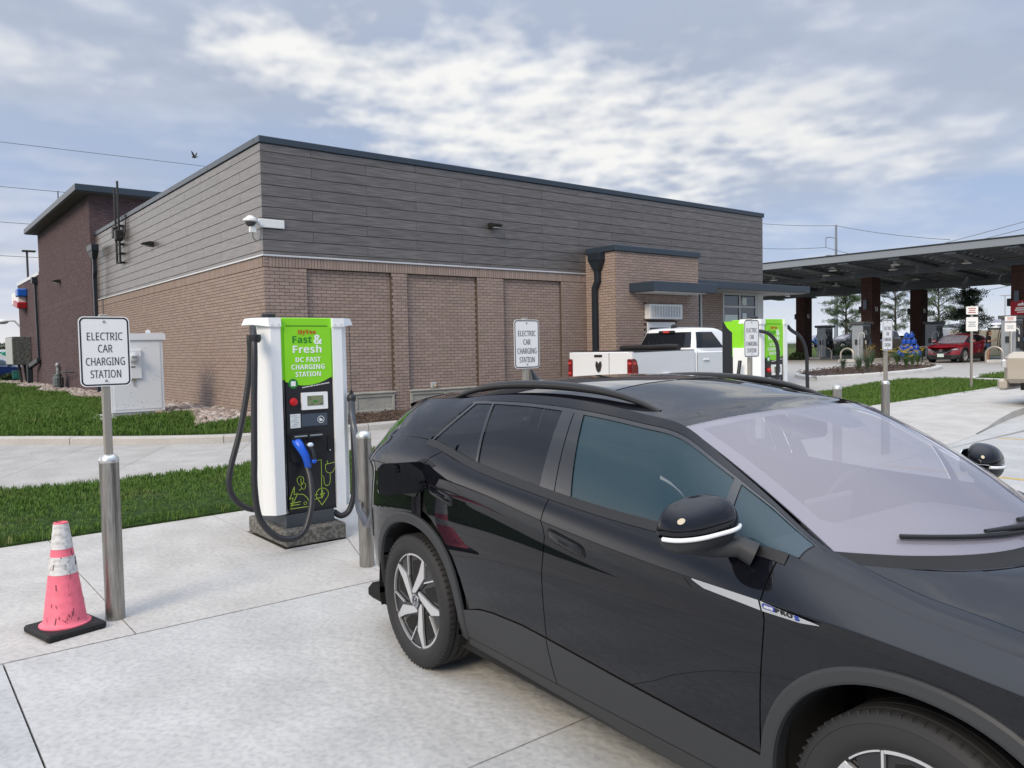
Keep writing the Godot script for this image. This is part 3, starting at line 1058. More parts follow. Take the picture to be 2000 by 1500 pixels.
	var fb := part("front_bumper", b, paint, o)
	b = MB.new()
	for sg in [1.0, -1.0]:
		upanel(b, sg, k(3.325), k(K.tf), k(0.0), k(1.0), 20, 3)
	part("nose_top", b, paint, fb)
	b = MB.new()
	for sg in [1.0, -1.0]:
		panel(b, sg, k(3.20), k(K.tf), k(0.20), k(0.44), 20, 0.0, false)
	part("bumper_skirt", b, clad, fb)
	for sg in [1.0, -1.0]:
		b = MB.new(); panel(b, sg, k(3.36), k(3.86), func(t): return 0.66 + 0.10 * (3.6 - t), func(t): return 0.775 + 0.05 * (3.6 - t), 16, 0.010, false)
		var hl := part("headlight", b, glossy("lamp_glass_dark", Color(0.10, 0.10, 0.11), 0.06), o)
		b = MB.new(); panel(b, sg, k(3.44), k(3.72), func(t): return 0.695 + 0.08 * (3.6 - t), func(t): return 0.75 + 0.06 * (3.6 - t), 8, 0.015, false); part("lamp_lens", b, mat("lamp_chrome", Color(0.75, 0.76, 0.78), 0.15, 0.5), hl)
	if nose == "wide":
		b = MB.new()
		for sg in [1.0, -1.0]:
			panel(b, sg, func(h): return K.tf - 0.52 + 0.9 * maxf(0.0, 0.66 - h), k(K.tf), k(0.50), k(0.72), 12, 0.012, false)
		part("grille", b, mat("grille_dark", Color(0.012, 0.012, 0.013), 0.5), fb)
		b = MB.new()
		var e := []
		for i in 25:
			var t := lerpf(K.tf - 0.54, K.tf, i / 24.0)
			e.append(P(t, 0.50 + 0.22 * pow(1.0 - (t - K.tf + 0.54) / 0.54, 2.2), 0.016))
		for i in 24:
			var q: Vector3 = e[23 - i]
			e.append(Vector3(-q.x, q.y, q.z))
		b.tube(e, 0.012, 6); part("grille_trim", b, mat("chrome", Color(0.8, 0.8, 0.82), 0.12, 1.0), fb)
		b = MB.new()
		for sg in [1.0, -1.0]:
			panel(b, sg, k(K.tf - 0.55), k(K.tf), k(0.27), k(0.38), 10, 0.010, false)
		part("lower_grille", b, mat("grille_dark", Color(0.012, 0.012, 0.013), 0.5), fb)
	# under floor and cabin
	b = MB.new(); b.box(Vector3(0, 0.24, -1.36), Vector3(1.70, 0.10, 4.2), 0.03); part("floor_pan", b, dark, o)
	b = MB.new(); b.box(Vector3(0, 0.70, -2.9), Vector3(1.2, 0.5, 1.0), 0.1); part("front_compartment", b, dark, o)
	var cab := mat("cabin_fabric", Color(0.045, 0.043, 0.046), 0.85)
	b = MB.new()
	for x in [-0.37, 0.37]:
		b.box(Vector3(x, 0.62, -1.42), Vector3(0.50, 0.20, 0.52), 0.06)
		b.box(Vector3(x, 0.95, -1.12), Vector3(0.48, 0.66, 0.16), 0.06, Basis(Vector3(1, 0, 0), 0.26))
		b.box(Vector3(x, 1.31, -1.00), Vector3(0.27, 0.17, 0.10), 0.045, Basis(Vector3(1, 0, 0), 0.2))
	part("front_seat", b, cab, o)
	b = MB.new()
	b.box(Vector3(0, 0.62, -0.55), Vector3(1.32, 0.20, 0.5), 0.05); b.box(Vector3(0, 0.95, -0.22), Vector3(1.32, 0.60, 0.16), 0.05, Basis(Vector3(1, 0, 0), 0.3))
	part("rear_seat", b, cab, o)
	b = MB.new()
	b.box(Vector3(0, 0.86, -2.12), Vector3(1.46, 0.30, 0.42), 0.08); b.box(Vector3(0, 0.985, -2.32), Vector3(1.36, 0.07, 0.60), 0.03)
	b.box(Vector3(0, 1.03, -1.94), Vector3(0.34, 0.18, 0.03), 0.012, Basis(Vector3(1, 0, 0), -0.15))
	var dash := part("dashboard", b, mat("dash_grey", Color(0.06, 0.06, 0.066), 0.7), o)
	b = MB.new()
	var ring := []
	var wb := Basis(Vector3(1, 0, 0), -0.42)
	for i in 33:
		var a := TAU * i / 32
		ring.append(Vector3(-0.37, 1.0, -1.78) + wb * Vector3(0.18 * cos(a), 0.18 * sin(a), 0))
	b.tube(ring, 0.016, 8, false)
	b.box(Vector3(-0.37, 1.0, -1.79), Vector3(0.34, 0.035, 0.025), 0.01, wb); b.box(Vector3(-0.37, 0.99, -1.79), Vector3(0.12, 0.10, 0.04), 0.015, wb)
	part("steering_wheel", b, mat("cabin_black", Color(0.012, 0.012, 0.012), 0.6), dash)
	b = MB.new(); b.box(Vector3(0, 1.385, -1.86), Vector3(0.25, 0.075, 0.03), 0.014); b.box(Vector3(0, 1.43, -1.88), Vector3(0.05, 0.06, 0.05), 0.01)
	part("rear_view_mirror", b, mat("cabin_black", Color(0.012, 0.012, 0.012), 0.6), o)
	b = MB.new(); surf(b, func(a, w): return roof_pt(a, w, -0.03), 0.03, 0.97, -0.93, 0.93, 16, 12, Vector3.DOWN); part("headliner", b, mat("headliner_grey", Color(0.16, 0.16, 0.165), 0.9), o)

func hero_car() -> void:
	car_tables()
	var o := thing("electric_car", "black electric crossover plugged in by the charger in the foreground", "car", Vector3(3.1712, 0.0, -3.698), deg_to_rad(177.41))
	var paint := glossy("paint_black", Color(0.0045, 0.005, 0.008), 0.3)
	paint.metallic_specular = 0.0
	make_suv(o, paint, true)
	var wm := wheel_meshes()
	for s in [0.0, 2.766]:
		for sg in [1.0, -1.0]:
			add_wheel(o, wm, Vector3(0.803 * sg, 0.366, -s), sg)
	# emblem strip along the front door and fender
	var sv := mat("brushed_trim", Color(0.66, 0.68, 0.70), 0.28, 0.6)
	for piece in 2:
		var b := MB.new()
		var r0 := []; var r1 := []
		for j in 13:
			var q := j / 12.0
			var t := lerpf(2.02, 2.293, q) if piece == 0 else lerpf(2.300, 2.505, q)
			var hi := lin([[2.02, 0.957], [2.3, 0.949], [2.505, 0.925]], t)
			var lo := lin([[2.02, 0.953], [2.06, 0.931], [2.3, 0.913], [2.44, 0.913], [2.505, 0.923]], t)
			r0.append(P(t, lo, 0.007)); r1.append(P(t, hi, 0.007))
		b.sheet([r0, r1], Vector3(1, 0, 0))
		part("trim_strip", b, sv, o)
	var sl := (P(2.45, 0.925) - P(2.32, 0.932)).normalized()
	var nn := nP(2.38, 0.93)
	var tb := Basis(sl, nn.cross(sl), nn)
	text("PRO", 0.017, mat("ink_black", Color(0.01, 0.01, 0.011), 0.4), o, P(2.385, 0.9305, 0.009), tb, 0.062, 700, "badge")
	text("S", 0.017, mat("ink_blue", Color(0.02, 0.05, 0.35), 0.4), o, P(2.432, 0.9265, 0.009), tb, 0.017, 700, "badge")
	var b := MB.new(); b.prism(round_rect(0.048, 0.018, 0.004), 0.001, P(2.332, 0.9335, 0.0085), tb); part("badge", b, mat("ink_blue", Color(0.02, 0.05, 0.35), 0.4), o)
	text("AWD", 0.010, mat("lamp_white", Color(0.78, 0.80, 0.82), 0.2), o, P(2.332, 0.9335, 0.011), tb, 0.034, 700, "badge")
	# open flap and the socket behind it
	var sk := part("charge_socket", MB.new() if false else socket_shape(), mat("recess_black", Color(0.004, 0.004, 0.005), 0.6), o)
	b = MB.new()
	var fb := Basis(Vector3(0.985, 0.03, 0.17).normalized(), Vector3(0.06, 1.0, 0.0).normalized(), Vector3(-0.17, 0.0, 0.985))
	b.prism(round_rect(0.255, 0.165, 0.03, 5), 0.018, Vector3(1.047, 1.085, -0.15), fb.orthonormalized())
	part("charge_flap", b, paint, o)
	b = MB.new(); b.tube([Vector3(0.86, 1.07, -0.10), Vector3(0.93, 1.06, -0.15), Vector3(0.965, 1.06, -0.135)], 0.012, 8); part("flap_hinge", b, mat("recess_black", Color(0.004, 0.004, 0.005), 0.6), o)

func socket_shape() -> MB:
	var b := MB.new()
	var q := []
	for e in [0.0, 0.5, 1.0]:
		var row := []
		for j in 25:
			var a := TAU * j / 24
			row.append(P(-0.02 + 0.10 * e * signf(cos(a)) * pow(absf(cos(a)), 0.4), 1.03 + 0.075 * e * signf(sin(a)) * pow(absf(sin(a)), 0.4), 0.004))
		q.append(row)
	b.sheet(q, Vector3(1, 0, 0))
	return b

func concrete(key: String, c: Color) -> StandardMaterial3D:
	if mats.has(key):
		return mats[key]
	var m := mat(key, c, 0.88, 0.0, 0.35)
	grained(m, noise_tex("concrete_blotch", 0.006, 0.90, 1.0, FastNoiseLite.TYPE_SIMPLEX_SMOOTH, 6, 1024), 0.23, true, normal_tex("concrete_fine", 0.09, 2.0, 5), 0.35)
	m.detail_enabled = true
	m.detail_blend_mode = BaseMaterial3D.BLEND_MODE_MUL
	m.detail_albedo = noise_tex("concrete_speck", 0.16, 0.90, 1.0, FastNoiseLite.TYPE_SIMPLEX, 3, 512, 0.985)
	m.detail_uv_layer = BaseMaterial3D.DETAIL_UV_1
	return m

# flat slab with the outline [[x, z], ...]; its top follows the ground, dy above it
func slab(b: MB, pts: Array, dy: float, thick: float, inset := 0.0, tilt = null) -> void:
	var p := PackedVector2Array()
	for q in pts:
		p.append(Vector2(q[0], q[1]))
	if inset > 0.0:
		var cc := Geometry2D.offset_polygon(p, -inset)
		if cc.size():
			p = cc[0]
	var top := func(q: Vector2) -> Vector3:
		return Vector3(q.x, gh(q.x) + dy + (tilt.call(q) if tilt != null else 0.0), q.y)
	var t := Geometry2D.triangulate_polygon(p)
	for i in range(0, t.size(), 3):
		b.tri(top.call(p[t[i]]), top.call(p[t[i + 1]]), top.call(p[t[i + 2]]), Vector3.UP)
	var cw := Geometry2D.is_polygon_clockwise(p)
	for i in p.size():
		var a := p[i]; var e := p[(i + 1) % p.size()]
		var o := Vector2(e.y - a.y, a.x - e.x) * (-1.0 if cw else 1.0)
		var pa: Vector3 = top.call(a); var pe: Vector3 = top.call(e)
		b.quad(pa, pe, pe - Vector3(0, thick, 0), pa - Vector3(0, thick, 0), Vector3(o.x, 0, o.y))

# kerb along a line: [x, z] points, the kerb lies to the inner side (left of the walking direction when side is 1)
func kerb(parent: Node, pts: Array, side: float, w: float, top: float, m: Material, joint := 3.0) -> void:
	var path := smooth_path(pts, 8)
	var seg := []
	var run := 0.0
	var pieces := []
	for i in path.size():
		seg.append(path[i])
		if i:
			run += path[i].distance_to(path[i - 1])
		if (run > joint or i == path.size() - 1) and seg.size() > 1:
			pieces.append(seg)
			seg = [path[i]]
			run = 0.0
	for s in pieces:
		var b := MB.new()
		var rows := []
		var prof := [[0.0, -0.03], [0.015, top - 0.035], [0.035, top - 0.008], [0.06, top], [w, top + 0.003], [w + 0.01, -0.05]]
		for q in prof:
			var row := []
			for i in s.size():
				var a: Vector3 = s[maxi(i - 1, 0)]; var e: Vector3 = s[mini(i + 1, s.size() - 1)]
				var d := (e - a).normalized()
				var nn := Vector3(d.z, 0, -d.x) * side
				var p: Vector3 = s[i]
				if i == 0:
					p += d * 0.006
				if i == s.size() - 1:
					p -= d * 0.006
				p += nn * q[0]
				row.append(Vector3(p.x, gh(p.x) + q[1], p.z))
			rows.append(row)
		var d0: Vector3 = (s[1] - s[0]).normalized()
		var out := Vector3(-d0.z, 0, d0.x) * side
		for i in rows.size() - 1:
			b.sheet([rows[i], rows[i + 1]], (out if i < 2 else Vector3.UP) if i < 4 else -out)
		part("kerb_stone", b, m, parent)

func v3(a: Array) -> Array:
	var o := []
	for q in a:
		o.append(Vector3(q[0], 0, q[1]))
	return o

const ISLAND := [[-5.5, -42.0], [-4.6, -30.0], [-2.4, -24.0], [0.3, -20.5], [2.0, -18.75], [3.75, -16.8], [5.4, -15.45], [7.2, -15.22], [10.0, -15.2], [13.0, -15.2], [15.9, -15.2]]
const STRIP := [[-14, -8.62], [0.8, -8.62], [3, -8.72], [12, -8.9], [19, -9.2], [25.7, -9.0], [28.7, -10.0], [29.8, -12.2], [28.75, -13.5], [26.5, -13.5], [23.8, -13.1], [18, -12.6], [10, -12.25], [4.4, -12.1], [2.5, -11.95], [1.1, -12.2], [-4, -13.4], [-14, -14.6]]
const SMALL := [[30.2, -11.6], [33.9, -11.6], [38.0, -11.4], [38.0, -7.0], [33.0, -7.5], [29.9, -10.4]]
const BED := [[28.4, -16.9], [30.8, -15.85], [34.4, -15.3], [37.8, -15.9], [39.4, -17.4], [38.4, -19.0], [34.5, -19.6], [30.6, -18.9]]

func island_d(x: float, z: float) -> float:
	var best := 1e9
	for i in ISLAND.size() - 1:
		var a := Vector2(ISLAND[i][0], ISLAND[i][1]); var b := Vector2(ISLAND[i + 1][0], ISLAND[i + 1][1])
		best = minf(best, Vector2(x, z).distance_to(Geometry2D.get_closest_point_to_segment(Vector2(x, z), a, b)))
	return best

func island_y(x: float, z: float) -> float:
	var d := clampf(island_d(x, z) / 2.4, 0.0, 1.0)
	return gh(x) + 0.145 + 0.21 * d * d * (3.0 - 2.0 * d)

func make_ground() -> void:
	var soil := grained(mat("far_grass", Color(0.075, 0.105, 0.04), 0.95, 0.0, 0.2), noise_tex("soil", 0.01, 0.6, 1.0), 0.11)
	var b := MB.new()
	var rows := []
	for z in [-700.0, -120.0, -40.0, 20.0, 200.0]:
		var row := []
		for x in [-600.0, -100.0, -20.0, 4.0, 14.0, 18.0, 22.0, 26.0, 30.0, 34.0, 38.0, 42.0, 46.0, 60.0, 120.0, 800.0]:
			row.append(Vector3(x, gh(x) - 0.07, z))
		rows.append(row)
	b.sheet(rows, Vector3.UP)
	struct("ground", b, soil)
	# dark bed under the joints
	b = MB.new()
	rows = []
	for z in [-60.0, 16.0]:
		var row := []
		for x in [-14.0, 4.0, 14.0, 18.0, 22.0, 26.0, 30.0, 34.0, 38.0, 42.0, 46.0, 62.0]:
			row.append(Vector3(x, gh(x) - 0.022, z))
		rows.append(row)
	b.sheet(rows, Vector3.UP)
	struct("joint_bed", b, mat("joint_dark", Color(0.06, 0.056, 0.05), 0.95))
	var cool := [concrete("concrete_lot_a", Color(0.505, 0.51, 0.505)), concrete("concrete_lot_b", Color(0.52, 0.52, 0.512)), concrete("concrete_lot_c", Color(0.49, 0.497, 0.497))]
	var warm := [concrete("concrete_walk_a", Color(0.54, 0.525, 0.50)), concrete("concrete_walk_b", Color(0.525, 0.51, 0.488))]
	var road := [concrete("concrete_road_a", Color(0.445, 0.43, 0.41)), concrete("concrete_road_b", Color(0.43, 0.415, 0.398)), concrete("concrete_road_c", Color(0.46, 0.445, 0.425))]
	var rng := RandomNumberGenerator.new(); rng.seed = 4
	# parking lot
	var lot := Node3D.new(); lot.name = "parking_lot"; add_child(lot, true); lot.set_meta("kind", "structure")
	var xs := [-12.6, -9.33, -6.06, -2.79, 0.48, 3.75, 7.02, 10.29, 13.56, 16.83, 20.1, 23.4, 26.7, 30.0]
	var zs := [-5.34, -2.67, 0.0, 2.67, 5.4, 8.1, 12.0]
	for i in xs.size() - 1:
		for j in zs.size() - 1:
			var s := MB.new()
			slab(s, [[xs[i], zs[j]], [xs[i + 1], zs[j]], [xs[i + 1], zs[j + 1]], [xs[i], zs[j + 1]]], 0.0, 0.05, 0.005)
			part("slab", s, cool[rng.randi() % 3], lot)
	# walk beside the chargers, cut round the two plinths with joints that run to the posts in front of them
	var walk := Node3D.new(); walk.name = "charger_walk"; add_child(walk, true); walk.set_meta("kind", "structure")
	var lift := func(q: Vector2) -> float:
		var t := clampf((q.x - 15.1) / 3.2, 0.0, 1.0)
		return 0.135 * t * t * (3.0 - 2.0 * t)
	var plates := [
		[[-14, -5.34], [-2.3, -5.34], [-2.3, -8.68], [-14, -8.68]], [[-2.3, -5.34], [1.19, -5.34], [1.19, -8.68], [-2.3, -8.68]],
		[[1.19, -5.34], [3.04, -5.34], [3.04, -5.75], [2.755, -6.73], [2.755, -8.74], [1.19, -8.68]],
		[[3.04, -5.75], [3.36, -6.73], [2.755, -6.73]],
		[[3.04, -5.34], [4.78, -5.34], [4.78, -8.8], [2.755, -8.74], [2.755, -7.68], [3.36, -7.68], [3.36, -6.73], [3.04, -5.75]],
		[[4.78, -5.34], [8.3, -5.34], [8.3, -8.86], [4.78, -8.8]],
		[[8.3, -5.34], [10.4, -5.34], [10.4, -5.75], [10.2, -6.73], [10.2, -8.9], [8.3, -8.86]],
		[[10.4, -5.75], [10.82, -6.73], [10.2, -6.73]],
		[[10.4, -5.34], [11.75, -5.34], [11.75, -8.95], [10.2, -8.9], [10.2, -7.68], [10.82, -7.68], [10.82, -6.73], [10.4, -5.75]],
		[[11.75, -5.34], [15.1, -5.75], [15.1, -9.05], [11.75, -8.95]], ]
	for q in plates:
		var s := MB.new()
		slab(s, q, 0.003, 0.05, 0.004)
		part("slab", s, warm[rng.randi() % 2], walk)
	# the raised end of the walk, its edge rising from the lot
	for q in [[15.1, 16.0, -5.8, -5.95], [16.0, 17.0, -5.95, -6.12], [17.0, 18.4, -6.12, -6.35], [18.4, 20.5, -6.35, -6.6], [20.5, 24.0, -6.6, -6.8], [24.0, 29.0, -6.8, -6.9]]:
		var s := MB.new()
		slab(s, [[q[0], q[2]], [q[1], q[3]], [q[1], -9.3], [q[0], -9.3]], 0.003, 0.2, 0.002, lift)
		part("slab", s, warm[rng.randi() % 2], walk)
	var gap := MB.new()
	slab(gap, [[11.75, -5.34], [30, -5.34], [30, -6.95], [24, -6.85], [20.5, -6.65], [18.4, -6.4], [15.1, -5.76]], -0.002, 0.04)
	part("slab", gap, cool[0], lot)
	# lane, road round the corner and the forecourt
	var lane := Node3D.new(); lane.name = "road"; add_child(lane, true); lane.set_meta("kind", "structure")
	var cuts := [-14.0, -10.5, -7.5, -5.0, -3.0, -1.2, 0.55, 2.25, 4.0, 6.6, 9.8, 13.0, 16.2]
	for i in cuts.size() - 1:
		var x0: float = cuts[i]; var x1: float = cuts[i + 1]
		for zz in [[-10.5, -16.2], [-16.2, -24.0], [-24.0, -44.0]]:
			if x0 > 3.5 and zz[0] < -12.0:
				continue
			var sh := 0.52
			var za: float = zz[0]; var zb: float = zz[1]
			var s := MB.new()
			slab(s, [[x0 - sh * (za + 12.2), za], [x1 - sh * (za + 12.2), za], [x1 - sh * (zb + 12.2), zb], [x0 - sh * (zb + 12.2), zb]], -0.004, 0.05, 0.004)
			part("slab", s, road[rng.randi() % 3], lane)
	var fx := [17.0, 21.0, 25.0, 29.0, 33.0, 37.0, 41.0, 45.5, 50.0, 55.0, 61.0]
	var fz := [-8.0, -12.2, -16.2, -20.0, -24.0, -28.5, -33.0, -38.0, -44.0]
	for i in fx.size() - 1:
		for j in fz.size() - 1:
			var s := MB.new()
			var xm: float = (fx[i] + fx[i + 1]) / 2
			for h in 2:
				var xa: float = fx[i] if h == 0 else xm
				var xe: float = xm if h == 0 else fx[i + 1]
				slab(s, [[xa, fz[j]], [xe, fz[j]], [xe, fz[j + 1]], [xa, fz[j + 1]]], -0.006, 0.04, 0.0)
			part("slab", s, road[rng.randi() % 3], lane)
	for q in [[28.0, 61.0, -8.0, 2.0], [28.0, 61.0, 2.0, 16.0]]:
		var s := MB.new()
		for e in 6:
			var xa := lerpf(q[0], q[1], e / 6.0); var xe := lerpf(q[0], q[1], (e + 1) / 6.0)
			slab(s, [[xa, q[2]], [xe, q[2]], [xe, q[3]], [xa, q[3]]], -0.010, 0.04)
		part("slab", s, road[0], lane)
	# painted stall lines
	for x in [2.93, 6.55, 10.72, 14.75, 18.6]:
		var s := MB.new()
		slab(s, [[x - 0.05, -5.30], [x + 0.05, -5.30], [x + 0.05, -0.3], [x - 0.05, -0.3]], 0.004, 0.003)
		struct("stall_line", s, grained(mat("faded_yellow", Color(0.62, 0.45, 0.16), 0.85), noise_tex("worn", 0.03, 0.75, 1.0), 0.8))
	# kerbs
	var kn := Node3D.new(); kn.name = "kerb"; add_child(kn, true); kn.set_meta("kind", "structure")
	var kc := concrete("kerb_concrete", Color(0.50, 0.48, 0.45))
	kerb(kn, v3(ISLAND), 1.0, 0.20, 0.15, kc)
	var bedline := BED.duplicate(); bedline.append(BED[0])
	kerb(kn, v3(bedline), 1.0, 0.26, 0.15, concrete("kerb_light", Color(0.62, 0.62, 0.60)), 3.4)
	# white kerbed path between the two lawns on the right
	var s := MB.new()
	slab(s, [[28.9, -9.7], [30.2, -11.9], [34.2, -12.1], [38, -12.0], [38, -11.4], [33.9, -11.6], [30.2, -11.6], [29.9, -10.4], [33.0, -7.5], [32.0, -7.2]], 0.10, 0.1)
	struct("path", s, concrete("kerb_light", Color(0.62, 0.62, 0.60)))
	# lawns: earth sheets with blades on them
	var turf := grained(mat("turf_soil", Color(0.045, 0.085, 0.022), 0.95, 0.0, 0.2), noise_tex("turf", 0.02, 0.55, 1.0), 0.7)
	var lawn := MB.new()
	var path := smooth_path(v3(ISLAND), 6)
	rows = []
	for d in [0.19, 0.5, 0.9, 1.4, 2.0, 2.8, 4.0, 6.0, 9.0, 12.0]:
		var row := []
		for i in path.size():
			var a: Vector3 = path[maxi(i - 1, 0)]; var e: Vector3 = path[mini(i + 1, path.size() - 1)]
			var dd := (e - a).normalized()
			var q: Vector3 = path[i] + Vector3(dd.z, 0, -dd.x) * d
			row.append(Vector3(q.x, island_y(q.x, q.z), q.z))
		rows.append(row)
	lawn.sheet(rows, Vector3.UP)
	struct("lawn", lawn, turf)
	lawn = MB.new()
	slab(lawn, STRIP, 0.025, 0.06)
	struct("lawn", lawn, turf)
	lawn = MB.new()
	slab(lawn, SMALL, 0.12, 0.06)
	struct("lawn", lawn, turf)
	# grass blades
	var tuft := []
	for kind in 3:
		var t := MB.new()
		rng.seed = 30 + kind
		for i in 11:
			var a := rng.randf() * TAU; var r := rng.randf() * 0.055
			var base := Vector3(cos(a) * r, 0, sin(a) * r)
			var a2 := rng.randf() * TAU
			var h := rng.randf_range(0.045, 0.085)
			var lean := Vector3(cos(a2), 0, sin(a2)) * h * rng.randf_range(0.15, 0.7)
			var sd := Vector3(-sin(a2), 0, cos(a2)) * 0.0032
			var mid := base + lean * 0.4 + Vector3(0, h * 0.65, 0)
			var tip := base + lean + Vector3(0, h, 0)
			t.quad(base - sd, base + sd, mid + sd * 0.8, mid - sd * 0.8, Vector3(cos(a2), 0.5, sin(a2)))
			t.tri(mid - sd * 0.8, mid + sd * 0.8, tip, Vector3(cos(a2), 0.5, sin(a2)))
		tuft.append(t.mesh())
	var gm := mat("grass_blade", Color(1, 1, 1), 0.75, 0.0, 0.25)
	gm.vertex_color_use_as_albedo = true
	gm.backlight_enabled = true
	gm.backlight = Color(0.25, 0.3, 0.12)
	var fn := FastNoiseLite.new(); fn.seed = 8; fn.frequency = 0.35
	var fn2 := FastNoiseLite.new(); fn2.seed = 9; fn2.frequency = 1.3
	rng.seed = 77
	var add_grass := func(area: PackedVector2Array, x0: float, x1: float, z0: float, z1: float, count: int, yf: Callable, skip):
		var xf := [[], [], []]; var cl := [[], [], []]
		for i in count:
			var x := rng.randf_range(x0, x1); var z := rng.randf_range(z0, z1)
			if not Geometry2D.is_point_in_polygon(Vector2(x, z), area) or (skip != null and skip.call(x, z)):
				continue
			var far := Vector2(x, z).length()
			var sc := rng.randf_range(0.75, 1.25) * clampf(far / 13.0, 0.9, 1.6)
			var kd := rng.randi() % 3
			var bs := Basis(Vector3.UP, rng.randf() * TAU).scaled(Vector3(sc * 1.15, sc * (1.0 + 0.25 * fn.get_noise_2d(x * 3.0, z * 3.0)), sc * 1.15))
			xf[kd].append(Transform3D(bs, Vector3(x, yf.call(x, z) - 0.004, z)))
			var dry := clampf(fn2.get_noise_2d(x, z) * 1.5 - 0.35 + fn.get_noise_2d(x, z) * 0.5, 0.0, 0.75)
			var green := Color(0.065, 0.135, 0.024).lerp(Color(0.11, 0.18, 0.04), rng.randf())
			cl[kd].append(green.lerp(Color(0.23, 0.21, 0.10), dry * rng.randf()))
		for q in 3:
			many("grass", tuft[q], gm, self, xf[q], cl[q])
	var strip := poly(STRIP)
	var ground_y := func(x, _z): return gh(x) + 0.025
	add_grass.call(strip, -8.0, 7.0, -14.5, -8.6, 26000, ground_y, null)
	add_grass.call(strip, 7.0, 30.0, -13.6, -8.8, 24000, ground_y, null)
	add_grass.call(poly(SMALL), 29.0, 38.0, -11.7, -7.0, 2500, func(x, _z): return gh(x) + 0.12, null)
	var isl := PackedVector2Array()
	for q in path:
		isl.append(Vector2(q.x, q.z))
	isl.append_array(PackedVector2Array([Vector2(15.9, -16.6), Vector2(6.5, -16.6), Vector2(6.5, -60), Vector2(-5.5, -60)]))
	var bare := func(x: float, z: float) -> bool:
		if x > 6.75 and z < -15.2:
			return true
		if z < -17.0 and x > 5.25 + 0.3 * sin(z * 0.9):
			return true
		if absf(x - 4.65) < 0.82 and absf(z + 19.95) < 0.75:
			return true
		return island_d(x, z) < 0.2
	add_grass.call(isl, -3.0, 7.0, -30.0, -15.2, 34000, func(x, z): return island_y(x, z), bare)
	add_grass.call(isl, -5.0, 6.0, -58.0, -30.0, 9000, func(x, z): return island_y(x, z), bare)
	# river stones along the foot of the left wall, bark mulch in front
	var stone := []
	for kd in 3:
		var sm := MB.new()
		sm.ball(Vector3.ZERO, Vector3(0.07, 0.042, 0.055) * (1.0 + 0.1 * kd), 7, 5)
		rng.seed = 90 + kd
		for i in sm.v.size():
			sm.v[i] *= 0.86 + 0.26 * absf(fn.get_noise_3d(sm.v[i].x * 60.0 + kd * 9.0, sm.v[i].y * 60.0, sm.v[i].z * 60.0)) + 0.1 * sin(i * 1.7)
		stone.append(sm.mesh())
	var stm := mat("river_stone", Color(1, 1, 1), 0.85)
	stm.vertex_color_use_as_albedo = true
	for kd in 3:
		var xf := []; var cl := []
		rng.seed = 120 + kd
		for i in 1100:
			var z := -16.9 - pow(rng.randf(), 1.5) * 36.0
			var x := rng.randf_range(5.0, 6.44)
			if not bare.call(x, z):
				continue
			xf.append(Transform3D(Basis(Vector3.UP, rng.randf() * TAU).rotated(Vector3.RIGHT, rng.randf_range(-0.5, 0.5)).scaled(Vector3.ONE * rng.randf_range(0.7, 1.5)), Vector3(x, island_y(x, z) + rng.randf_range(0.0, 0.05), z)))
			cl.append([Color(0.30, 0.24, 0.20), Color(0.36, 0.31, 0.28), Color(0.24, 0.19, 0.165), Color(0.42, 0.38, 0.35)][rng.randi() % 4])
		many("river_stones", stone[kd], stm, self, xf, cl)
	var chip := MB.new(); chip.box(Vector3.ZERO, Vector3(0.075, 0.012, 0.02), 0.003)
	var xf := []; var cl := []
	for i in 5200:
		var x := rng.randf_range(6.7, 15.9); var z := rng.randf_range(-16.5, -15.42)
		var y := island_y(x, z)
		if i >= 3600:
			x = rng.randf_range(28.6, 39.2); z = rng.randf_range(-19.4, -15.5)
			if not Geometry2D.is_point_in_polygon(Vector2(x, z), poly(BED)):
				continue
			y = gh(x) + 0.13 + 0.1 * rng.randf()
		xf.append(Transform3D(Basis(Vector3(rng.randf() - 0.5, 1, rng.randf() - 0.5).normalized(), rng.randf() * TAU).rotated(Vector3.RIGHT, rng.randf_range(-0.4, 0.4)).scaled(Vector3.ONE * rng.randf_range(0.7, 1.6)), Vector3(x, y + rng.randf_range(0.0, 0.03), z)))
		cl.append(Color(0.055, 0.035, 0.026).lerp(Color(0.12, 0.08, 0.06), rng.randf()))
	var mm := mat("mulch_chip", Color(1, 1, 1), 0.95); mm.vertex_color_use_as_albedo = true
	many("mulch", chip.mesh(), mm, self, xf, cl)
	b = MB.new()
	rows = []
	for z in [-15.4, -15.7, -16.0, -16.3, -16.55]:
		var row := []
		for i in 12:
			var x := lerpf(6.7, 15.95, i / 11.0)
			row.append(Vector3(x, island_y(x, z) + 0.008, z))
		rows.append(row)
	b.sheet(rows, Vector3.UP)
	struct("mulch_bed", b, mat("mulch_soil", Color(0.05, 0.033, 0.026), 0.97))
	b = MB.new(); slab(b, BED, 0.13, 0.1, 0.2); struct("mulch_bed", b, mat("mulch_soil", Color(0.05, 0.033, 0.026), 0.97))
	# utility lid in the lawn
	var lid := thing("valve_lid", "flat tan utility lid sunk in the lawn left of the white cabinet", "utility lid", Vector3(3.85, island_y(3.85, -24.6), -24.6))
	b = MB.new(); b.box(Vector3(0, 0.05, 0), Vector3(0.9, 0.03, 0.6), 0.01); part("lid", b, concrete("kerb_concrete", Color(0.50, 0.48, 0.45)), lid)

const BL := 0.2235
const BH := 0.0745

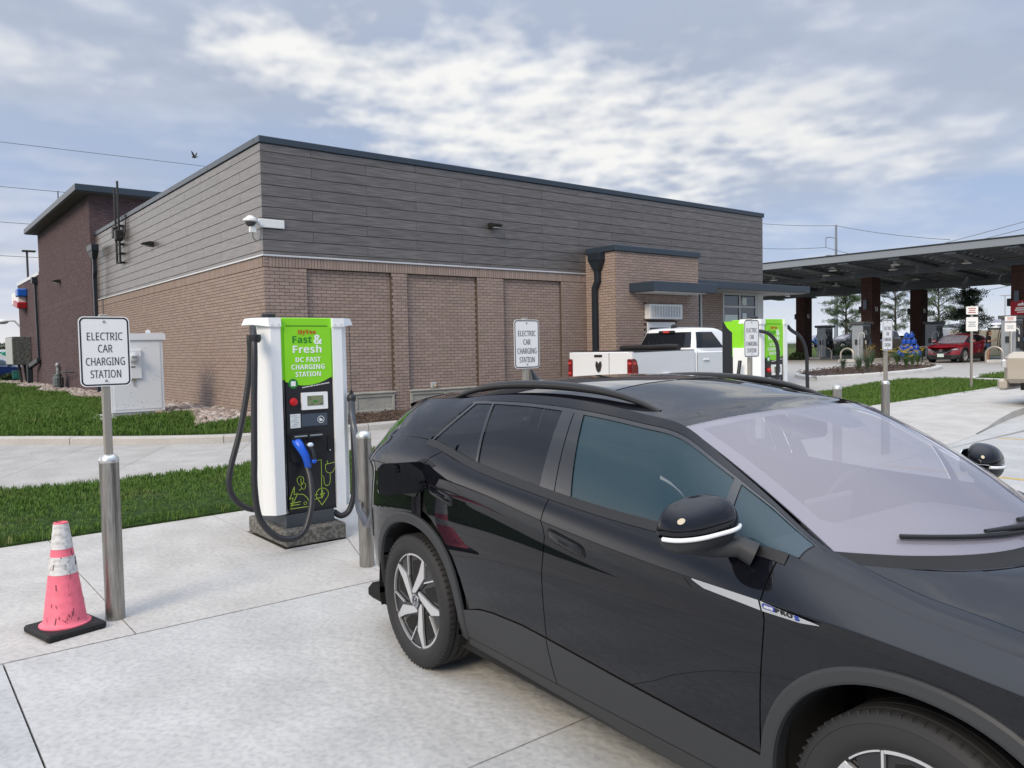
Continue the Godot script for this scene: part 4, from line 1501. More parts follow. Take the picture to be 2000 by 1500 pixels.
# bricks of one flat face. org: lower left corner of the face at y 0, ax: along, nr: outward.
# areas: [u0, u1, y0, y1, depth] in metres along ax; returns [transforms, sizes]
func brick_list(org: Vector3, ax: Vector3, nr: Vector3, areas: Array, holes: Array = []) -> Array:
	var xf := []
	var up := Vector3.UP
	for a in areas:
		var r0 := int(floor(a[2] / BH)); var r1 := int(ceil(a[3] / BH))
		for r in range(r0, r1):
			var y0: float = maxf(r * BH, a[2]); var y1: float = minf((r + 1) * BH, a[3])
			if y1 - y0 < 0.03:
				continue
			var u: float = floor(a[0] / BL) * BL - (BL * 0.5 if r % 2 else 0.0)
			while u < a[1]:
				var ua: float = maxf(u, a[0]); var ub: float = minf(u + BL, a[1])
				u += BL
				if ub - ua < 0.035:
					continue
				var cut := false
				for hl in holes:
					if (ua + ub) * 0.5 > hl[0] and (ua + ub) * 0.5 < hl[1] and (y0 + y1) * 0.5 > hl[2] and (y0 + y1) * 0.5 < hl[3]:
						cut = true
				if cut:
					continue
				var sz := Vector3(ub - ua - 0.011, y1 - y0 - 0.011, 0.03)
				xf.append([Transform3D(Basis(ax * sz.x, up * sz.y, nr * sz.z), org + ax * ((ua + ub) / 2) + up * ((y0 + y1) / 2) + nr * (a[4] - 0.015)), ub - ua])
	return xf

var brick_mesh: ArrayMesh
func unit_brick() -> ArrayMesh:
	if brick_mesh == null:
		var b := MB.new()
		# front, top, bottom and two ends; the back is in the mortar
		var h := 0.5
		b.quad(Vector3(-h, -h, h), Vector3(h, -h, h), Vector3(h, h, h), Vector3(-h, h, h), Vector3.BACK)
		b.quad(Vector3(-h, h, -h), Vector3(h, h, -h), Vector3(h, h, h), Vector3(-h, h, h), Vector3.UP)
		b.quad(Vector3(-h, -h, -h), Vector3(h, -h, -h), Vector3(h, -h, h), Vector3(-h, -h, h), Vector3.DOWN)
		b.quad(Vector3(-h, -h, -h), Vector3(-h, h, -h), Vector3(-h, h, h), Vector3(-h, -h, h), Vector3.LEFT)
		b.quad(Vector3(h, -h, -h), Vector3(h, h, -h), Vector3(h, h, h), Vector3(h, -h, h), Vector3.RIGHT)
		brick_mesh = b.mesh()
	return brick_mesh

func brick_mat(key: String) -> StandardMaterial3D:
	if mats.has(key):
		return mats[key]
	var m := mat(key, Color(1, 1, 1), 0.9, 0.0, 0.3)
	m.vertex_color_use_as_albedo = true
	grained(m, noise_tex("brick_grain", 0.05, 0.72, 1.0, FastNoiseLite.TYPE_SIMPLEX_SMOOTH, 5), 1.4, true, normal_tex("brick_rough", 0.12, 3.0), 0.4)
	return m

# single bricks up to n, the nearest to eye first; all others in one field
func lay_bricks(wall: Node3D, list: Array, base: Color, vary: float, singles: int, seedv: int) -> void:
	var eye := Vector3(0, 1.8, 0)
	var rng := RandomNumberGenerator.new(); rng.seed = seedv
	var fn := FastNoiseLite.new(); fn.seed = seedv; fn.frequency = 0.12
	var off: Vector3 = wall.global_position if wall.is_inside_tree() else Vector3.ZERO
	var order := []
	for i in list.size():
		var t: Transform3D = list[i][0]
		order.append([(t.origin + off).distance_to(eye) / maxf(list[i][1], 0.05), i])
	if singles > 0:
		order.sort_custom(func(a, b): return a[0] < b[0])
	var xf := []; var cl := []
	var tones := []
	for q in 6:
		var k := 1.0 + vary * (q / 5.0 * 2.0 - 1.0)
		var c := base * k
		var m := mat("%s_%d" % [wall.name, q], Color(c.r, c.g * (1.0 - 0.02 * (q % 3)), c.b), 0.9, 0.0, 0.3)
		grained(m, noise_tex("brick_grain", 0.05, 0.72, 1.0), 1.4, true, normal_tex("brick_rough", 0.12, 3.0), 0.4)
		tones.append(m)
	for q in order.size():
		var t: Transform3D = list[order[q][1]][0]
		if q < singles:
			var o := part("brick", unit_brick(), tones[rng.randi() % 6], wall)
			o.transform = t
		else:
			xf.append(t)
			var k := 1.0 + vary * (rng.randf() * 2.0 - 1.0) + 0.05 * fn.get_noise_3d(t.origin.x, t.origin.y, t.origin.z)
			cl.append(Color(base.r * k, base.g * k * rng.randf_range(0.97, 1.01), base.b * k * rng.randf_range(0.96, 1.02)))
	if xf.size():
		many("brick_field", unit_brick(), brick_mat("brick_field"), wall, xf, cl)

func wall_plank_mats(kind: String, c: Color) -> Array:
	var o := []
	for q in 4:
		var k := [0.93, 1.0, 1.06, 0.98][q] as float
		var m := mat("%s_plank_%d" % [kind, q], Color(c.r * k, c.g * k, c.b * k), 0.34, 0.0, 0.6)
		# long grain: the noise is drawn out along the plank
		var tex := noise_tex("wood_grain", 0.02, 0.62, 1.0, FastNoiseLite.TYPE_SIMPLEX_SMOOTH, 5, 512)
		grained(m, tex, 1.0, true, null, 0.5, Vector3(0.12, 3.0, 0.12))
		m.uv1_offset = Vector3(0.37 * q, 0.21 * q, 0.53 * q)
		m.detail_enabled = true
		m.detail_blend_mode = BaseMaterial3D.BLEND_MODE_MUL
		m.detail_albedo = noise_tex("plank_soft", 0.03, 0.86, 1.0)
		o.append(m)
	return o

func metal_blue() -> StandardMaterial3D:
	return mat("coping_blue_grey", Color(0.040, 0.056, 0.078), 0.38, 0.25)

func make_store() -> void:
	var rng := RandomNumberGenerator.new(); rng.seed = 12
	var o := thing("store_building", "store with tan brick below and grey wood-look siding above", "building")
	var X0 := 6.48; var X1 := 24.70; var Z := -16.51; var ZE := -32.9
	var mortar := mat("mortar_brown", Color(0.085, 0.062, 0.05), 0.95)
	var tan_c := Color(0.44, 0.345, 0.30)
	var bays := [[7.45, 9.58], [10.01, 12.10], [12.95, 15.01]]
	# front wall: piers flush, bays set back
	var b := MB.new()
	var d := 0.075
	b.span(Vector3(X0 + 0.01, -0.2, Z - 0.5), Vector3(X1, 3.83, Z - d - 0.009))
	b.span(Vector3(X0 + 0.008, -0.2, Z - d - 0.01), Vector3(bays[0][0], 3.585, Z - 0.009))
	b.span(Vector3(bays[0][1], -0.2, Z - d - 0.01), Vector3(bays[1][0], 3.585, Z - 0.009))
	b.span(Vector3(bays[1][1], -0.2, Z - d - 0.01), Vector3(bays[2][0], 3.585, Z - 0.009))
	b.span(Vector3(bays[2][1], -0.2, Z - d - 0.01), Vector3(16.2, 3.585, Z - 0.009))
	b.span(Vector3(X0 + 0.008, 3.585, Z - d - 0.01), Vector3(16.2, 3.815, Z - 0.009))
	b.span(Vector3(21.2, -0.2, Z - d - 0.01), Vector3(22.35, 3.60, Z - 0.009))
	var fw := part("front_wall", b, mortar, o)
	var areas := [[X0, bays[0][0], 0.15, 3.585, 0.0], [bays[0][1], bays[1][0], 0.15, 3.585, 0.0], [bays[1][1], bays[2][0], 0.15, 3.585, 0.0], [bays[2][1], 15.97, 0.15, 3.585, 0.0], [21.25, 22.35, 0.2, 3.58, 0.0]]
	for q in bays:
		areas.append([q[0], q[1], 0.78, 3.585, -d])
	var list := brick_list(Vector3(0, 0, Z), Vector3.RIGHT, Vector3.BACK, areas)
	# soldier course under the trim, three flat bricks at the corner
	var u := X0 + 0.115
	while u < 15.95:
		list.append([Transform3D(Basis(Vector3.RIGHT * 0.0635, Vector3.UP * 0.215, Vector3.BACK * 0.03), Vector3(u + BH / 2, 3.7, Z - 0.015)), 0.1])
		u += BH
	for r in 3:
		list.append([Transform3D(Basis(Vector3.RIGHT * 0.108, Vector3.UP * 0.062, Vector3.BACK * 0.03), Vector3(X0 + 0.056, 3.625 + r * BH, Z - 0.015)), 0.1])
	lay_bricks(fw, list, tan_c, 0.10, 300, 5)
	# left wall
	b = MB.new()
	b.span(Vector3(X0 + 0.009, -0.2, ZE), Vector3(X0 + 0.5, 3.83, Z - 0.05))
	var lw := part("left_wall", b, mortar, o)
	list = brick_list(Vector3(X0, 0, ZE), Vector3.BACK, Vector3.LEFT, [[0.0, Z - ZE - 0.012, 0.15, 3.585, 0.0]])
	u = 0.0
	while u < Z - ZE - 0.13:
		list.append([Transform3D(Basis(Vector3.BACK * 0.0635, Vector3.UP * 0.215, Vector3.LEFT * 0.03), Vector3(X0 + 0.015, 3.7, ZE + u + BH / 2)), 0.1])
		u += BH
	lay_bricks(lw, list, tan_c, 0.09, 0, 6)
	# light metal trim between brick and siding
	b = MB.new()
	b.span(Vector3(X0 - 0.03, 3.812, Z - 0.02), Vector3(15.97, 3.852, Z + 0.03), 0.006)
	b.span(Vector3(X0 - 0.033, 3.811, ZE), Vector3(X0 + 0.02, 3.851, Z - 0.021), 0.006)
	part("trim", b, mat("trim_aluminium", Color(0.62, 0.63, 0.65), 0.35, 0.4), o)
	# siding planks, staggered joints
	b = MB.new()
	b.span(Vector3(X0 + 0.012, 3.83, Z - 0.5), Vector3(X1 - 0.012, 6.2, Z - 0.02))
	b.span(Vector3(X0 + 0.0121, 3.831, ZE), Vector3(X0 + 0.5, 6.2, Z - 0.5))
	b.span(Vector3(X1 - 0.5, 3.6, ZE), Vector3(X1 - 0.0125, 6.2, Z - 0.5))
	var sd := part("siding", b, mat("siding_gap", Color(0.012, 0.011, 0.011), 0.9), o)
	var pm := wall_plank_mats("front", Color(0.235, 0.215, 0.21))
	var rowsy := [3.856]
	var yy := 3.932
	while yy < 6.1:
		rowsy.append(yy); yy += 0.2325
	rowsy.append(6.195)
	for face in 2:
		for r in rowsy.size() - 1:
			var y0: float = rowsy[r]; var y1: float = rowsy[r + 1]
			var top := rowsy.size() - 2 - r
			var ph := 1.15 if top % 2 == 0 else 2.495
			if face == 1:
				ph = 1.24 if top % 2 == 0 else 2.585
			var a := 0.0
			var full := (X1 - X0) if face == 0 else (Z - ZE)
			while a < full - 0.01:
				var e := minf(ph, full)
				ph += 2.69
				var mb := MB.new()
				if face == 0:
					mb.span(Vector3(X0 + a + 0.004 - (0.004 if a == 0.0 else 0.0), y0 + 0.006, Z - 0.022), Vector3(X0 + e - 0.004, y1 - 0.006, Z), 0.002)
				else:
					mb.span(Vector3(X0, y0 + 0.006, Z - e + 0.004), Vector3(X0 + 0.022, y1 - 0.006, Z - a - (0.0225 if a == 0.0 else 0.004)), 0.002)
				part("plank", mb, pm[rng.randi() % 4], sd)
				a = e
	# roof and coping
	b = MB.new(); b.span(Vector3(X0 + 0.2, 5.9, ZE), Vector3(X1 - 0.2, 6.1, Z - 0.2)); part("roof", b, mat("roof_membrane", Color(0.3, 0.3, 0.3), 0.9), o)
	b = MB.new(); b.span(Vector3(X0 - 0.03, 6.2, Z - 0.25), Vector3(X1 + 0.06, 6.345, Z + 0.035), 0.012); part("coping", b, metal_blue(), o)
	var cz := Z - 0.252
	while cz > -32.6:
		var ce := maxf(cz - 3.04, ZE)
		if cz < -27.3 and cz > -28.2:
			ce = cz
		b = MB.new()
		b.span(Vector3(X0 - 0.035, 6.2, ce + 0.004), Vector3(X0 + 0.25, 6.345, cz), 0.012)
		part("coping", b, metal_blue(), o)
		cz = ce
	b = MB.new(); b.span(Vector3(X1 - 0.25, 6.2, ZE), Vector3(X1 + 0.06, 6.345, Z - 0.252), 0.012); part("coping", b, metal_blue(), o)
	# panelled plinth in the bays, with caps
	var stone_m := concrete("plinth_stone", Color(0.40, 0.39, 0.35))
	for q in bays:
		for h in 2:
			var xa: float = lerpf(q[0], q[1], h * 0.5) + 0.004; var xe: float = lerpf(q[0], q[1], h * 0.5 + 0.5) - 0.004
			b = MB.new()
			b.span(Vector3(xa, 0.0, Z - d), Vector3(xe, 0.735, Z + 0.005), 0.004)
			for e in [[xa, xa + 0.07, 0.28, 0.735], [xe - 0.07, xe, 0.28, 0.735], [xa + 0.07, xe - 0.07, 0.66, 0.735], [xa + 0.07, xe - 0.07, 0.28, 0.37]]:
				b.span(Vector3(e[0], e[2], Z + 0.0051), Vector3(e[1], e[3], Z + 0.03), 0.008)
			part("plinth_panel", b, stone_m, o)
		b = MB.new(); b.span(Vector3(q[0] - 0.02, 0.737, Z - d - 0.004), Vector3(q[1] + 0.02, 0.785, Z + 0.055), 0.012); part("plinth_cap", b, stone_m, o)
	# projecting bay with the service window
	var BX0 := 15.97; var BX1 := 19.575; var BZ := -15.33
	b = MB.new()
	b.span(Vector3(BX0 + 0.009, -0.1, Z), Vector3(BX1 - 0.009, 4.38, BZ - 0.009))
	var bay := part("service_bay", b, mortar, o)
	list = brick_list(Vector3(0, 0, BZ), Vector3.RIGHT, Vector3.BACK, [[BX0, BX1, 0.1, 4.37, 0.0]], [[17.2, 18.55, 1.0, 2.95]])
	list += brick_list(Vector3(BX0, 0, Z), Vector3.BACK, Vector3.LEFT, [[0.0, BZ - Z - 0.012, 0.15, 4.37, 0.0]])
	list += brick_list(Vector3(BX1, 0, BZ), Vector3.FORWARD, Vector3.RIGHT, [[0.012, 1.17, 0.15, 4.37, 0.0]])
	for i in 18:
		list.append([Transform3D(Basis(Vector3.RIGHT * 0.0635, Vector3.UP * 0.2, Vector3.BACK * 0.03), Vector3(17.2 + BH * (i + 0.5), 3.05, BZ - 0.013)), 0.1])
	lay_bricks(bay, list, tan_c * 1.02, 0.09, 0, 7)
	b = MB.new(); b.span(Vector3(BX0 - 0.05, 4.375, Z + 0.04), Vector3(BX1 + 0.05, 4.54, BZ + 0.05), 0.012); part("bay_coping", b, metal_blue(), o)
	b = MB.new(); b.span(Vector3(17.22, 1.05, BZ - 0.008), Vector3(18.45, 2.42, BZ + 0.02), 0.01); var sw := part("service_window", b, mat("window_white", Color(0.70, 0.71, 0.72), 0.35), o)
	b = MB.new(); b.span(Vector3(17.32, 1.15, BZ + 0.0205), Vector3(18.3, 2.26, BZ + 0.024)); part("pane", b, mat("window_dark", Color(0.02, 0.025, 0.035), 0.06), sw)
	# louvred white box over the window
	b = MB.new()
	b.span(Vector3(17.13, 2.50, BZ - 0.005), Vector3(18.57, 2.93, BZ + 0.20), 0.012)
	var lb := part("window_hood", b, mat("window_white", Color(0.70, 0.71, 0.72), 0.35), o)
	for i in 11:
		b = MB.new(); b.span(Vector3(17.22 + i * 0.118, 2.56, BZ + 0.2005), Vector3(17.285 + i * 0.118, 2.87, BZ + 0.215), 0.006); part("louvre", b, mat("louvre_grey", Color(0.45, 0.46, 0.47), 0.4), lb)
	# flat awning
	b = MB.new(); b.span(Vector3(16.5, 3.24, BZ + 0.001), Vector3(19.25, 3.50, -14.40), 0.01); var aw := part("awning", b, metal_blue(), o)
	b = MB.new(); b.span(Vector3(16.62, 3.215, BZ + 0.1), Vector3(18.9, 3.2395, -14.52), 0.005); part("soffit", b, mat("soffit_white", Color(0.55, 0.55, 0.53), 0.6), aw)
	# entrance side: glazed corner under a flat canopy
	b = MB.new(); b.span(Vector3(19.6, 3.50, Z - 0.3), Vector3(26.0, 3.72, -15.45), 0.012)
	b.span(Vector3(X1 + 0.02, 3.501, -22.0), Vector3(26.0, 3.719, Z - 0.301), 0.012)
	var ec := part("entry_canopy", b, metal_blue(), o)
	b = MB.new(); b.span(Vector3(19.7, 3.475, Z - 0.2), Vector3(25.9, 3.499, -15.55), 0.004); part("soffit", b, mat("soffit_grey", Color(0.32, 0.32, 0.32), 0.6), ec)
	b = MB.new()
	for dx in [0.0, 0.42]:
		b.tube([Vector3(24.62 + dx * 0.2, 3.48, -15.6), Vector3(24.7 + dx * 0.55, 3.36, -15.6)], 0.018, 6)
	b.tube([Vector3(24.7, 3.36, -15.6), Vector3(24.94, 3.36, -15.6)], 0.018, 6); part("bracket", b, mat("trim_aluminium", Color(0.62, 0.63, 0.65), 0.35, 0.4), ec)
	var fr := mat("frame_alu", Color(0.45, 0.46, 0.46), 0.4, 0.3)
	var glass := mat("store_glass", Color(0.02, 0.03, 0.05), 0.03)
	glass.metallic_specular = 0.9
	b = MB.new()
	for q in [[22.36, 22.44], [23.28, 23.36], [24.22, 24.34]]:
		b.span(Vector3(q[0], 0.1, Z - 0.06), Vector3(q[1], 3.5, Z + 0.012), 0.006)
	for y in [0.1, 1.42, 2.98, 3.42]:
		b.span(Vector3(22.445, y, Z - 0.05), Vector3(24.215, y + 0.075, Z + 0.006), 0.006)
	b.span(Vector3(19.58, 0.1, Z - 0.05), Vector3(19.62, 3.5, Z + 0.012)); b.span(Vector3(21.16, 0.1, Z - 0.05), Vector3(21.25, 3.5, Z + 0.012), 0.006)
	var sf := part("shopfront", b, fr, o)
	for q in [[22.445, 23.275], [23.365, 24.215]]:
		for y in [[0.18, 1.415], [1.5, 2.975], [3.06, 3.415]]:
			b = MB.new(); b.span(Vector3(q[0], y[0], Z - 0.03), Vector3(q[1], y[1], Z - 0.02)); part("pane", b, glass, sf)
	b = MB.new(); b.span(Vector3(19.62, 0.1, Z - 0.03), Vector3(21.155, 3.5, Z - 0.02)); part("pane", b, glass, sf)
	for q in [[23.50, 2.42, 0.24, 0.38], [23.50, 3.08, 0.24, 0.26], [22.5, 2.52, 0.72, 0.22]]:
		b = MB.new(); b.span(Vector3(q[0], q[1], Z - 0.019), Vector3(q[0] + q[2], q[1] + q[3], Z - 0.016)); part("paper_notice", b, mat("paper_white", Color(0.62, 0.70, 0.66), 0.7), sf)
	b = MB.new(); b.span(Vector3(24.345, 0.05, Z - 0.3), Vector3(X1, 3.5, Z + 0.02), 0.01); part("corner_post", b, mat("post_white", Color(0.55, 0.56, 0.55), 0.45), o)
	b = MB.new(); b.span(Vector3(X1 - 0.4, 0.0, -32.0), Vector3(X1 - 0.02, 3.6, Z - 0.32)); part("side_wall", b, mortar, o)

	# things fixed to the walls
	downspout("blue-grey downspout with funnel head at the brick window bay", Vector3(15.97, 0, -15.95), Vector3.LEFT, 4.36, 3.55, 0.34)
	wall_light("small black wall light on the dark front siding", Vector3(12.6, 4.93, Z), Vector3.BACK)
	wall_light("small black wall light on the pale left siding", Vector3(X0, 5.03, -25.04), Vector3.LEFT)
	# corner camera on its white arm
	var wc := mat("camera_white", Color(0.72, 0.74, 0.75), 0.35)
	var cm := thing("security_camera", "white dome security camera on an arm at the siding corner", "security camera", Vector3(6.48, 4.5, Z))
	b = MB.new(); b.span(Vector3(-0.10, -0.09, 0.002), Vector3(0.475, 0.09, 0.05), 0.01); part("bracket", b, wc, cm)
	b = MB.new(); b.tube([Vector3(-0.02, -0.06, 0.02), Vector3(-0.12, 0.02, 0.02), Vector3(-0.24, 0.09, 0.02)], [0.05, 0.045, 0.05], 8); part("arm", b, wc, cm)
	b = MB.new(); b.lathe([Vector2(0.001, 0.14), Vector2(0.05, 0.135), Vector2(0.10, 0.09), Vector2(0.15, 0.06), Vector2(0.155, 0.02), Vector2(0.12, 0.0)], 20, Vector3(-0.26, 0.0, 0.02), Basis(Vector3.RIGHT, Vector3.FORWARD, Vector3.UP)); part("hood", b, wc, cm)
	b = MB.new(); b.ball(Vector3(-0.26, 0.0, 0.02), Vector3(0.11, 0.10, 0.11), 14, 8); part("dome", b, mat("dome_dark", Color(0.05, 0.05, 0.055), 0.1), cm)
	b = MB.new(); b.box(Vector3(-0.22, -0.14, 0.02), Vector3(0.14, 0.16, 0.08), 0.01); part("junction_box", b, wc, cm)
	b = MB.new(); b.tube(smooth_path([Vector3(-0.22, -0.21, 0.02), Vector3(-0.21, -0.33, 0.02), Vector3(-0.12, -0.38, 0.02), Vector3(-0.05, -0.28, 0.02), Vector3(-0.04, -0.08, 0.02)]), 0.012, 6); part("cable", b, mat("cable_grey", Color(0.12, 0.13, 0.14), 0.5), cm)
	# conduit mast on the left wall
	var ms := thing("service_mast", "twin black service pipes standing against the left siding", "conduit", Vector3(X0, 4.8, -28.6))
	var pk := mat("pipe_black", Color(0.015, 0.015, 0.016), 0.45)
	for dz in [-0.22, 0.22]:
		b = MB.new(); b.tube([Vector3(-0.16, 0.0, dz), Vector3(-0.16, 2.55 + dz * 0.4, dz)], 0.036, 8); part("pipe", b, pk, ms)
		b = MB.new(); b.box(Vector3(-0.17, 0.95 - dz * 0.3, dz * 0.8), Vector3(0.24, 0.36, 0.22), 0.03); part("splice_box", b, pk, ms)
	b = MB.new()
	for y in [0.0, 0.3, 0.6, 1.2]:
		b.span(Vector3(-0.18, y, -0.26), Vector3(-0.02, y + 0.03, 0.26), 0.005)
	part("rung", b, pk, ms)
	b = MB.new(); b.tube(smooth_path([Vector3(-0.16, 0.8, 0.3), Vector3(-0.1, 0.85, 0.62), Vector3(-0.05, 1.3, 0.66), Vector3(-0.05, 1.5, 0.66)]), 0.02, 6); part("cable", b, pk, ms)
	# hose tap on the front wall
	var tp := thing("hose_tap", "small grey hose tap box on the brick above the stone plinth", "tap", Vector3(10.71, 0.87, Z - 0.075))
	b = MB.new(); b.span(Vector3(-0.08, -0.07, 0), Vector3(0.08, 0.07, 0.08), 0.012); part("box", b, mat("frame_alu", Color(0.45, 0.46, 0.46), 0.4, 0.3), tp)
	b = MB.new(); b.tube([Vector3(0.0, 0.0, 0.08), Vector3(0.02, -0.02, 0.13), Vector3(0.03, -0.06, 0.13)], 0.018, 8); part("spout", b, mat("brass", Color(0.35, 0.25, 0.1), 0.35, 0.9), tp)

func downspout(label: String, at: Vector3, out: Vector3, top: float, jog: float, w: float) -> void:
	var o := thing("downspout", label, "downspout", at)
	var m := mat("spout_blue_black", Color(0.018, 0.026, 0.036), 0.4, 0.2)
	var side := out.cross(Vector3.UP)
	var bs := Basis(side, Vector3.UP, side.cross(Vector3.UP))
	var b := MB.new()
	var z := bs.z if bs.z.dot(out) > 0.0 else -bs.z
	b.box(Vector3(0, top - 0.10, 0) + out * 0.13, Vector3(w * 1.35, 0.22, 0.24), 0.01, Basis(side, Vector3.UP, z))
	var hw := w * 0.66
	var rows := []
	for q in [[top - 0.21, hw, 0.22], [top - 0.48, 0.10, 0.16]]:
		var row := []
		for e in [[-1, 0], [-1, 1], [1, 1], [1, 0]]:
			row.append(side * (e[0] * q[1]) + out * (e[1] * q[2] + 0.01) + Vector3(0, q[0], 0))
		rows.append(row)
	for j in 3:
		b.quad(rows[0][j], rows[0][j + 1], rows[1][j + 1], rows[1][j], [-side, out, side][j])
	part("funnel", b, m, o)
	b = MB.new()
	b.bar(Vector3(0, top - 0.46, 0) + out * 0.09, Vector3(0, jog, 0) + out * 0.09, 0.16, 0.13, out, 0.01)
	b.bar(Vector3(0, jog + 0.03, 0) + out * 0.09, Vector3(0, jog - 0.17, 0) + out * 0.085 - Vector3(0.0, 0.0, 0.12) * absf(out.x), 0.15, 0.13, out, 0.01)
	b.bar(Vector3(0, jog - 0.14, 0) + out * 0.085 - Vector3(0, 0, 0.12) * absf(out.x), Vector3(0, 0.25, 0) + out * 0.085 - Vector3(0, 0, 0.12) * absf(out.x), 0.155, 0.12, out, 0.01)
	part("pipe", b, m, o)

func wall_light(label: String, at: Vector3, out: Vector3) -> void:
	var o := thing("wall_light", label, "wall light", at, 0.0, "wall lights")
	var side := Vector3.UP.cross(out)
	var b := MB.new()
	b.prism(poly([[0.0, 0.06], [0.0, -0.07], [0.10, -0.075], [0.30, -0.015], [0.31, 0.01], [0.12, 0.065]]), 0.26, -side * 0.13, Basis(out, Vector3.UP, side))
	part("housing", b, mat("fixture_black", Color(0.014, 0.014, 0.014), 0.45), o)
	b = MB.new(); b.box(out * 0.17 + Vector3(0, -0.062, 0), Vector3(0.16, 0.015, 0.16), 0.003); part("lens", b, mat("lamp_clear", Color(0.7, 0.7, 0.7), 0.1), o)

func make_tower() -> void:
	var o := thing("brick_tower", "dark purple-brown brick block with overhanging flat roof at left", "building")
	var TX := 6.30
	var mortar := mat("mortar_dark", Color(0.018, 0.014, 0.015), 0.95)
	var plum := Color(0.175, 0.125, 0.135)
	var b := MB.new()
	b.span(Vector3(TX + 0.009, -0.2, -44.8), Vector3(14.0, 7.80, -32.809))
	var tw := part("tower_wall", b, mortar, o)
	var list := brick_list(Vector3(TX, 0, -44.8), Vector3.BACK, Vector3.LEFT, [[0.0, 11.988, 0.15, 3.95, 0.0], [0.0, 11.988, 4.17, 7.78, 0.0]])
	var u := 0.0
	while u < 11.9:
		list.append([Transform3D(Basis(Vector3.BACK * 0.0635, Vector3.UP * 0.215, Vector3.LEFT * 0.03), Vector3(TX + 0.015, 4.06, -44.8 + u + BH / 2)), 0.1])
		u += BH
	list += brick_list(Vector3(0, 0, -32.8), Vector3.RIGHT, Vector3.BACK, [[TX, 10.5, 3.9, 7.78, 0.0], [TX, 6.5, 0.1, 3.9, 0.0]])
	lay_bricks(tw, list, plum, 0.16, 0, 21)
	b = MB.new(); b.span(Vector3(5.78, 7.74, -45.2), Vector3(14.5, 7.985, -32.27), 0.015); var rf := part("roof", b, metal_blue(), o)
	b = MB.new(); b.span(Vector3(5.84, 7.715, -45.1), Vector3(14.4, 7.738, -32.33)); part("soffit", b, mat("soffit_dark", Color(0.09, 0.085, 0.085), 0.7), rf)
	b = MB.new(); b.span(Vector3(TX + 0.009, -0.2, -52.5), Vector3(14.0, 5.75, -44.81))
	var wg := part("wing_wall", b, mortar, o)
	list = brick_list(Vector3(TX, 0, -52.5), Vector3.BACK, Vector3.LEFT, [[0.0, 7.69, 0.15, 5.73, 0.0]])
	lay_bricks(wg, list, plum, 0.16, 0, 22)
	b = MB.new(); b.span(Vector3(TX - 0.04, 5.75, -52.55), Vector3(TX + 0.3, 5.93, -44.82), 0.012); part("coping", b, mat("trim_aluminium", Color(0.62, 0.63, 0.65), 0.35, 0.4), o)
	downspout("dark downspout in the corner between pale siding and dark brick", Vector3(TX, 0, -31.75), Vector3.LEFT, 5.72, 4.75, 0.62)
	var ds := thing("downspout", "thin downspout with a stepped foot on the dark brick wing", "downspout", Vector3(TX, 0, -45.6))
	var m := mat("spout_blue_black", Color(0.018, 0.026, 0.036), 0.4, 0.2)
	b = MB.new(); b.box(Vector3(-0.12, 5.55, 0), Vector3(0.24, 0.3, 0.42), 0.01); part("funnel", b, m, ds)
	b = MB.new(); b.bar(Vector3(-0.09, 5.45, 0), Vector3(-0.09, 1.55, 0.25), 0.12, 0.10, Vector3.LEFT, 0.01); b.bar(Vector3(-0.12, 1.58, 0.25), Vector3(-0.36, 1.25, -1.0), 0.24, 0.2, Vector3.LEFT, 0.02); b.bar(Vector3(-0.36, 1.35, -0.98), Vector3(-0.36, 0.3, -0.98), 0.30, 0.24, Vector3.LEFT, 0.02); part("pipe", b, m, ds)
	wall_light("small black wall light on the dark brick tower", Vector3(TX, 5.02, -39.2), Vector3.LEFT)
	# sign box on the wing
	var sg := thing("wall_sign", "projecting blue, white and red sign box on the dark brick wing", "sign", Vector3(TX, 4.95, -50.6))
	b = MB.new(); b.box(Vector3(-0.2, 0.0, 0), Vector3(0.4, 0.62, 2.5), 0.03); part("panel", b, mat("sign_white", Color(0.80, 0.80, 0.80), 0.4), sg)
	b = MB.new(); b.box(Vector3(-0.22, 0.22, 1.2), Vector3(0.46, 0.42, 0.9), 0.05); part("blue_end", b, mat("sign_blue", Color(0.01, 0.10, 0.45), 0.3), sg)
	b = MB.new(); b.box(Vector3(-0.23, -0.36, 0.7), Vector3(0.48, 0.34, 1.6), 0.05, Basis(Vector3.RIGHT, 0.12)); part("red_end", b, mat("sign_red", Color(0.35, 0.012, 0.02), 0.3), sg)
	var cm := thing("security_camera", "white dome camera at the far left end of the dark wing", "security camera", Vector3(TX, 3.75, -52.3))
	b = MB.new(); b.tube([Vector3(0, -0.3, 0), Vector3(-0.25, 0.05, 0), Vector3(-0.7, 0.05, 0)], 0.05, 8); part("arm", b, mat("camera_white", Color(0.72, 0.74, 0.75), 0.35), cm)
	b = MB.new(); b.ball(Vector3(-0.85, 0.0, 0), Vector3(0.32, 0.14, 0.32), 12, 8); part("hood", b, mat("camera_white", Color(0.72, 0.74, 0.75), 0.35), cm)
	# grey switch cabinet on the wing
	var cb := thing("wall_cabinet", "tall grey switch cabinet hung on the dark brick wing", "electrical cabinet", Vector3(TX, 1.35, -50.0))
	var gm := grained(mat("cabinet_grey", Color(0.17, 0.18, 0.165), 0.5, 0.2), noise_tex("turf", 0.02, 0.8, 1.0), 0.5)
	b = MB.new(); b.span(Vector3(-0.85, 0, -1.2), Vector3(-0.002, 1.48, 1.6), 0.02); part("case", b, gm, cb)
	for q in [[-1.15, -0.22], [-0.20, 0.70], [0.72, 1.55]]:
		b = MB.new(); b.span(Vector3(-0.875, 0.04, q[0]), Vector3(-0.851, 1.44, q[1]), 0.006); part("door", b, mat("cabinet_pale", Color(0.42, 0.45, 0.44), 0.45, 0.2), cb)
	b = MB.new()
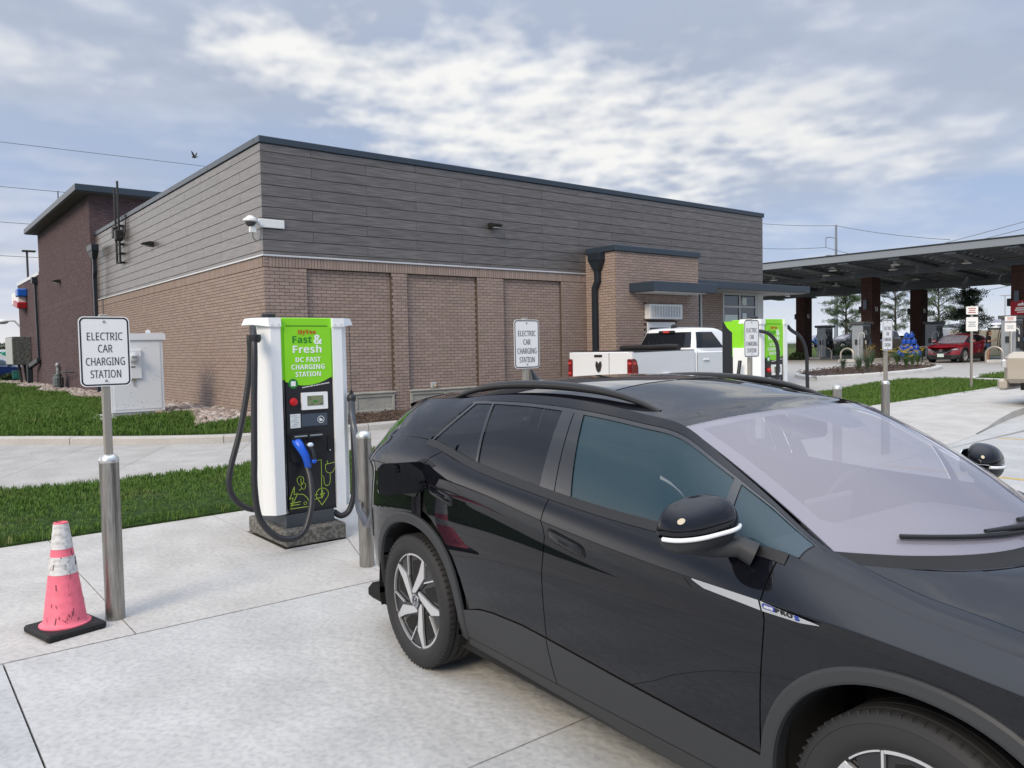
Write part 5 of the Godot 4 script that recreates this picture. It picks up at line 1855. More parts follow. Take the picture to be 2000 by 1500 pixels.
	for q in [[-0.5, 0.6], [-0.3, 1.0], [-0.55, 1.3]]:
		b.tube([Vector3(q[0], 0.0, q[1]), Vector3(q[0] + 0.1, -1.0, q[1])], 0.05, 8)
	part("conduit", b, mat("pipe_black", Color(0.015, 0.015, 0.016), 0.45), cb)
	# gas meter
	var gmn := thing("gas_meter", "grey gas meter and pipes standing in the stones by dark brick", "gas meter", Vector3(5.95, 0.33, -38.6))
	var gc := mat("meter_grey", Color(0.10, 0.12, 0.125), 0.5, 0.3)
	b = MB.new(); b.box(Vector3(0, 0.35, 0), Vector3(0.34, 0.50, 0.72), 0.08); b.box(Vector3(0, 0.62, 0), Vector3(0.26, 0.12, 0.5), 0.05); part("case", b, gc, gmn)
	b = MB.new(); b.cyl(Vector3(0, 0.62, 0.05), Vector3(0, 1.05, 0.05), 0.07, 0.06, 10); b.ball(Vector3(0, 1.05, 0.05), Vector3(0.10, 0.12, 0.10), 10, 6); b.cyl(Vector3(0, 0.85, -0.1), Vector3(0, 0.85, 0.3), 0.06, 0.06, 8); part("regulator", b, mat("meter_pale", Color(0.28, 0.30, 0.31), 0.45, 0.3), gmn)
	b = MB.new(); b.tube([Vector3(0, 0.75, 0.3), Vector3(0.02, 0.78, 1.9), Vector3(0.2, 0.78, 2.4)], 0.03, 8); b.tube([Vector3(0, 0.0, 0.5), Vector3(0, 1.0, 0.5)], 0.035, 8); part("pipe", b, mat("pipe_black", Color(0.015, 0.015, 0.016), 0.45), gmn)

func make_cabinet() -> void:
	var o := thing("power_cabinet", "white power cabinet with round meter on the lawn", "electrical cabinet", Vector3(4.58, island_y(4.58, -19.9), -19.95))
	var wm := mat("cabinet_white", Color(0.70, 0.72, 0.75), 0.35)
	var b := MB.new(); b.span(Vector3(-0.85, -0.08, -0.72), Vector3(0.95, 0.015, 0.78), 0.01); part("pad", b, concrete("kerb_light", Color(0.62, 0.62, 0.60)), o)
	b = MB.new(); b.span(Vector3(-0.53, 0.016, -0.42), Vector3(0.56, 0.10, 0.47), 0.004); part("base", b, mat("cabinet_grey2", Color(0.33, 0.34, 0.35), 0.5), o)
	b = MB.new(); b.span(Vector3(-0.56, 0.10, -0.45), Vector3(0.585, 1.74, 0.5), 0.01); part("case", b, wm, o)
	b = MB.new(); b.prism(poly([[-0.62, 1.74], [0.64, 1.74], [0.64, 1.86], [0.60, 1.90], [-0.58, 1.88], [-0.62, 1.84]]), 1.02, Vector3(0, 0, -0.48)); part("top", b, wm, o)
	for x in [-0.15, 0.32]:
		b = MB.new(); b.prism(poly([[x - 0.05, 1.895], [x + 0.05, 1.895], [x + 0.05, 1.96], [x, 1.985], [x - 0.05, 1.96]]), 0.02, Vector3(0, 0, 0.30)); part("lifting_eye", b, wm, o)
	b = MB.new(); b.span(Vector3(-0.50, 0.16, 0.501), Vector3(0.52, 1.68, 0.512), 0.004); part("door", b, wm, o)
	b = MB.new(); b.span(Vector3(-0.36, 0.86, 0.513), Vector3(0.10, 1.52, 0.56), 0.01); var mp := part("meter_panel", b, wm, o)
	b = MB.new(); b.lathe([Vector2(0.115, 0.0), Vector2(0.115, 0.04), Vector2(0.10, 0.07), Vector2(0.10, 0.12), Vector2(0.08, 0.14), Vector2(0.001, 0.145)], 24, Vector3(-0.08, 1.34, 0.56)); part("meter", b, mat("meter_glass", Color(0.55, 0.57, 0.58), 0.1), mp)
	b = MB.new(); b.box(Vector3(-0.08, 1.35, 0.706), Vector3(0.11, 0.05, 0.006), 0.002); part("dial", b, mat("dial_grey", Color(0.2, 0.21, 0.22), 0.4), mp)
	b = MB.new(); b.box(Vector3(-0.09, 1.13, 0.565), Vector3(0.10, 0.022, 0.012), 0.002); part("label_plate", b, mat("ink_black", Color(0.01, 0.01, 0.011), 0.4), mp)
	b = MB.new(); b.box(Vector3(-0.07, 0.83, 0.53), Vector3(0.10, 0.04, 0.03), 0.006); b.box(Vector3(-0.07, 0.76, 0.53), Vector3(0.025, 0.13, 0.02), 0.004); part("latch", b, mat("latch_tan", Color(0.35, 0.31, 0.25), 0.5, 0.5), o)
	b = MB.new()
	var rng := RandomNumberGenerator.new(); rng.seed = 3
	for i in 22:
		b.box(Vector3(rng.randf_range(-0.46, 0.48), rng.randf_range(0.2, 1.64) if i < 12 else rng.randf_range(0.2, 0.36), 0.514), Vector3(0.016, 0.012, 0.005), 0.002)
	var rv := part("rivets", b, mat("rivet_grey", Color(0.3, 0.31, 0.33), 0.4, 0.4), o)
	rv.set_meta("kind", "stuff")
	b = MB.new(); b.span(Vector3(-0.585, 0.3, -0.35), Vector3(-0.561, 1.6, 0.40), 0.004); part("side_door", b, wm, o)

func steel() -> StandardMaterial3D:
	if mats.has("brushed_steel"):
		return mats["brushed_steel"]
	var m := mat("brushed_steel", Color(0.46, 0.44, 0.41), 0.34, 0.85)
	grained(m, noise_tex("steel_streak", 0.02, 0.72, 1.0), 1.0, true, null, 0.5, Vector3(9.0, 0.5, 9.0))
	return m

func charger(o: Node3D, lit: bool) -> void:
	var white := mat("charger_white", Color(0.80, 0.82, 0.83), 0.32)
	var green := mat("lime_print", Color(0.235, 0.66, 0.012), 0.38)
	var black := mat("charger_black", Color(0.010, 0.011, 0.015), 0.42)
	var grey := mat("plinth_grey", Color(0.052, 0.062, 0.072), 0.5)
	var lime := mat("lime_line", Color(0.42, 0.62, 0.06), 0.5)
	var ink := mat("lettering_white", Color(0.80, 0.83, 0.82), 0.5)
	var b := MB.new()
	# local frame: x right, y up, z towards the parking lot; front face at z 0.37
	b.box(Vector3(-0.005, 0.078, 0.005), Vector3(0.585, 0.154, 0.935), 0.014); part("concrete_pad", b, grained(mat("pad_concrete", Color(0.26, 0.25, 0.225), 0.92), noise_tex("pad_mottle", 0.03, 0.45, 1.0, FastNoiseLite.TYPE_SIMPLEX_SMOOTH, 5), 1.3, true, normal_tex("concrete_fine", 0.09, 2.0, 5), 0.6), o)
	b = MB.new(); b.box(Vector3(-0.012, 0.215, -0.01), Vector3(0.475, 0.12, 0.74), 0.004); part("plinth", b, grey, o)
	b = MB.new(); b.span(Vector3(-0.255, 0.274, -0.385), Vector3(0.262, 2.05, 0.345), 0.006); part("body", b, black, o)
	b = MB.new(); b.span(Vector3(-0.259, 1.50, -0.20), Vector3(0.266, 2.066, 0.350), 0.006); part("green_top", b, green, o)
	# front door: green above a curved edge, black below
	var curve := []
	for i in 13:
		var q := i / 12.0
		curve.append([lerpf(-0.215, 0.235, q), 1.448 + 0.055 * pow(2.0 * q - 0.85, 2.0)])
	var up := [[0.235, 1.985], [-0.215, 1.985]]
	b = MB.new(); b.prism(poly(curve + up), 0.012, Vector3(0, 0, 0.351)); part("upper_door", b, green, o)
	var lowp := [[-0.215, 0.31], [0.235, 0.31]]
	var rc := curve.duplicate(); rc.reverse()
	b = MB.new(); b.prism(poly(lowp + rc), 0.0119, Vector3(0, -0.002, 0.351)); part("lower_door", b, black, o)
	b = MB.new(); b.bar(Vector3(0.249, 0.29, 0.352), Vector3(0.249, 1.49, 0.352), 0.005, 0.006, Vector3.BACK); b.bar(Vector3(-0.232, 0.29, 0.352), Vector3(-0.232, 1.49, 0.352), 0.004, 0.006, Vector3.BACK); part("edge_strip", b, mat("chrome", Color(0.8, 0.8, 0.82), 0.12, 1.0), o)
	# side print: green corner above a curve, white side plate
	var sc := []
	for i in 11:
		var q := i / 10.0
		sc.append([lerpf(-0.34, 0.20, q), 2.04 - 0.36 * pow(q, 0.62)])
	for sx in [-1.0, 1.0]:
		b = MB.new(); b.prism(poly(sc + [[0.20, 2.045], [-0.335, 2.05]]), 0.004 * sx, Vector3(0.2665 if sx > 0 else -0.2595, 0, 0), Basis(Vector3(0, 0, 1), Vector3.UP, Vector3(1, 0, 0))); part("side_print", b, green, o)
		b = MB.new(); b.span(Vector3(sx * 0.262, 0.56, -0.16), Vector3(sx * 0.30, 1.64, 0.10), 0.008); part("side_plate", b, white, o)
	# white cable columns with wide hoods
	for sx in [-1.0, 1.0]:
		var q := []
		for p in [[0.252, 0.372], [0.345, 0.372], [0.43, 0.285], [0.43, 0.17], [0.252, 0.15]]:
			q.append([p[0] * sx, p[1]])
		b = MB.new()
		var bs := Basis(Vector3.RIGHT, Vector3.BACK, Vector3.UP)
		b.prism(poly(q), 1.70, Vector3(0, 0.29, 0), bs); part("cable_column", b, white, o)
		var top := []; var bot := []
		for p in [[0.250, 0.385], [0.37, 0.385], [0.475, 0.30], [0.475, 0.10], [0.250, 0.10]]:
			top.append(Vector3(p[0] * sx, 2.064, p[1]))
		for p in [[0.250, 0.387, 1.985], [0.36, 0.387, 1.985], [0.502, 0.29, 2.005], [0.502, 0.09, 2.005], [0.250, 0.09, 1.985]]:
			bot.append(Vector3(p[0] * sx, p[2], p[1]))
		b = MB.new()
		for i in 5:
			var j := (i + 1) % 5
			var mid: Vector3 = (top[i] + top[j] + bot[i] + bot[j]) * 0.25 - Vector3(0.36 * sx, 2.02, 0.23)
			b.quad(top[i], top[j], bot[j], bot[i], mid)
		for i in 3:
			b.tri(top[0], top[i + 1], top[i + 2], Vector3.UP); b.tri(bot[0], bot[i + 1], bot[i + 2], Vector3.DOWN)
		part("hood", b, white, o)
		b = MB.new()
		for x in [0.275, 0.335]:
			b.cyl(Vector3(x * sx, 2.005, 0.386), Vector3(x * sx, 2.005, 0.391), 0.007, 0.007, 8)
		var sw := part("screws", b, mat("chrome", Color(0.8, 0.8, 0.82), 0.12, 1.0), o); sw.set_meta("kind", "stuff")
	b = MB.new(); b.lathe([Vector2(0.062, 0.0), Vector2(0.062, 0.035), Vector2(0.05, 0.045), Vector2(0.001, 0.046)], 16, Vector3(-0.30, 2.064, 0.22), Basis(Vector3.RIGHT, Vector3.FORWARD, Vector3.UP)); part("roof_cap", b, black, o)
	b = MB.new(); b.box(Vector3(0.01, 1.992, 0.352), Vector3(0.40, 0.006, 0.006)); part("door_gap", b, mat("green_gap", Color(0.03, 0.09, 0.004), 0.6), o)
	# lettering
	var zt := 0.3645
	text("HyVee", 0.036, mat("logo_red", Color(0.55, 0.008, 0.01), 0.5), o, Vector3(0.0, 1.936, zt + 0.001), Basis.IDENTITY, 0.175, 700, "lettering", "Droid Serif")
	text("Fast", 0.062, mat("logo_green", Color(0.01, 0.21, 0.015), 0.5), o, Vector3(-0.05, 1.867, zt), Basis.IDENTITY, 0.185, 700)
	text("&", 0.085, ink, o, Vector3(0.105, 1.865, zt), Basis.IDENTITY, 0.085, 700)
	text("Fresh", 0.066, ink, o, Vector3(0.0, 1.778, zt), Basis.IDENTITY, 0.28, 700)
	text("DC FAST", 0.043, ink, o, Vector3(0.005, 1.683, zt), Basis.IDENTITY, 0.245, 700)
	text("CHARGING", 0.043, ink, o, Vector3(0.005, 1.616, zt), Basis.IDENTITY, 0.325, 700)
	text("STATION", 0.043, ink, o, Vector3(0.005, 1.550, zt), Basis.IDENTITY, 0.245, 700)
	text("Scan the code to see in-store deals", 0.013, ink, o, Vector3(0.075, 1.447, zt), Basis(Vector3(0, 0, 1), 0.13), 0.27, 700)
	b = MB.new(); b.cyl(Vector3(-0.145, 1.468, 0.36), Vector3(-0.145, 1.468, 0.3655), 0.045, 0.045, 24); part("round_sticker", b, mat("sticker_green", Color(0.012, 0.20, 0.03), 0.5), o)
	b = MB.new(); b.box(Vector3(-0.145, 1.468, 0.3665), Vector3(0.045, 0.045, 0.001)); part("sticker_square", b, ink, o)
	# screen, stop button, labels, reader
	b = MB.new(); b.prism(round_rect(0.256, 0.158, 0.006), 0.02, Vector3(0.052, 1.303, 0.3632)); var bz := part("screen_frame", b, white, o)
	b = MB.new(); b.box(Vector3(0.056, 1.305, 0.384), Vector3(0.158, 0.092, 0.002)); part("screen", b, mat("screen_olive", Color(0.19, 0.22, 0.13), 0.25), bz)
	b = MB.new(); b.box(Vector3(0.055, 1.298, 0.3855), Vector3(0.042, 0.016, 0.001)); part("screen_button", b, mat("logo_green", Color(0.01, 0.21, 0.015), 0.5), bz)
	b = MB.new()
	for q in [[-0.005, 1.335, 0.03, 0.006], [0.005, 1.318, 0.045, 0.004], [0.022, 1.275, 0.016, 0.012], [0.112, 1.277, 0.03, 0.008]]:
		b.box(Vector3(q[0], q[1], 0.3855), Vector3(q[2], q[3], 0.001))
	var scp := part("screen_marks", b, mat("screen_ink", Color(0.06, 0.08, 0.05), 0.4), bz); scp.set_meta("kind", "stuff")
	b = MB.new(); b.lathe([Vector2(0.037, 0.0), Vector2(0.037, 0.012), Vector2(0.031, 0.014), Vector2(0.031, 0.028), Vector2(0.026, 0.036), Vector2(0.001, 0.038)], 24, Vector3(-0.148, 1.302, 0.363)); part("stop_button", b, mat("stop_red", Color(0.50, 0.012, 0.02), 0.3), o)
	b = MB.new(); b.box(Vector3(-0.135, 1.127, 0.364), Vector3(0.098, 0.128, 0.002)); var lb := part("info_label", b, mat("label_white", Color(0.66, 0.70, 0.72), 0.6), o)
	b = MB.new()
	for i in 7:
		b.box(Vector3(-0.135 + 0.012 * ((i * 5) % 3 - 1), 1.175 - i * 0.0155, 0.3655), Vector3(0.055 - 0.008 * (i % 3), 0.004, 0.0006))
	var lp := part("label_print", b, mat("print_grey", Color(0.28, 0.32, 0.36), 0.6), lb); lp.set_meta("kind", "stuff")
	b = MB.new(); b.box(Vector3(0.052, 1.128, 0.364), Vector3(0.252, 0.115, 0.003), 0.001); var rp := part("reader_panel", b, mat("reader_slate", Color(0.055, 0.075, 0.105), 0.35), o)
	b = MB.new(); b.lathe([Vector2(0.033, 0.0), Vector2(0.033, 0.002), Vector2(0.029, 0.002), Vector2(0.029, 0.0)], 28, Vector3(0.113, 1.126, 0.3656)); b.box(Vector3(0.113, 1.126, 0.3665), Vector3(0.034, 0.017, 0.001), 0.0, Basis(Vector3(0, 0, 1), -0.6)); b.box(Vector3(0.105, 1.117, 0.3668), Vector3(0.02, 0.01, 0.001), 0.0, Basis(Vector3(0, 0, 1), 0.9)); part("reader_symbol", b, ink, rp)
	b = MB.new(); b.prism(round_rect(0.03, 0.15, 0.006), 0.006, Vector3(0.187, 0.898, 0.3632)); var ls := part("card_slot", b, mat("holster_black", Color(0.006, 0.006, 0.007), 0.55), o)
	b = MB.new(); b.box(Vector3(0.196, 0.832, 0.3695), Vector3(0.008, 0.012, 0.002)); part("lock_pin", b, ink, ls)
	# two plug holsters
	var hb := mat("holster_black", Color(0.006, 0.006, 0.007), 0.55)
	for q in [[-0.118, "left"], [0.030, "right"]]:
		var x: float = q[0]
		b = MB.new()
		b.prism(poly([[x - 0.072, 0.965], [x + 0.070, 0.972], [x + 0.076, 0.80], [x + 0.045, 0.755], [x - 0.06, 0.75], [x - 0.075, 0.79]]), 0.035, Vector3(0, 0, 0.3632))
		b.prism(poly([[x - 0.076, 1.005], [x + 0.074, 1.012], [x + 0.074, 0.975], [x - 0.076, 0.968]]), 0.075, Vector3(0, 0, 0.3632))
		var hs := part("holster", b, hb, o)
		b = MB.new(); b.prism(poly([[x - 0.040, 0.95], [x + 0.035, 0.955], [x + 0.052, 0.88], [x + 0.042, 0.81], [x - 0.035, 0.80], [x - 0.048, 0.88]]), 0.002, Vector3(0, 0, 0.3985)); part("mouth", b, mat("recess_black", Color(0.004, 0.004, 0.005), 0.6), hs)
		b = MB.new(); b.box(Vector3(x, 0.993, 0.4387), Vector3(0.12, 0.012, 0.001)); part("holster_label", b, mat("holster_strip", Color(0.25, 0.30, 0.32) if q[1] == "left" else Color(0.50, 0.55, 0.20), 0.5), hs)
	# lime line drawing low on the door
	b = MB.new()
	var O3 := Vector3(0, 0, 0.3645)
	strokes(b, [[0.055, 0.745], [0.105, 0.748], [0.098, 0.40], [0.025, 0.385]], 0.005, 0.0012, O3)
	strokes(b, [[0.02, 0.425], [0.06, 0.43]], 0.005, 0.0012, O3)
	var ar := []
	for i in 9:
		var a := PI * i / 8
		ar.append([0.235 - 0.045 + 0.045 * cos(a + PI), 0.66 + 0.045 * sin(a + PI)])
	strokes(b, [[0.145, 0.70], [0.235, 0.712]], 0.005, 0.0012, O3); strokes(b, [[0.145, 0.70]] + ar, 0.005, 0.0012, O3)
	strokes(b, [[0.165, 0.703], [0.164, 0.735]], 0.005, 0.0012, O3)
	strokes(b, [[0.19, 0.615], [0.19, 0.54], [0.175, 0.505], [0.15, 0.50], [0.128, 0.52], [0.125, 0.58], [0.112, 0.60], [0.102, 0.60]], 0.005, 0.0012, O3)
	strokes(b, [[-0.165, 0.53], [-0.215, 0.42], [-0.18, 0.43], [-0.20, 0.345], [-0.135, 0.465], [-0.17, 0.455], [-0.165, 0.53]], 0.005, 0.0012, O3)
	for lf in [[-0.105, 0.575, 0.042], [-0.078, 0.525, 0.030]]:
		var c := []
		for i in 15:
			var a := TAU * i / 14
			c.append([lf[0] + lf[2] * 0.75 * cos(a) * (1.0 + 0.25 * sin(a)), lf[1] + lf[2] * sin(a)])
		strokes(b, c, 0.004, 0.0012, O3)
	strokes(b, [[-0.10, 0.60], [-0.10, 0.50], [-0.12, 0.49]], 0.004, 0.0012, O3)
	strokes(b, [[-0.13, 0.455], [-0.085, 0.45], [-0.05, 0.42], [-0.02, 0.36], [-0.02, 0.33], [-0.21, 0.33]], 0.005, 0.0012, O3)
	strokes(b, [[-0.21, 0.38], [-0.11, 0.385]], 0.005, 0.0012, O3); strokes(b, [[-0.21, 0.36], [-0.12, 0.362]], 0.005, 0.0012, O3)
	var rg := []
	for i in 13:
		rg.append([-0.065 + 0.014 * cos(TAU * i / 12), 0.365 + 0.014 * sin(TAU * i / 12)])
	strokes(b, rg, 0.004, 0.0012, O3)
	var pin := []
	for i in 17:
		var a := lerpf(-0.75, PI + 0.75, i / 16.0)
		pin.append([0.105 + 0.062 * cos(a) * 1.0, 0.425 + 0.058 * sin(a)])
	pin.append([0.10, 0.325]); pin.append(pin[0])
	strokes(b, pin, 0.005, 0.0012, O3)
	strokes(b, [[0.112, 0.465], [0.085, 0.42], [0.105, 0.425], [0.098, 0.385], [0.127, 0.435], [0.105, 0.43], [0.112, 0.465]], 0.004, 0.0012, O3)
	# the same drawing runs on round the left side
	var SB := Basis(Vector3(0, 0, 1), Vector3.UP, Vector3(-1, 0, 0))
	var SO := Vector3(-0.2565, 0, 0)
	strokes(b, [[-0.30, 0.95], [-0.27, 0.95], [-0.27, 0.80], [-0.31, 0.80]], 0.006, 0.0012, SO, SB)
	strokes(b, [[-0.30, 0.70], [-0.26, 0.74], [-0.25, 0.68], [-0.29, 0.64], [-0.29, 0.58]], 0.006, 0.0012, SO, SB)
	for r in [0.03, 0.055]:
		var cc := []
		for i in 15:
			cc.append([-0.02 + r * cos(TAU * i / 14), 0.37 + r * sin(TAU * i / 14)])
		strokes(b, cc, 0.006, 0.0012, SO, SB)
	strokes(b, [[-0.08, 0.50], [-0.02, 0.52], [0.02, 0.48], [0.02, 0.43]], 0.006, 0.0012, SO, SB)
	var art := part("line_drawing", b, lime, o); art.set_meta("kind", "stuff")

func plug(o: Node3D, at: Vector3) -> void:
	# blue plug hanging in the left holster
	var bl := mat("plug_blue", Color(0.01, 0.10, 0.62), 0.3)
	var b := MB.new()
	b.tube(smooth_path([at + Vector3(-0.045, 0.075, -0.01), at + Vector3(-0.03, 0.02, 0.05), at + Vector3(0.005, -0.06, 0.075), at + Vector3(0.035, -0.14, 0.055), at + Vector3(0.045, -0.18, 0.03)], 5), [0.040, 0.041, 0.042, 0.042, 0.042, 0.041, 0.040, 0.039, 0.038, 0.037, 0.036, 0.035, 0.035, 0.034, 0.034, 0.033, 0.033, 0.032, 0.031, 0.030, 0.029], 14)
	var p := part("plug_body", b, bl, o)
	b = MB.new()
	b.tube(smooth_path([at + Vector3(0.01, 0.04, 0.085), at + Vector3(0.05, 0.005, 0.11), at + Vector3(0.07, -0.06, 0.115), at + Vector3(0.075, -0.115, 0.09), at + Vector3(0.055, -0.15, 0.06)], 5), 0.016, 10); part("plug_grip", b, mat("grip_black", Color(0.02, 0.025, 0.035), 0.5), p)
	b = MB.new(); b.ball(at + Vector3(0.045, 0.035, 0.105), Vector3(0.03, 0.022, 0.022), 10, 6); part("plug_button", b, mat("plug_pale", Color(0.55, 0.65, 0.78), 0.25), p)
	b = MB.new(); b.ball(at + Vector3(0.08, -0.115, 0.095), Vector3(0.024, 0.026, 0.024), 10, 6); part("plug_knob", b, bl, p)

func cable_loop(o: Node3D, called: String, pts: Array, r := 0.0275, m: Material = null) -> MeshInstance3D:
	var b := MB.new()
	b.tube(smooth_path(pts, 7), r, 12)
	return part(called, b, m if m else mat("cable_rubber", Color(0.018, 0.019, 0.023), 0.42), o)

func make_chargers() -> void:
	var A := Vector3(3.07, 0.003, -7.21)
	var o := thing("charging_station", "tall green and white fast charger behind the black car, blue plug holstered", "charger", A, 0.0, "fast chargers beside the lot")
	charger(o, true)
	plug(o, Vector3(-0.105, 0.88, 0.40))
	var w := func(x: float, y: float, z: float) -> Vector3: return Vector3(x, y, z) - A
	var hang := mat("cable_rubber", Color(0.018, 0.019, 0.023), 0.42)
	# near left cable: hook, long loop, back up to the blue plug
	cable_loop(o, "cable", [w.call(2.575, 1.985, -6.86), w.call(2.56, 1.90, -6.80), w.call(2.54, 1.71, -6.75), w.call(2.515, 1.3, -6.73), w.call(2.49, 0.85, -6.70), w.call(2.48, 0.6, -6.69), w.call(2.505, 0.33, -6.66), w.call(2.615, 0.17, -6.60), w.call(2.755, 0.128, -6.57), w.call(2.875, 0.19, -6.57), w.call(2.965, 0.40, -6.62), w.call(2.995, 0.60, -6.70), w.call(3.0, 0.72, -6.78)])
	var b := MB.new(); b.lathe([Vector2(0.001, 0.03), Vector2(0.055, 0.02), Vector2(0.058, -0.02), Vector2(0.045, -0.045), Vector2(0.03, -0.05)], 16, w.call(2.565, 1.895, -6.80), Basis(Vector3.RIGHT, Vector3.FORWARD, Vector3.UP)); b.tube([w.call(2.575, 1.99, -6.87), w.call(2.565, 1.92, -6.81)], 0.012, 6); part("cable_clamp", b, hang, o)
	cable_loop(o, "cable", [w.call(2.64, 1.92, -7.12), w.call(2.63, 1.6, -7.12), w.call(2.53, 1.11, -7.10), w.call(2.415, 0.72, -7.09), w.call(2.40, 0.54, -7.08), w.call(2.48, 0.40, -7.07), w.call(2.61, 0.335, -7.05), w.call(2.73, 0.36, -7.02), w.call(2.82, 0.45, -7.0)])
	# right cable: pulled out to the car
	var g := mat("cable_sheen", Color(0.075, 0.085, 0.105), 0.3)
	cable_loop(o, "cable", [w.call(3.498, 1.30, -6.84), w.call(3.49, 1.15, -6.82), w.call(3.46, 0.93, -6.70), w.call(3.26, 0.64, -6.28), w.call(2.955, 0.515, -5.70), w.call(2.85, 0.475, -5.42), w.call(2.77, 0.470, -5.22), w.call(2.705, 0.565, -5.02), w.call(2.62, 0.76, -4.74), w.call(2.53, 0.86, -4.48), w.call(2.43, 0.94, -4.22), w.call(2.30, 1.01, -3.93), w.call(2.24, 1.03, -3.80)], 0.0285, g)
	cable_loop(o, "cable", [w.call(3.515, 1.30, -6.86), w.call(3.515, 0.85, -6.85), w.call(3.505, 0.45, -6.84), w.call(3.45, 0.25, -6.84), w.call(3.37, 0.195, -6.86), w.call(3.31, 0.24, -6.9)])
	b = MB.new(); b.ball(w.call(3.505, 1.305, -6.85), Vector3(0.045, 0.05, 0.045), 12, 8); b.tube([w.call(3.505, 1.33, -6.85), w.call(3.505, 1.39, -6.85)], [0.03, 0.008], 8); b.tube([w.call(3.505, 1.38, -6.85), w.call(3.505, 2.0, -6.86)], 0.003, 5); part("cable_hanger", b, hang, o)
	var p := MB.new(); p.tube(smooth_path([w.call(2.30, 1.01, -3.93), w.call(2.235, 1.032, -3.79), w.call(2.25, 1.035, -3.70)]), [0.03, 0.033, 0.036, 0.038, 0.04, 0.042, 0.043, 0.044, 0.045, 0.045, 0.045, 0.045, 0.045], 12); part("car_plug", p, hang, o)
	# second charger, further along the row
	var A2 := Vector3(10.52, gh(10.5) + 0.003, -7.21)
	var c2 := thing("charging_station", "green and white fast charger further along, seen over the car roof", "charger", A2, 0.0, "fast chargers beside the lot")
	charger(c2, false)
	cable_loop(c2, "cable", [Vector3(-0.49, 1.97, 0.30), Vector3(-0.47, 1.90, 0.36), Vector3(-0.33, 1.85, 0.48), Vector3(-0.19, 1.70, 0.53), Vector3(-0.15, 1.45, 0.53), Vector3(-0.15, 1.0, 0.50), Vector3(-0.16, 0.5, 0.5), Vector3(-0.10, 0.3, 0.48), Vector3(0.0, 0.5, 0.45), Vector3(-0.02, 0.72, 0.42)])
	cable_loop(c2, "cable", [Vector3(0.46, 1.97, 0.30), Vector3(0.50, 1.90, 0.34), Vector3(0.64, 1.78, 0.42), Vector3(0.74, 1.55, 0.45), Vector3(0.765, 1.2, 0.45), Vector3(0.78, 0.7, 0.45), Vector3(0.70, 0.35, 0.45), Vector3(0.55, 0.2, 0.42), Vector3(0.36, 0.3, 0.38)])
	cable_loop(c2, "cable", [Vector3(-0.42, 1.45, 0.06), Vector3(-0.50, 1.1, 0.06), Vector3(-0.60, 0.7, 0.06), Vector3(-0.55, 0.35, 0.05), Vector3(-0.4, 0.25, 0.05), Vector3(-0.27, 0.4, 0.05)])
	plug(c2, Vector3(-0.105, 0.88, 0.40))

func bollard(o: Node3D) -> void:
	var b := MB.new()
	b.lathe([Vector2(0.0605, 0.0), Vector2(0.0605, 1.055)], 28, Vector3.ZERO, Basis(Vector3.RIGHT, Vector3.FORWARD, Vector3.UP)); part("sleeve", b, steel(), o)
	b = MB.new()
	b.lathe([Vector2(0.0606, 1.053), Vector2(0.0625, 1.055), Vector2(0.0625, 1.066), Vector2(0.058, 1.085), Vector2(0.045, 1.10), Vector2(0.025, 1.11), Vector2(0.001, 1.112)], 28, Vector3.ZERO, Basis(Vector3.RIGHT, Vector3.FORWARD, Vector3.UP)); part("cap", b, mat("cap_steel", Color(0.62, 0.62, 0.60), 0.3, 0.8), o)

func sign_post(label: String, at: Vector3, turn: float, with_bollard: bool, low := 0.0) -> void:
	var o := thing("charging_sign", label, "sign", at, turn, "charging station signs on posts")
	if with_bollard:
		bollard(o)
	var b := MB.new()
	b.span(Vector3(-0.024, 1.10 if with_bollard else low, -0.024), Vector3(0.024, 2.03, 0.024), 0.004); part("post", b, mat("post_galvanised", Color(0.33, 0.31, 0.275), 0.5, 0.55), o)
	var zf := 0.026
	b = MB.new(); b.prism(round_rect(0.305, 0.457, 0.036, 6), 0.003, Vector3(0, 1.786, zf)); var pl := part("plate", b, mat("sign_white", Color(0.80, 0.80, 0.80), 0.4), o)
	var ink := mat("sign_ink", Color(0.008, 0.008, 0.014), 0.5)
	b = MB.new()
	var ring := round_rect(0.283, 0.435, 0.028, 8)
	var pts := []
	for q in ring:
		pts.append([q.x, q.y])
	pts.append(pts[0])
	strokes(b, pts, 0.009, 0.0012, Vector3(0, 1.786, zf + 0.0036)); part("border", b, ink, pl)
	var rows := [["ELECTRIC", 0.098, 0.212], ["CAR", 0.018, 0.086], ["CHARGING", -0.066, 0.232], ["STATION", -0.148, 0.182]]
	for q in rows:
		text(q[0], 0.050, ink, pl, Vector3(0, 1.786 + q[1], zf + 0.0036), Basis.IDENTITY, q[2], 400, "lettering")
	b = MB.new()
	for y in [0.195, -0.192]:
		b.cyl(Vector3(0, 1.786 + y, zf + 0.003), Vector3(0, 1.786 + y, zf + 0.008), 0.009, 0.007, 8)
	var bt := part("bolts", b, mat("rivet_grey", Color(0.3, 0.31, 0.33), 0.4, 0.4), pl); bt.set_meta("kind", "stuff")

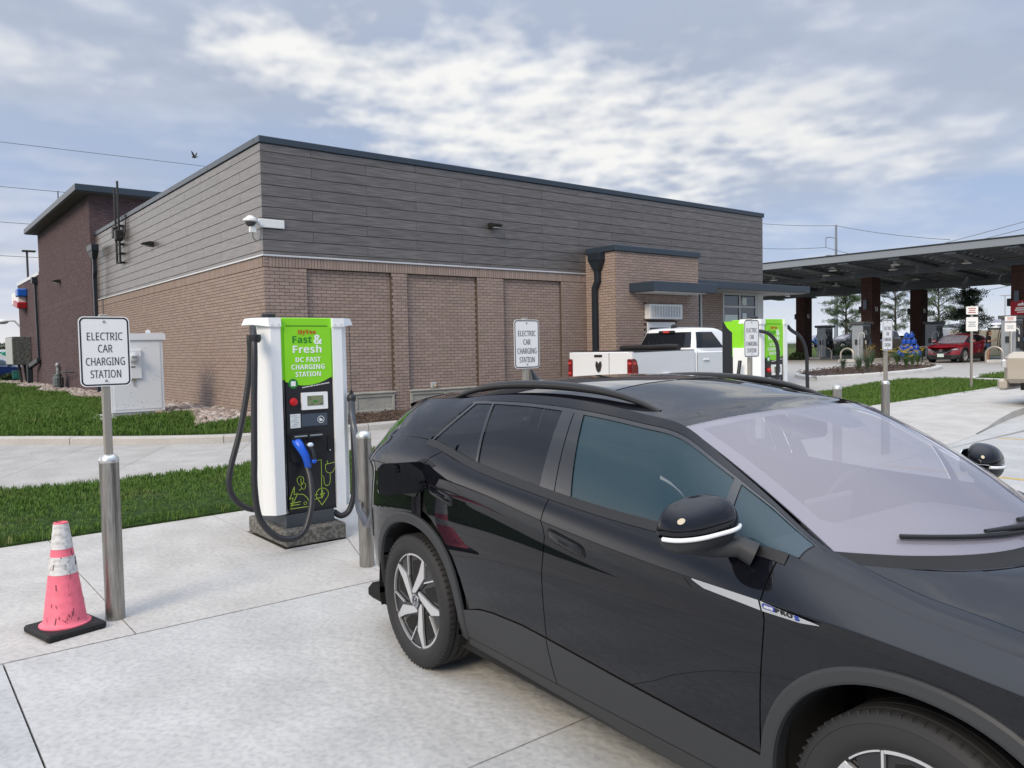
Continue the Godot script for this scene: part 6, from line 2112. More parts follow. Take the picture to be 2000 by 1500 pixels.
func make_posts() -> void:
	sign_post("nearest charging station sign, on the steel bollard beside the cone", Vector3(1.16, 0.0, -5.75), 0.0, true)
	sign_post("charging station sign standing just above the black car's rear roof", Vector3(4.755, gh(4.755), -5.75), 0.0, true)
	sign_post("charging station sign overlapping the further green charger", Vector3(8.32, gh(8.32), -5.75), 0.0, true)
	sign_post("charging station sign on a steel bollard at the edge of the right lawn", Vector3(11.735, gh(11.735), -5.75), 0.0, true)
	var o := thing("bollard", "bare steel bollard between the charger and the black car", "bollard", Vector3(3.04, 0.0, -5.75), 0.0, "steel bollards without signs"); bollard(o)
	o = thing("bollard", "bare steel bollard seen over the car bonnet by the right lawn", "bollard", Vector3(10.36, gh(10.36), -5.75), 0.0, "steel bollards without signs"); bollard(o)
	# small reserved signs by the pumps
	for q in [["thin signpost with two stacked plates at the tip of the right lawn", Vector3(25.6, gh(25.6), -9.95), 1.12, 2.55, 0.26], ["thin signpost with two stacked plates by the right-hand pump", Vector3(43.5, 0.5, -15.15), 1.12, 2.35, 0.4]]:
		o = thing("thin_signpost", q[0], "sign", q[1], -0.9, "thin white signposts")
		var b := MB.new(); b.span(Vector3(-0.03, -0.02, -0.03), Vector3(0.03, q[3], 0.03), 0.005); part("post", b, mat("post_galvanised", Color(0.33, 0.31, 0.275), 0.5, 0.55), o)
		for e in [[0.0, 0.24], [-0.36, 0.42]]:
			var h: float = e[1]
			b = MB.new(); b.prism(round_rect(q[4] * 1.25, h * 1.0, 0.03), 0.004, Vector3(0, q[3] - 0.14 + e[0] - (0.0 if e[0] == 0.0 else 0.05), 0.032)); var pl := part("plate", b, mat("sign_white", Color(0.80, 0.80, 0.80), 0.4), o)
			b = MB.new()
			for r in 3:
				b.box(Vector3(0, q[3] - 0.14 + e[0] - (0.0 if e[0] == 0.0 else 0.05) + 0.06 - 0.06 * r, 0.037), Vector3(q[4] * (0.8 - 0.15 * (r % 2)), 0.028, 0.001))
			var pr := part("print", b, mat("print_red" if e[0] == 0.0 else "print_grey", Color(0.4, 0.10, 0.10) if e[0] == 0.0 else Color(0.28, 0.32, 0.36), 0.6), pl); pr.set_meta("kind", "stuff")

func make_cone() -> void:
	var o := thing("traffic_cone", "scuffed faded pink traffic cone with white bands on a black base", "traffic cone", Vector3(0.86, 0.003, -5.72), 0.24)
	var blk := grained(mat("cone_base", Color(0.014, 0.014, 0.015), 0.75), noise_tex("turf", 0.02, 0.7, 1.0), 3.0)
	var pink := mat("cone_pink", Color(0.86, 0.17, 0.24), 0.5)
	pink.backlight_enabled = true; pink.backlight = Color(0.25, 0.04, 0.06)
	grained(pink, noise_tex("cone_scuff", 0.012, 0.86, 1.0, FastNoiseLite.TYPE_SIMPLEX_SMOOTH, 5, 512, 0.97), 3.0, false)
	var whm := mat("cone_white", Color(0.70, 0.69, 0.68), 0.35)
	grained(whm, noise_tex("band_scuff", 0.02, 0.62, 1.0, FastNoiseLite.TYPE_SIMPLEX_SMOOTH, 6, 512, 0.95), 2.6, false)
	var Y := Basis(Vector3.RIGHT, Vector3.FORWARD, Vector3.UP)
	var b := MB.new(); b.box(Vector3(0, 0.024, 0), Vector3(0.36, 0.048, 0.36), 0.012); part("base", b, blk, o)
	var R0 := 0.128; var R1 := 0.041; var H := 0.70
	var rr := func(y: float) -> float: return lerpf(R0, R1, (y - 0.05) / (H - 0.05))
	b = MB.new()
	b.lathe([Vector2(0.150, 0.048), Vector2(0.150, 0.056), Vector2(0.135, 0.062), Vector2(rr.call(0.08), 0.08), Vector2(rr.call(0.4), 0.4), Vector2(rr.call(0.69), 0.69), Vector2(R1, H), Vector2(R1 - 0.008, H + 0.002), Vector2(R1 - 0.012, H - 0.01), Vector2(R1, H - 0.12)], 36, Vector3.ZERO, Y); part("cone_body", b, pink, o)
	for q in [[0.375, 0.487], [0.535, 0.655]]:
		b = MB.new(); b.lathe([Vector2(rr.call(q[0]), q[0]), Vector2(rr.call(q[0]) + 0.0022, q[0] + 0.001), Vector2(rr.call(q[1]) + 0.0022, q[1] - 0.001), Vector2(rr.call(q[1]), q[1])], 36, Vector3.ZERO, Y); part("white_band", b, whm, o)
	b = MB.new(); b.lathe([Vector2(rr.call(0.655) + 0.0026, 0.651), Vector2(R1 + 0.0030, 0.693)], 36, Vector3.ZERO, Y); part("worn_tip", b, whm, o)
	# dark scrape marks
	b = MB.new()
	var rng := RandomNumberGenerator.new(); rng.seed = 44
	for i in 30:
		var y := rng.randf_range(0.07, 0.34) if i < 22 else rng.randf_range(0.40, 0.64)
		var a := rng.randf_range(0.2, PI - 0.2) if i > 7 else rng.randf_range(1.35, 2.0)
		if i < 8:
			y = rng.randf_range(0.07, 0.13)
		var a2 := a + rng.randf_range(-0.12, 0.12)
		var y2 := y + rng.randf_range(0.008, 0.05)
		var pa: Vector3 = Vector3(cos(a), 0, sin(a)) * (rr.call(y) + 0.0032) + Vector3(0, y, 0)
		var pe: Vector3 = Vector3(cos(a2), 0, sin(a2)) * (rr.call(y2) + 0.0032) + Vector3(0, y2, 0)
		b.bar(pa, pe, rng.randf_range(0.001, 0.005), 0.001, Vector3(cos(a), 0.12, sin(a)))
	var sc := part("scuff_marks", b, mat("scuff_dark", Color(0.10, 0.035, 0.045), 0.7), o); sc.set_meta("kind", "stuff")

# pickup: local -z forward, rear axle at the origin
func make_pickup(o: Node3D, paint: Material, wm: Array, big := true) -> void:
	var blk := mat("trim_black", Color(0.012, 0.012, 0.013), 0.5)
	var tint := mat("truck_glass", Color(0.006, 0.008, 0.012), 0.05)
	var dark := mat("liner_black", Color(0.004, 0.004, 0.004), 0.95)
	var b := MB.new()
	# bed sides with wheel cut-outs, tailgate, cover
	for sx in [-1.0, 1.0]:
		var side := []
		side.append([1.16, 1.46]); side.append([-1.02, 1.46]); side.append([-1.02, 0.58])
		for i in 13:
			var a := PI * i / 12
			side.append([-0.47 * cos(a), 0.42 + 0.47 * sin(a) if i > 0 and i < 12 else 0.58])
		side.append([1.10, 0.62]); side.append([1.18, 0.80])
		b = MB.new(); b.prism(poly(side), 0.12 * sx, Vector3(0.90 * sx, 0, 0), Basis(Vector3(0, 0, 1), Vector3.UP, Vector3(1, 0, 0)))
		part("bed_side", b, paint, o)
		b = MB.new()
		var ar := []
		for i in 19:
			var a := PI * i / 18
			ar.append(Vector3(1.02 * sx, 0.42 + 0.50 * sin(a), 0.50 * cos(a)))
		b.tube(ar, 0.045, 8); part("wheel_flare", b, paint, o)
		b = MB.new(); b.tube([Vector3(1.012 * sx, 1.462, 1.12), Vector3(1.0 * sx, 1.464, -1.0)], 0.02, 6); part("rail_cap", b, blk, o)
		b = MB.new(); b.prism(poly([[1.185, 1.30], [1.185, 0.86], [0.98, 0.86], [0.99, 1.12], [1.04, 1.27], [1.10, 1.305]]), 0.03 * sx, Vector3(1.005 * sx, 0, 0), Basis(Vector3(0, 0, 1), Vector3.UP, Vector3(1, 0, 0)))
		b.box(Vector3(0.965 * sx, 1.08, 1.19), Vector3(0.14, 0.44, 0.05), 0.02)
		var tl := part("tail_lamp", b, glossy("lamp_red", Color(0.16, 0.006, 0.010), 0.1), o)
		for y in [1.20, 0.96]:
			b = MB.new(); b.box(Vector3(0.975 * sx, y, 1.2), Vector3(0.11, 0.06, 0.05), 0.015); b.box(Vector3(1.032 * sx, y, 1.10), Vector3(0.012, 0.05, 0.11), 0.005); part("lamp_glow", b, mat("lamp_red_bright", Color(0.62, 0.06, 0.05), 0.2), tl)
	b = MB.new(); b.box(Vector3(0, 1.12, 1.15), Vector3(1.80, 0.68, 0.08), 0.02); var tg := part("tailgate", b, paint, o)
	b = MB.new(); b.box(Vector3(0.33, 1.12, 1.1905), Vector3(0.012, 0.64, 0.004)); part("gate_gap", b, dark, tg)
	b = MB.new(); b.box(Vector3(-0.02, 1.37, 1.19), Vector3(0.26, 0.06, 0.03), 0.01); part("gate_handle", b, blk, tg)
	b = MB.new(); b.prism(poly([[-0.08, 0.12], [-0.03, 0.10], [0.0, 0.05], [0.03, 0.10], [0.08, 0.12], [0.10, 0.02], [0.06, -0.10], [0.0, -0.14], [-0.06, -0.10], [-0.10, 0.02]]), 0.02, Vector3(0.0, 1.13, 1.19)); part("emblem", b, mat("emblem_grey", Color(0.16, 0.16, 0.17), 0.2, 0.9), tg)
	text("4x4", 0.05, mat("emblem_grey", Color(0.16, 0.16, 0.17), 0.2, 0.9), tg, Vector3(0.72, 0.86, 1.192), Basis.IDENTITY, 0.22)
	b = MB.new(); b.box(Vector3(0, 0.66, 1.26), Vector3(2.0, 0.24, 0.20), 0.05); part("rear_bumper", b, paint if big else blk, o)
	b = MB.new(); b.box(Vector3(0, 1.455, 0.30), Vector3(1.78, 0.03, 1.66), 0.01); part("bed_cover", b, blk, o)
	b = MB.new(); b.tube([Vector3(-0.92, 1.52, -0.55), Vector3(-0.4, 1.53, -0.56), Vector3(0.1, 1.525, -0.55), Vector3(0.5, 1.54, -0.56), Vector3(0.92, 1.53, -0.55)], 0.085, 10); part("rolled_cover", b, blk, o)
	b = MB.new(); b.span(Vector3(-0.9, 0.5, -4.3), Vector3(0.9, 0.75, 1.1)); part("underside", b, dark, o)
	# cab and bonnet
	b = MB.new(); b.box(Vector3(0, 1.02, -2.17), Vector3(2.04, 0.90, 2.28), 0.07); part("cab_lower", b, paint, o)
	b = MB.new(); b.box(Vector3(0, 0.98, -3.95), Vector3(1.98, 0.66, 1.36), 0.10); b.box(Vector3(0, 1.27, -3.9), Vector3(1.70, 0.16, 1.34), 0.07); part("bonnet", b, paint, o)
	b = MB.new(); b.box(Vector3(0, 0.95, -4.64), Vector3(1.5, 0.5, 0.08), 0.03); part("grille", b, blk, o)
	for sx in [-1.0, 1.0]:
		b = MB.new(); b.box(Vector3(0.83 * sx, 1.08, -4.62), Vector3(0.30, 0.20, 0.10), 0.03); part("headlight", b, mat("lamp_chrome", Color(0.75, 0.76, 0.78), 0.15, 0.5), o)
	b = MB.new(); b.box(Vector3(0, 0.62, -4.66), Vector3(1.96, 0.26, 0.2), 0.06); part("front_bumper", b, paint, o)
	var ring := func(q: float) -> Array:
		var y := lerpf(1.45, 2.0, q)
		var hw := lerpf(0.985, 0.80, pow(q, 1.25))
		var zr := lerpf(-1.03, -1.30, q) ; var zf := lerpf(-3.30, -2.30, q)
		if q > 0.88:
			var e := (q - 0.88) / 0.12
			hw -= 0.06 * e * e; zr -= 0.06 * e * e; zf += 0.10 * e * e
		var row := []
		for j in 49:
			var a := TAU * j / 48
			var cx := signf(cos(a)) * pow(absf(cos(a)), 0.28) * hw
			var cz := signf(sin(a)) * pow(absf(sin(a)), 0.28)
			row.append(Vector3(cx, y, lerpf(zf, zr, cz * 0.5 + 0.5)))
		return row
	var rows := []
	for q in [0.0, 0.2, 0.4, 0.6, 0.75, 0.88, 0.94, 0.98, 1.0]:
		rows.append(ring.call(q))
	b = MB.new()
	var nr := []
	for i in rows.size():
		var row := []
		for j in 49:
			var du: Vector3 = rows[mini(i + 1, rows.size() - 1)][j] - rows[maxi(i - 1, 0)][j]
			var dv: Vector3 = rows[i][(j + 1) % 48] - rows[i][(j + 47) % 48]
			var nn := du.cross(dv).normalized()
			var c: Vector3 = rows[i][j] - Vector3(0, 1.6, -2.0)
			row.append(nn if nn.dot(c) > 0.0 else -nn)
		nr.append(row)
	b.sheet(rows, Vector3.UP, nr)
	var roof := []
	for s in [1.0, 0.7, 0.4, 0.0]:
		var row := []
		for p in rows[rows.size() - 1]:
			row.append(Vector3(p.x * s, 2.0 + 0.045 * (1.0 - s * s), lerpf(-1.83, p.z, s)))
		roof.append(row)
	b.sheet(roof, Vector3.UP)
	part("cab", b, paint, o)
	# panes lie a little proud of the cab
	var pt := func(q: float, j: float) -> Vector3:
		var r: Array = ring.call(q)
		var i := int(floor(j)) % 48
		return (r[i] as Vector3).lerp(r[i + 1], j - floor(j))
	for w in [["rear_window", 7.6, 16.4, 0.14, 0.83], ["side_window", -0.1, 4.75, 0.12, 0.82], ["side_window", 19.25, 24.1, 0.12, 0.82], ["windscreen", 31.0, 41.0, 0.05, 0.9]]:
		b = MB.new()
		var wr := []
		for i in 4:
			var row := []
			for j in 9:
				var p: Vector3 = pt.call(lerpf(w[3], w[4], i / 3.0), fposmod(lerpf(w[1], w[2], j / 8.0), 48.0))
				var c := (p - Vector3(0, p.y, -2.0))
				row.append(p + Vector3(c.x, 0, c.z).normalized() * 0.012)
			wr.append(row)
		b.sheet(wr, Vector3(signf(wr[1][4].x) if absf(wr[1][4].x) > 0.7 else 0.0, 0.1, wr[1][4].z + 2.0 if absf(wr[1][4].x) < 0.7 else 0.0)); part(w[0], b, tint, o)
	for sx in [-1.0, 1.0]:
		b = MB.new()
		b.box(Vector3(1.16 * sx, 1.42, -2.95), Vector3(0.24, 0.26, 0.10), 0.05); part("mirror", b, paint, o)
		for z in [-1.45, -2.5]:
			b = MB.new(); b.box(Vector3(1.03 * sx, 1.22, z), Vector3(0.03, 0.05, 0.22), 0.012); part("door_handle", b, paint, o)
		b = MB.new()
		for z in [-1.12, -2.24]:
			b.box(Vector3(1.0205 * sx, 1.05, z), Vector3(0.003, 0.78, 0.012))
		part("door_gap", b, mat("gap_grey", Color(0.12, 0.12, 0.13), 0.8), o)
	b = MB.new(); b.box(Vector3(0, 1.915, -1.215), Vector3(0.52, 0.075, 0.05), 0.018); var cl := part("brake_lamp", b, blk, o)
	b = MB.new(); b.box(Vector3(0, 1.915, -1.188), Vector3(0.2, 0.05, 0.02), 0.006); part("lamp_glow", b, mat("lamp_red_bright", Color(0.62, 0.06, 0.05), 0.2), cl)
	b = MB.new(); b.ball(Vector3(0.0, 2.05, -1.5), Vector3(0.05, 0.07, 0.12), 10, 6); part("aerial", b, blk, o)
	for z in [0.0, -3.67]:
		for sx in [-1.0, 1.0]:
			add_wheel(o, wm, Vector3(0.87 * sx, 0.42, z), sx, 1.13, false)

var suv_proto := {}
func repaint(o: Node, from: Material, to: Material) -> void:
	if o is MeshInstance3D and o.material_override == from:
		o.material_override = to
	for c in o.get_children():
		repaint(c, from, to)

func far_suv(label: String, category: String, at: Vector3, turn: float, paint: Material, wm: Array, sc := 1.0, nose := "plain", called := "parked_car") -> Node3D:
	var base := mat("proto_paint", Color(0.5, 0.5, 0.5))
	if not suv_proto.has(nose):
		var h := Node3D.new()
		make_suv(h, base, false, nose)
		for s in [0.0, 2.766]:
			for sg in [1.0, -1.0]:
				add_wheel(h, wm, Vector3(0.803 * sg, 0.366, -s), sg, 1.0, false)
		suv_proto[nose] = h
	var o: Node3D = suv_proto[nose].duplicate()
	repaint(o, base, paint)
	o.name = numbered(called)
	add_child(o, true)
	tag(o, label, category)
	o.position = at
	o.rotation.y = turn
	o.scale = Vector3.ONE * sc
	return o

func make_vehicles() -> void:
	var wm := wheel_meshes()
	var white := glossy("paint_white", Color(0.74, 0.76, 0.79), 0.3, 0.6)
	var o := thing("pickup_truck", "white pickup waiting at the store's service window", "pickup truck", Vector3(14.73, 0.10, -13.55), -PI / 2)
	make_pickup(o, white, wm)
	o.scale = Vector3.ONE * 1.035
	car_tables()
	# red crossover nose-on at the pumps
	far_suv("dark red crossover parked nose-on between the fuel pumps", "car", Vector3(48.15, 0.5, -18.85), PI / 2, glossy("paint_red", Color(0.24, 0.006, 0.018), 0.3), wm, 0.99, "wide", "red_crossover")
	var rc: Node3D = get_node("red_crossover")
	var b := MB.new(); b.box(Vector3(0, 0.40, -3.655), Vector3(0.34, 0.17, 0.02), 0.004); part("number_plate", b, mat("plate_pale", Color(0.55, 0.66, 0.62), 0.5), rc)
	b = MB.new(); b.lathe([Vector2(0.085, 0.0), Vector2(0.085, 0.02), Vector2(0.065, 0.02), Vector2(0.065, 0.0)], 20, Vector3(0, 0.63, -3.655), Basis(Vector3.LEFT, Vector3.UP, Vector3.FORWARD)); b.tube([Vector3(-0.07, 0.645, -3.67), Vector3(-0.03, 0.65, -3.675), Vector3(0, 0.61, -3.675), Vector3(0.03, 0.65, -3.675), Vector3(0.07, 0.645, -3.67)], 0.012, 6); part("emblem", b, mat("chrome", Color(0.8, 0.8, 0.82), 0.12, 1.0), rc)
	# beige vehicle whose front corner enters at the right edge
	o = thing("beige_vehicle", "pale beige vehicle cut off by the right edge of the picture", "car", Vector3(20.62, gh(19.5), -2.35), 0.0)
	make_pickup(o, glossy("paint_beige", Color(0.40, 0.36, 0.30), 0.28), wm)
	# black pickup behind the left pump
	o = thing("pickup_truck", "black pickup at the pumps behind the brick canopy column", "pickup truck", Vector3(61.5, 0.5, -29.4), PI / 2)
	make_pickup(o, glossy("paint_black_far", Color(0.008, 0.008, 0.010), 0.2), wm, false)
	# cars in the background
	far_suv("dark blue car parked at the far left beyond the lawn", "car", Vector3(4.6, 0.15, -63.0), -PI / 2 + 0.1, glossy("paint_blue", Color(0.012, 0.03, 0.12), 0.3), wm, 1.0)
	far_suv("white car half hidden behind the green box at far left", "car", Vector3(7.6, 0.2, -69.0), -0.5, white, wm, 0.92)
	far_suv("black car parked on the raised lot beyond the red crossover", "car", Vector3(93.0, 1.9, -37.2), -0.5, glossy("paint_black_far", Color(0.008, 0.008, 0.010), 0.2), wm, 1.0)
	far_suv("dark car parked beyond the grass left of the front pump", "car", Vector3(73.0, 0.9, -38.2), 1.2, glossy("paint_slate", Color(0.02, 0.022, 0.028), 0.3), wm, 1.0)
	far_suv("blue car parked far off behind the leftmost canopy column", "car", Vector3(96.0, 1.0, -55.5), 1.4, glossy("paint_blue2", Color(0.02, 0.10, 0.32), 0.3), wm, 1.0)
	far_suv("white car parked far off between the two right canopy columns", "car", Vector3(92.0, 1.0, -44.0), 1.0, white, wm, 1.0)
	for q in [[104.0, -40.6, "leftmost white car in the raised row above the tan fence"], [106.0, -37.9, "middle white car in the raised row above the tan fence"], [108.0, -35.4, "rightmost white car in the raised row above the tan fence"]]:
		far_suv(q[2], "car", Vector3(q[0], 2.55, q[1]), PI / 2 + 0.2, white, wm, 1.0)
	for q in suv_proto:
		suv_proto[q].free()

const CY := Basis(Vector3(1, 0, 0), Vector3(0, 0, -1), Vector3(0, 1, 0))

func canopy_y(x: float) -> float:
	return 6.46 - 0.052 * (x - 44.0)

func make_canopy() -> void:
	var o := thing("fuel_canopy", "wide flat canopy with black panels on brick columns over the pumps", "canopy")
	var steel_m := mat("canopy_steel", Color(0.105, 0.12, 0.135), 0.5, 0.3)
	var fas := mat("canopy_fascia", Color(0.27, 0.30, 0.33), 0.42, 0.35)
	var pan := mat("solar_black", Color(0.008, 0.009, 0.014), 0.15)
	var Z0 := -46.0; var Z1 := -6.0
	var b := MB.new(); b.span(Vector3(43.95, 6.36, Z0), Vector3(44.08, 6.74, Z1), 0.01); part("fascia", b, fas, o)
	b = MB.new(); b.span(Vector3(43.90, 6.745, Z0), Vector3(44.25, 6.81, Z1), 0.01); part("roof_edge", b, mat("canopy_dark", Color(0.02, 0.022, 0.026), 0.5), o)
	for q in [[49.0, 5.76, 0.28], [56.0, 5.22, 0.28]]:
		b = MB.new(); b.span(Vector3(q[0], q[1], Z0), Vector3(q[0] + q[2], canopy_y(q[0]) - 0.07, Z1), 0.01); part("girder", b, steel_m, o)
	for i in 14:
		var z := Z0 + 1.2 + i * 2.95
		b = MB.new(); b.bar(Vector3(44.1, canopy_y(44.1) - 0.17, z), Vector3(61.0, canopy_y(61.0) - 0.17, z), 0.62, 0.10, Vector3.UP, 0.01); part("cross_beam", b, steel_m, o)
	for i in 12:
		var x := 44.6 + i * 1.42
		b = MB.new(); b.span(Vector3(x, canopy_y(x) - 0.10, Z0), Vector3(x + 0.05, canopy_y(x) - 0.03, Z1)); part("purlin", b, mat("purlin_light", Color(0.20, 0.21, 0.22), 0.4, 0.5), o)
		b = MB.new(); b.span(Vector3(x + 0.7, canopy_y(x) - 0.13, Z0), Vector3(x + 0.74, canopy_y(x) - 0.06, Z1)); part("purlin", b, mat("purlin_light", Color(0.20, 0.21, 0.22), 0.4, 0.5), o)
	var pm := MB.new(); pm.box(Vector3.ZERO, Vector3(1.38, 0.03, 1.93), 0.004)
	var pmesh := pm.mesh()
	var cross := Basis(Vector3(0, 0, 1), -0.052)
	for i in 12:
		for j in 20:
			var x := 44.85 + i * 1.40; var z := Z0 + 1.0 + j * 2.0
			var p := part("solar_panel", pmesh, pan, o)
			p.transform = Transform3D(cross, Vector3(x, canopy_y(x) + 0.03, z))
	for q in [[47.5, -30.9], [47.5, -27.1], [47.5, -22.85], [47.5, -18.75], [45.6, -21.8], [45.6, -25.6], [53.0, -29.5], [53.0, -24.0]]:
		b = MB.new(); b.lathe([Vector2(0.001, 0.0), Vector2(0.22, 0.004), Vector2(0.26, 0.03), Vector2(0.24, 0.07), Vector2(0.1, 0.09), Vector2(0.1, 0.25)], 16, Vector3(q[0], canopy_y(q[0]) - 0.34, q[1]), CY); part("light_fitting", b, mat("fitting_pale", Color(0.62, 0.63, 0.60), 0.4), o)
	# columns
	var brown := Color(0.105, 0.058, 0.048)
	var cols := [[49.0, -25.6, "14", true], [49.0, -17.05, "17", true], [56.0, -34.5, "12", false], [56.0, -25.75, "16", false]]
	for q in cols:
		var x: float = q[0]; var z: float = q[1]
		var top := 5.76 if x < 50.0 else 5.22
		b = MB.new(); b.span(Vector3(x + 0.009, 0.4, z + 0.009), Vector3(x + 1.09, top, z + 0.711)); var cp := part("column", b, mat("mortar_dark", Color(0.022, 0.016, 0.017), 0.95), o)
		var list := brick_list(Vector3(x, 0, z), Vector3.BACK, Vector3.LEFT, [[0.0, 0.72, 0.5, top, 0.0]])
		list += brick_list(Vector3(x, 0, z + 0.72), Vector3.RIGHT, Vector3.BACK, [[0.012, 1.1, 0.5, top, 0.0]])
		lay_bricks(cp, list, brown, 0.2, 0, 31)
		text(q[2], 0.30, mat("lettering_white", Color(0.80, 0.83, 0.82), 0.5), cp, Vector3(x + 0.55, 3.75, z + 0.73), Basis.IDENTITY, 0.36)
		b = MB.new(); b.box(Vector3(x + 0.5, 3.75, z - 0.15), Vector3(0.5, 0.42, 0.28), 0.02); part("number_box", b, mat("trim_black", Color(0.012, 0.012, 0.013), 0.5), cp)
		if q[3]:
			b = MB.new(); b.box(Vector3(x - 0.06, 4.05, z + 0.30), Vector3(0.12, 0.62, 0.24), 0.03); part("speaker", b, mat("speaker_grey", Color(0.10, 0.12, 0.15), 0.4), cp)
	var sg := thing("red_sign", "red sign with white print on the rightmost brick column", "sign", Vector3(48.93, 3.42, -16.45), -PI / 2)
	b = MB.new(); b.box(Vector3.ZERO, Vector3(1.15, 0.80, 0.05), 0.01); part("panel", b, mat("sign_red", Color(0.35, 0.012, 0.02), 0.3), sg)
	b = MB.new()
	for q in [[0.0, -0.02, 0.62, 0.07], [0.0, -0.13, 0.70, 0.07], [0.0, -0.25, 0.5, 0.05]]:
		b.box(Vector3(q[0], q[1], 0.027), Vector3(q[2], q[3], 0.002))
	var pr := part("print", b, mat("lettering_white", Color(0.80, 0.83, 0.82), 0.5), sg); pr.set_meta("kind", "stuff")
	b = MB.new(); b.prism(poly([[-0.24, 0.10], [-0.20, 0.22], [-0.05, 0.23], [0.02, 0.32], [0.06, 0.22], [0.20, 0.24], [0.24, 0.12]]), 0.003, Vector3(0, 0, 0.026)); part("symbol", b, mat("lettering_white", Color(0.80, 0.83, 0.82), 0.5), sg)
	# pumps on their islands
	var pl := mat("pump_blue_grey", Color(0.33, 0.37, 0.41), 0.4, 0.2)
	var dk := mat("pump_dark", Color(0.028, 0.034, 0.042), 0.4)
	var labels := ["fuel pump in front of the column marked 14, left of the flower bed", "fuel pump at the right, below the red sign", "fuel pump beside the leftmost canopy column", "fuel pump behind the bonnet of the red crossover"]
	var k := 0
	for q in [[47.6, -25.1], [46.7, -16.35], [54.5, -31.5], [54.5, -23.7]]:
		var pu := thing("fuel_pump", labels[k], "fuel pump", Vector3(q[0], 0.5, q[1]), 0.0, "fuel pumps under the canopy")
		k += 1
		b = MB.new(); b.span(Vector3(-1.2, -0.05, -0.62), Vector3(3.6, 0.14, 0.62), 0.03); part("island", b, concrete("kerb_light", Color(0.62, 0.62, 0.60)), pu)
		b = MB.new(); b.span(Vector3(0, 0.14, -0.35), Vector3(1.0, 2.28, 0.35), 0.02); part("case", b, pl, pu)
		for sz in [-1.0, 1.0]:
			b = MB.new(); b.box(Vector3(0.5, 1.45, 0.355 * sz), Vector3(0.86, 1.45, 0.03), 0.01); var fc := part("dispenser_face", b, dk, pu)
			b = MB.new(); b.box(Vector3(0.32, 1.78, 0.375 * sz), Vector3(0.36, 0.28, 0.02), 0.006); part("display", b, mat("display_grey", Color(0.30, 0.36, 0.40), 0.2), fc)
			for e in 3:
				b = MB.new(); b.tube(smooth_path([Vector3(0.16 + 0.28 * e, 2.0, 0.37 * sz), Vector3(0.12 + 0.28 * e, 1.4, 0.52 * sz), Vector3(0.18 + 0.28 * e, 0.75, 0.56 * sz), Vector3(0.26 + 0.28 * e, 0.65, 0.50 * sz), Vector3(0.28 + 0.28 * e, 1.1, 0.40 * sz)]), 0.022, 6); part("hose", b, mat("cable_rubber", Color(0.018, 0.019, 0.023), 0.42), fc)
				b = MB.new(); b.box(Vector3(0.28 + 0.28 * e, 1.18, 0.40 * sz), Vector3(0.06, 0.22, 0.10), 0.02); part("nozzle", b, mat(["nozzle_white", "nozzle_black", "nozzle_blue"][e], [Color(0.6, 0.6, 0.58), Color(0.02, 0.02, 0.02), Color(0.05, 0.14, 0.3)][e], 0.4), fc)
		b = MB.new(); b.span(Vector3(-0.14, 2.285, -0.47), Vector3(1.14, 2.46, 0.47), 0.03); part("pump_cap", b, mat("pump_cap_grey", Color(0.09, 0.095, 0.10), 0.5), pu)
		b = MB.new(); b.box(Vector3(-0.05, 1.20, 0.0), Vector3(0.10, 0.32, 0.24), 0.02); part("side_box", b, dk, pu)
		b = MB.new(); b.cyl(Vector3(-0.45, 0.14, 0.30), Vector3(-0.45, 1.5, 0.30), 0.035, 0.035, 8); b.tube(smooth_path([Vector3(-0.45, 1.45, 0.30), Vector3(-0.43, 1.75, 0.40), Vector3(-0.40, 1.72, 0.62), Vector3(-0.40, 1.45, 0.66)]), 0.03, 6); part("hose_post", b, mat("trim_aluminium", Color(0.62, 0.63, 0.65), 0.35, 0.4), pu)
	# bent steel hoops
	var hl := ["bent steel hoop left of the pump by the column marked 14", "bent steel hoop in front of the right-hand pump", "bent steel hoop right of the pump at the leftmost column", "bent steel hoop behind the blue water bottles"]
	k = 0
	for q in [[46.6, -25.22, 0.0], [46.0, -16.75, 0.0], [53.0, -30.3, 0.2], [52.5, -23.3, 0.3]]:
		var ho := thing("steel_hoop", hl[k], "hoop guard", Vector3(q[0], gh(q[0]), q[1]), q[2], "steel hoop guards")
		k += 1
		b = MB.new()
		var pts := [Vector3(0, 0, -0.42)]
		for i in 13:
			var a := PI - PI * i / 12
			pts.append(Vector3(0, 0.42 + 0.40 * sin(a), 0.42 * cos(a)))
		pts.append(Vector3(0, 0, 0.42))
		b.tube(pts, 0.05, 10); part("tube", b, mat("hoop_steel", Color(0.55, 0.52, 0.46), 0.4, 0.6), ho)
	# blue bottles stacked on a rack
	var rk := thing("bottle_rack", "low dark rack under the blue water bottles", "rack", Vector3(46.9, gh(46.9), -21.6))
	b = MB.new(); b.span(Vector3(-0.28, 0.26, -0.72), Vector3(0.28, 0.32, 0.72), 0.01)
	part("shelf", b, dk, rk)
	for x in [-0.22, 0.22]:
		for z in [-0.66, 0.66]:
			b = MB.new(); b.span(Vector3(x - 0.03, 0.0, z - 0.03), Vector3(x + 0.03, 0.26, z + 0.03)); part("leg", b, dk, rk)
	var first: Node3D = null
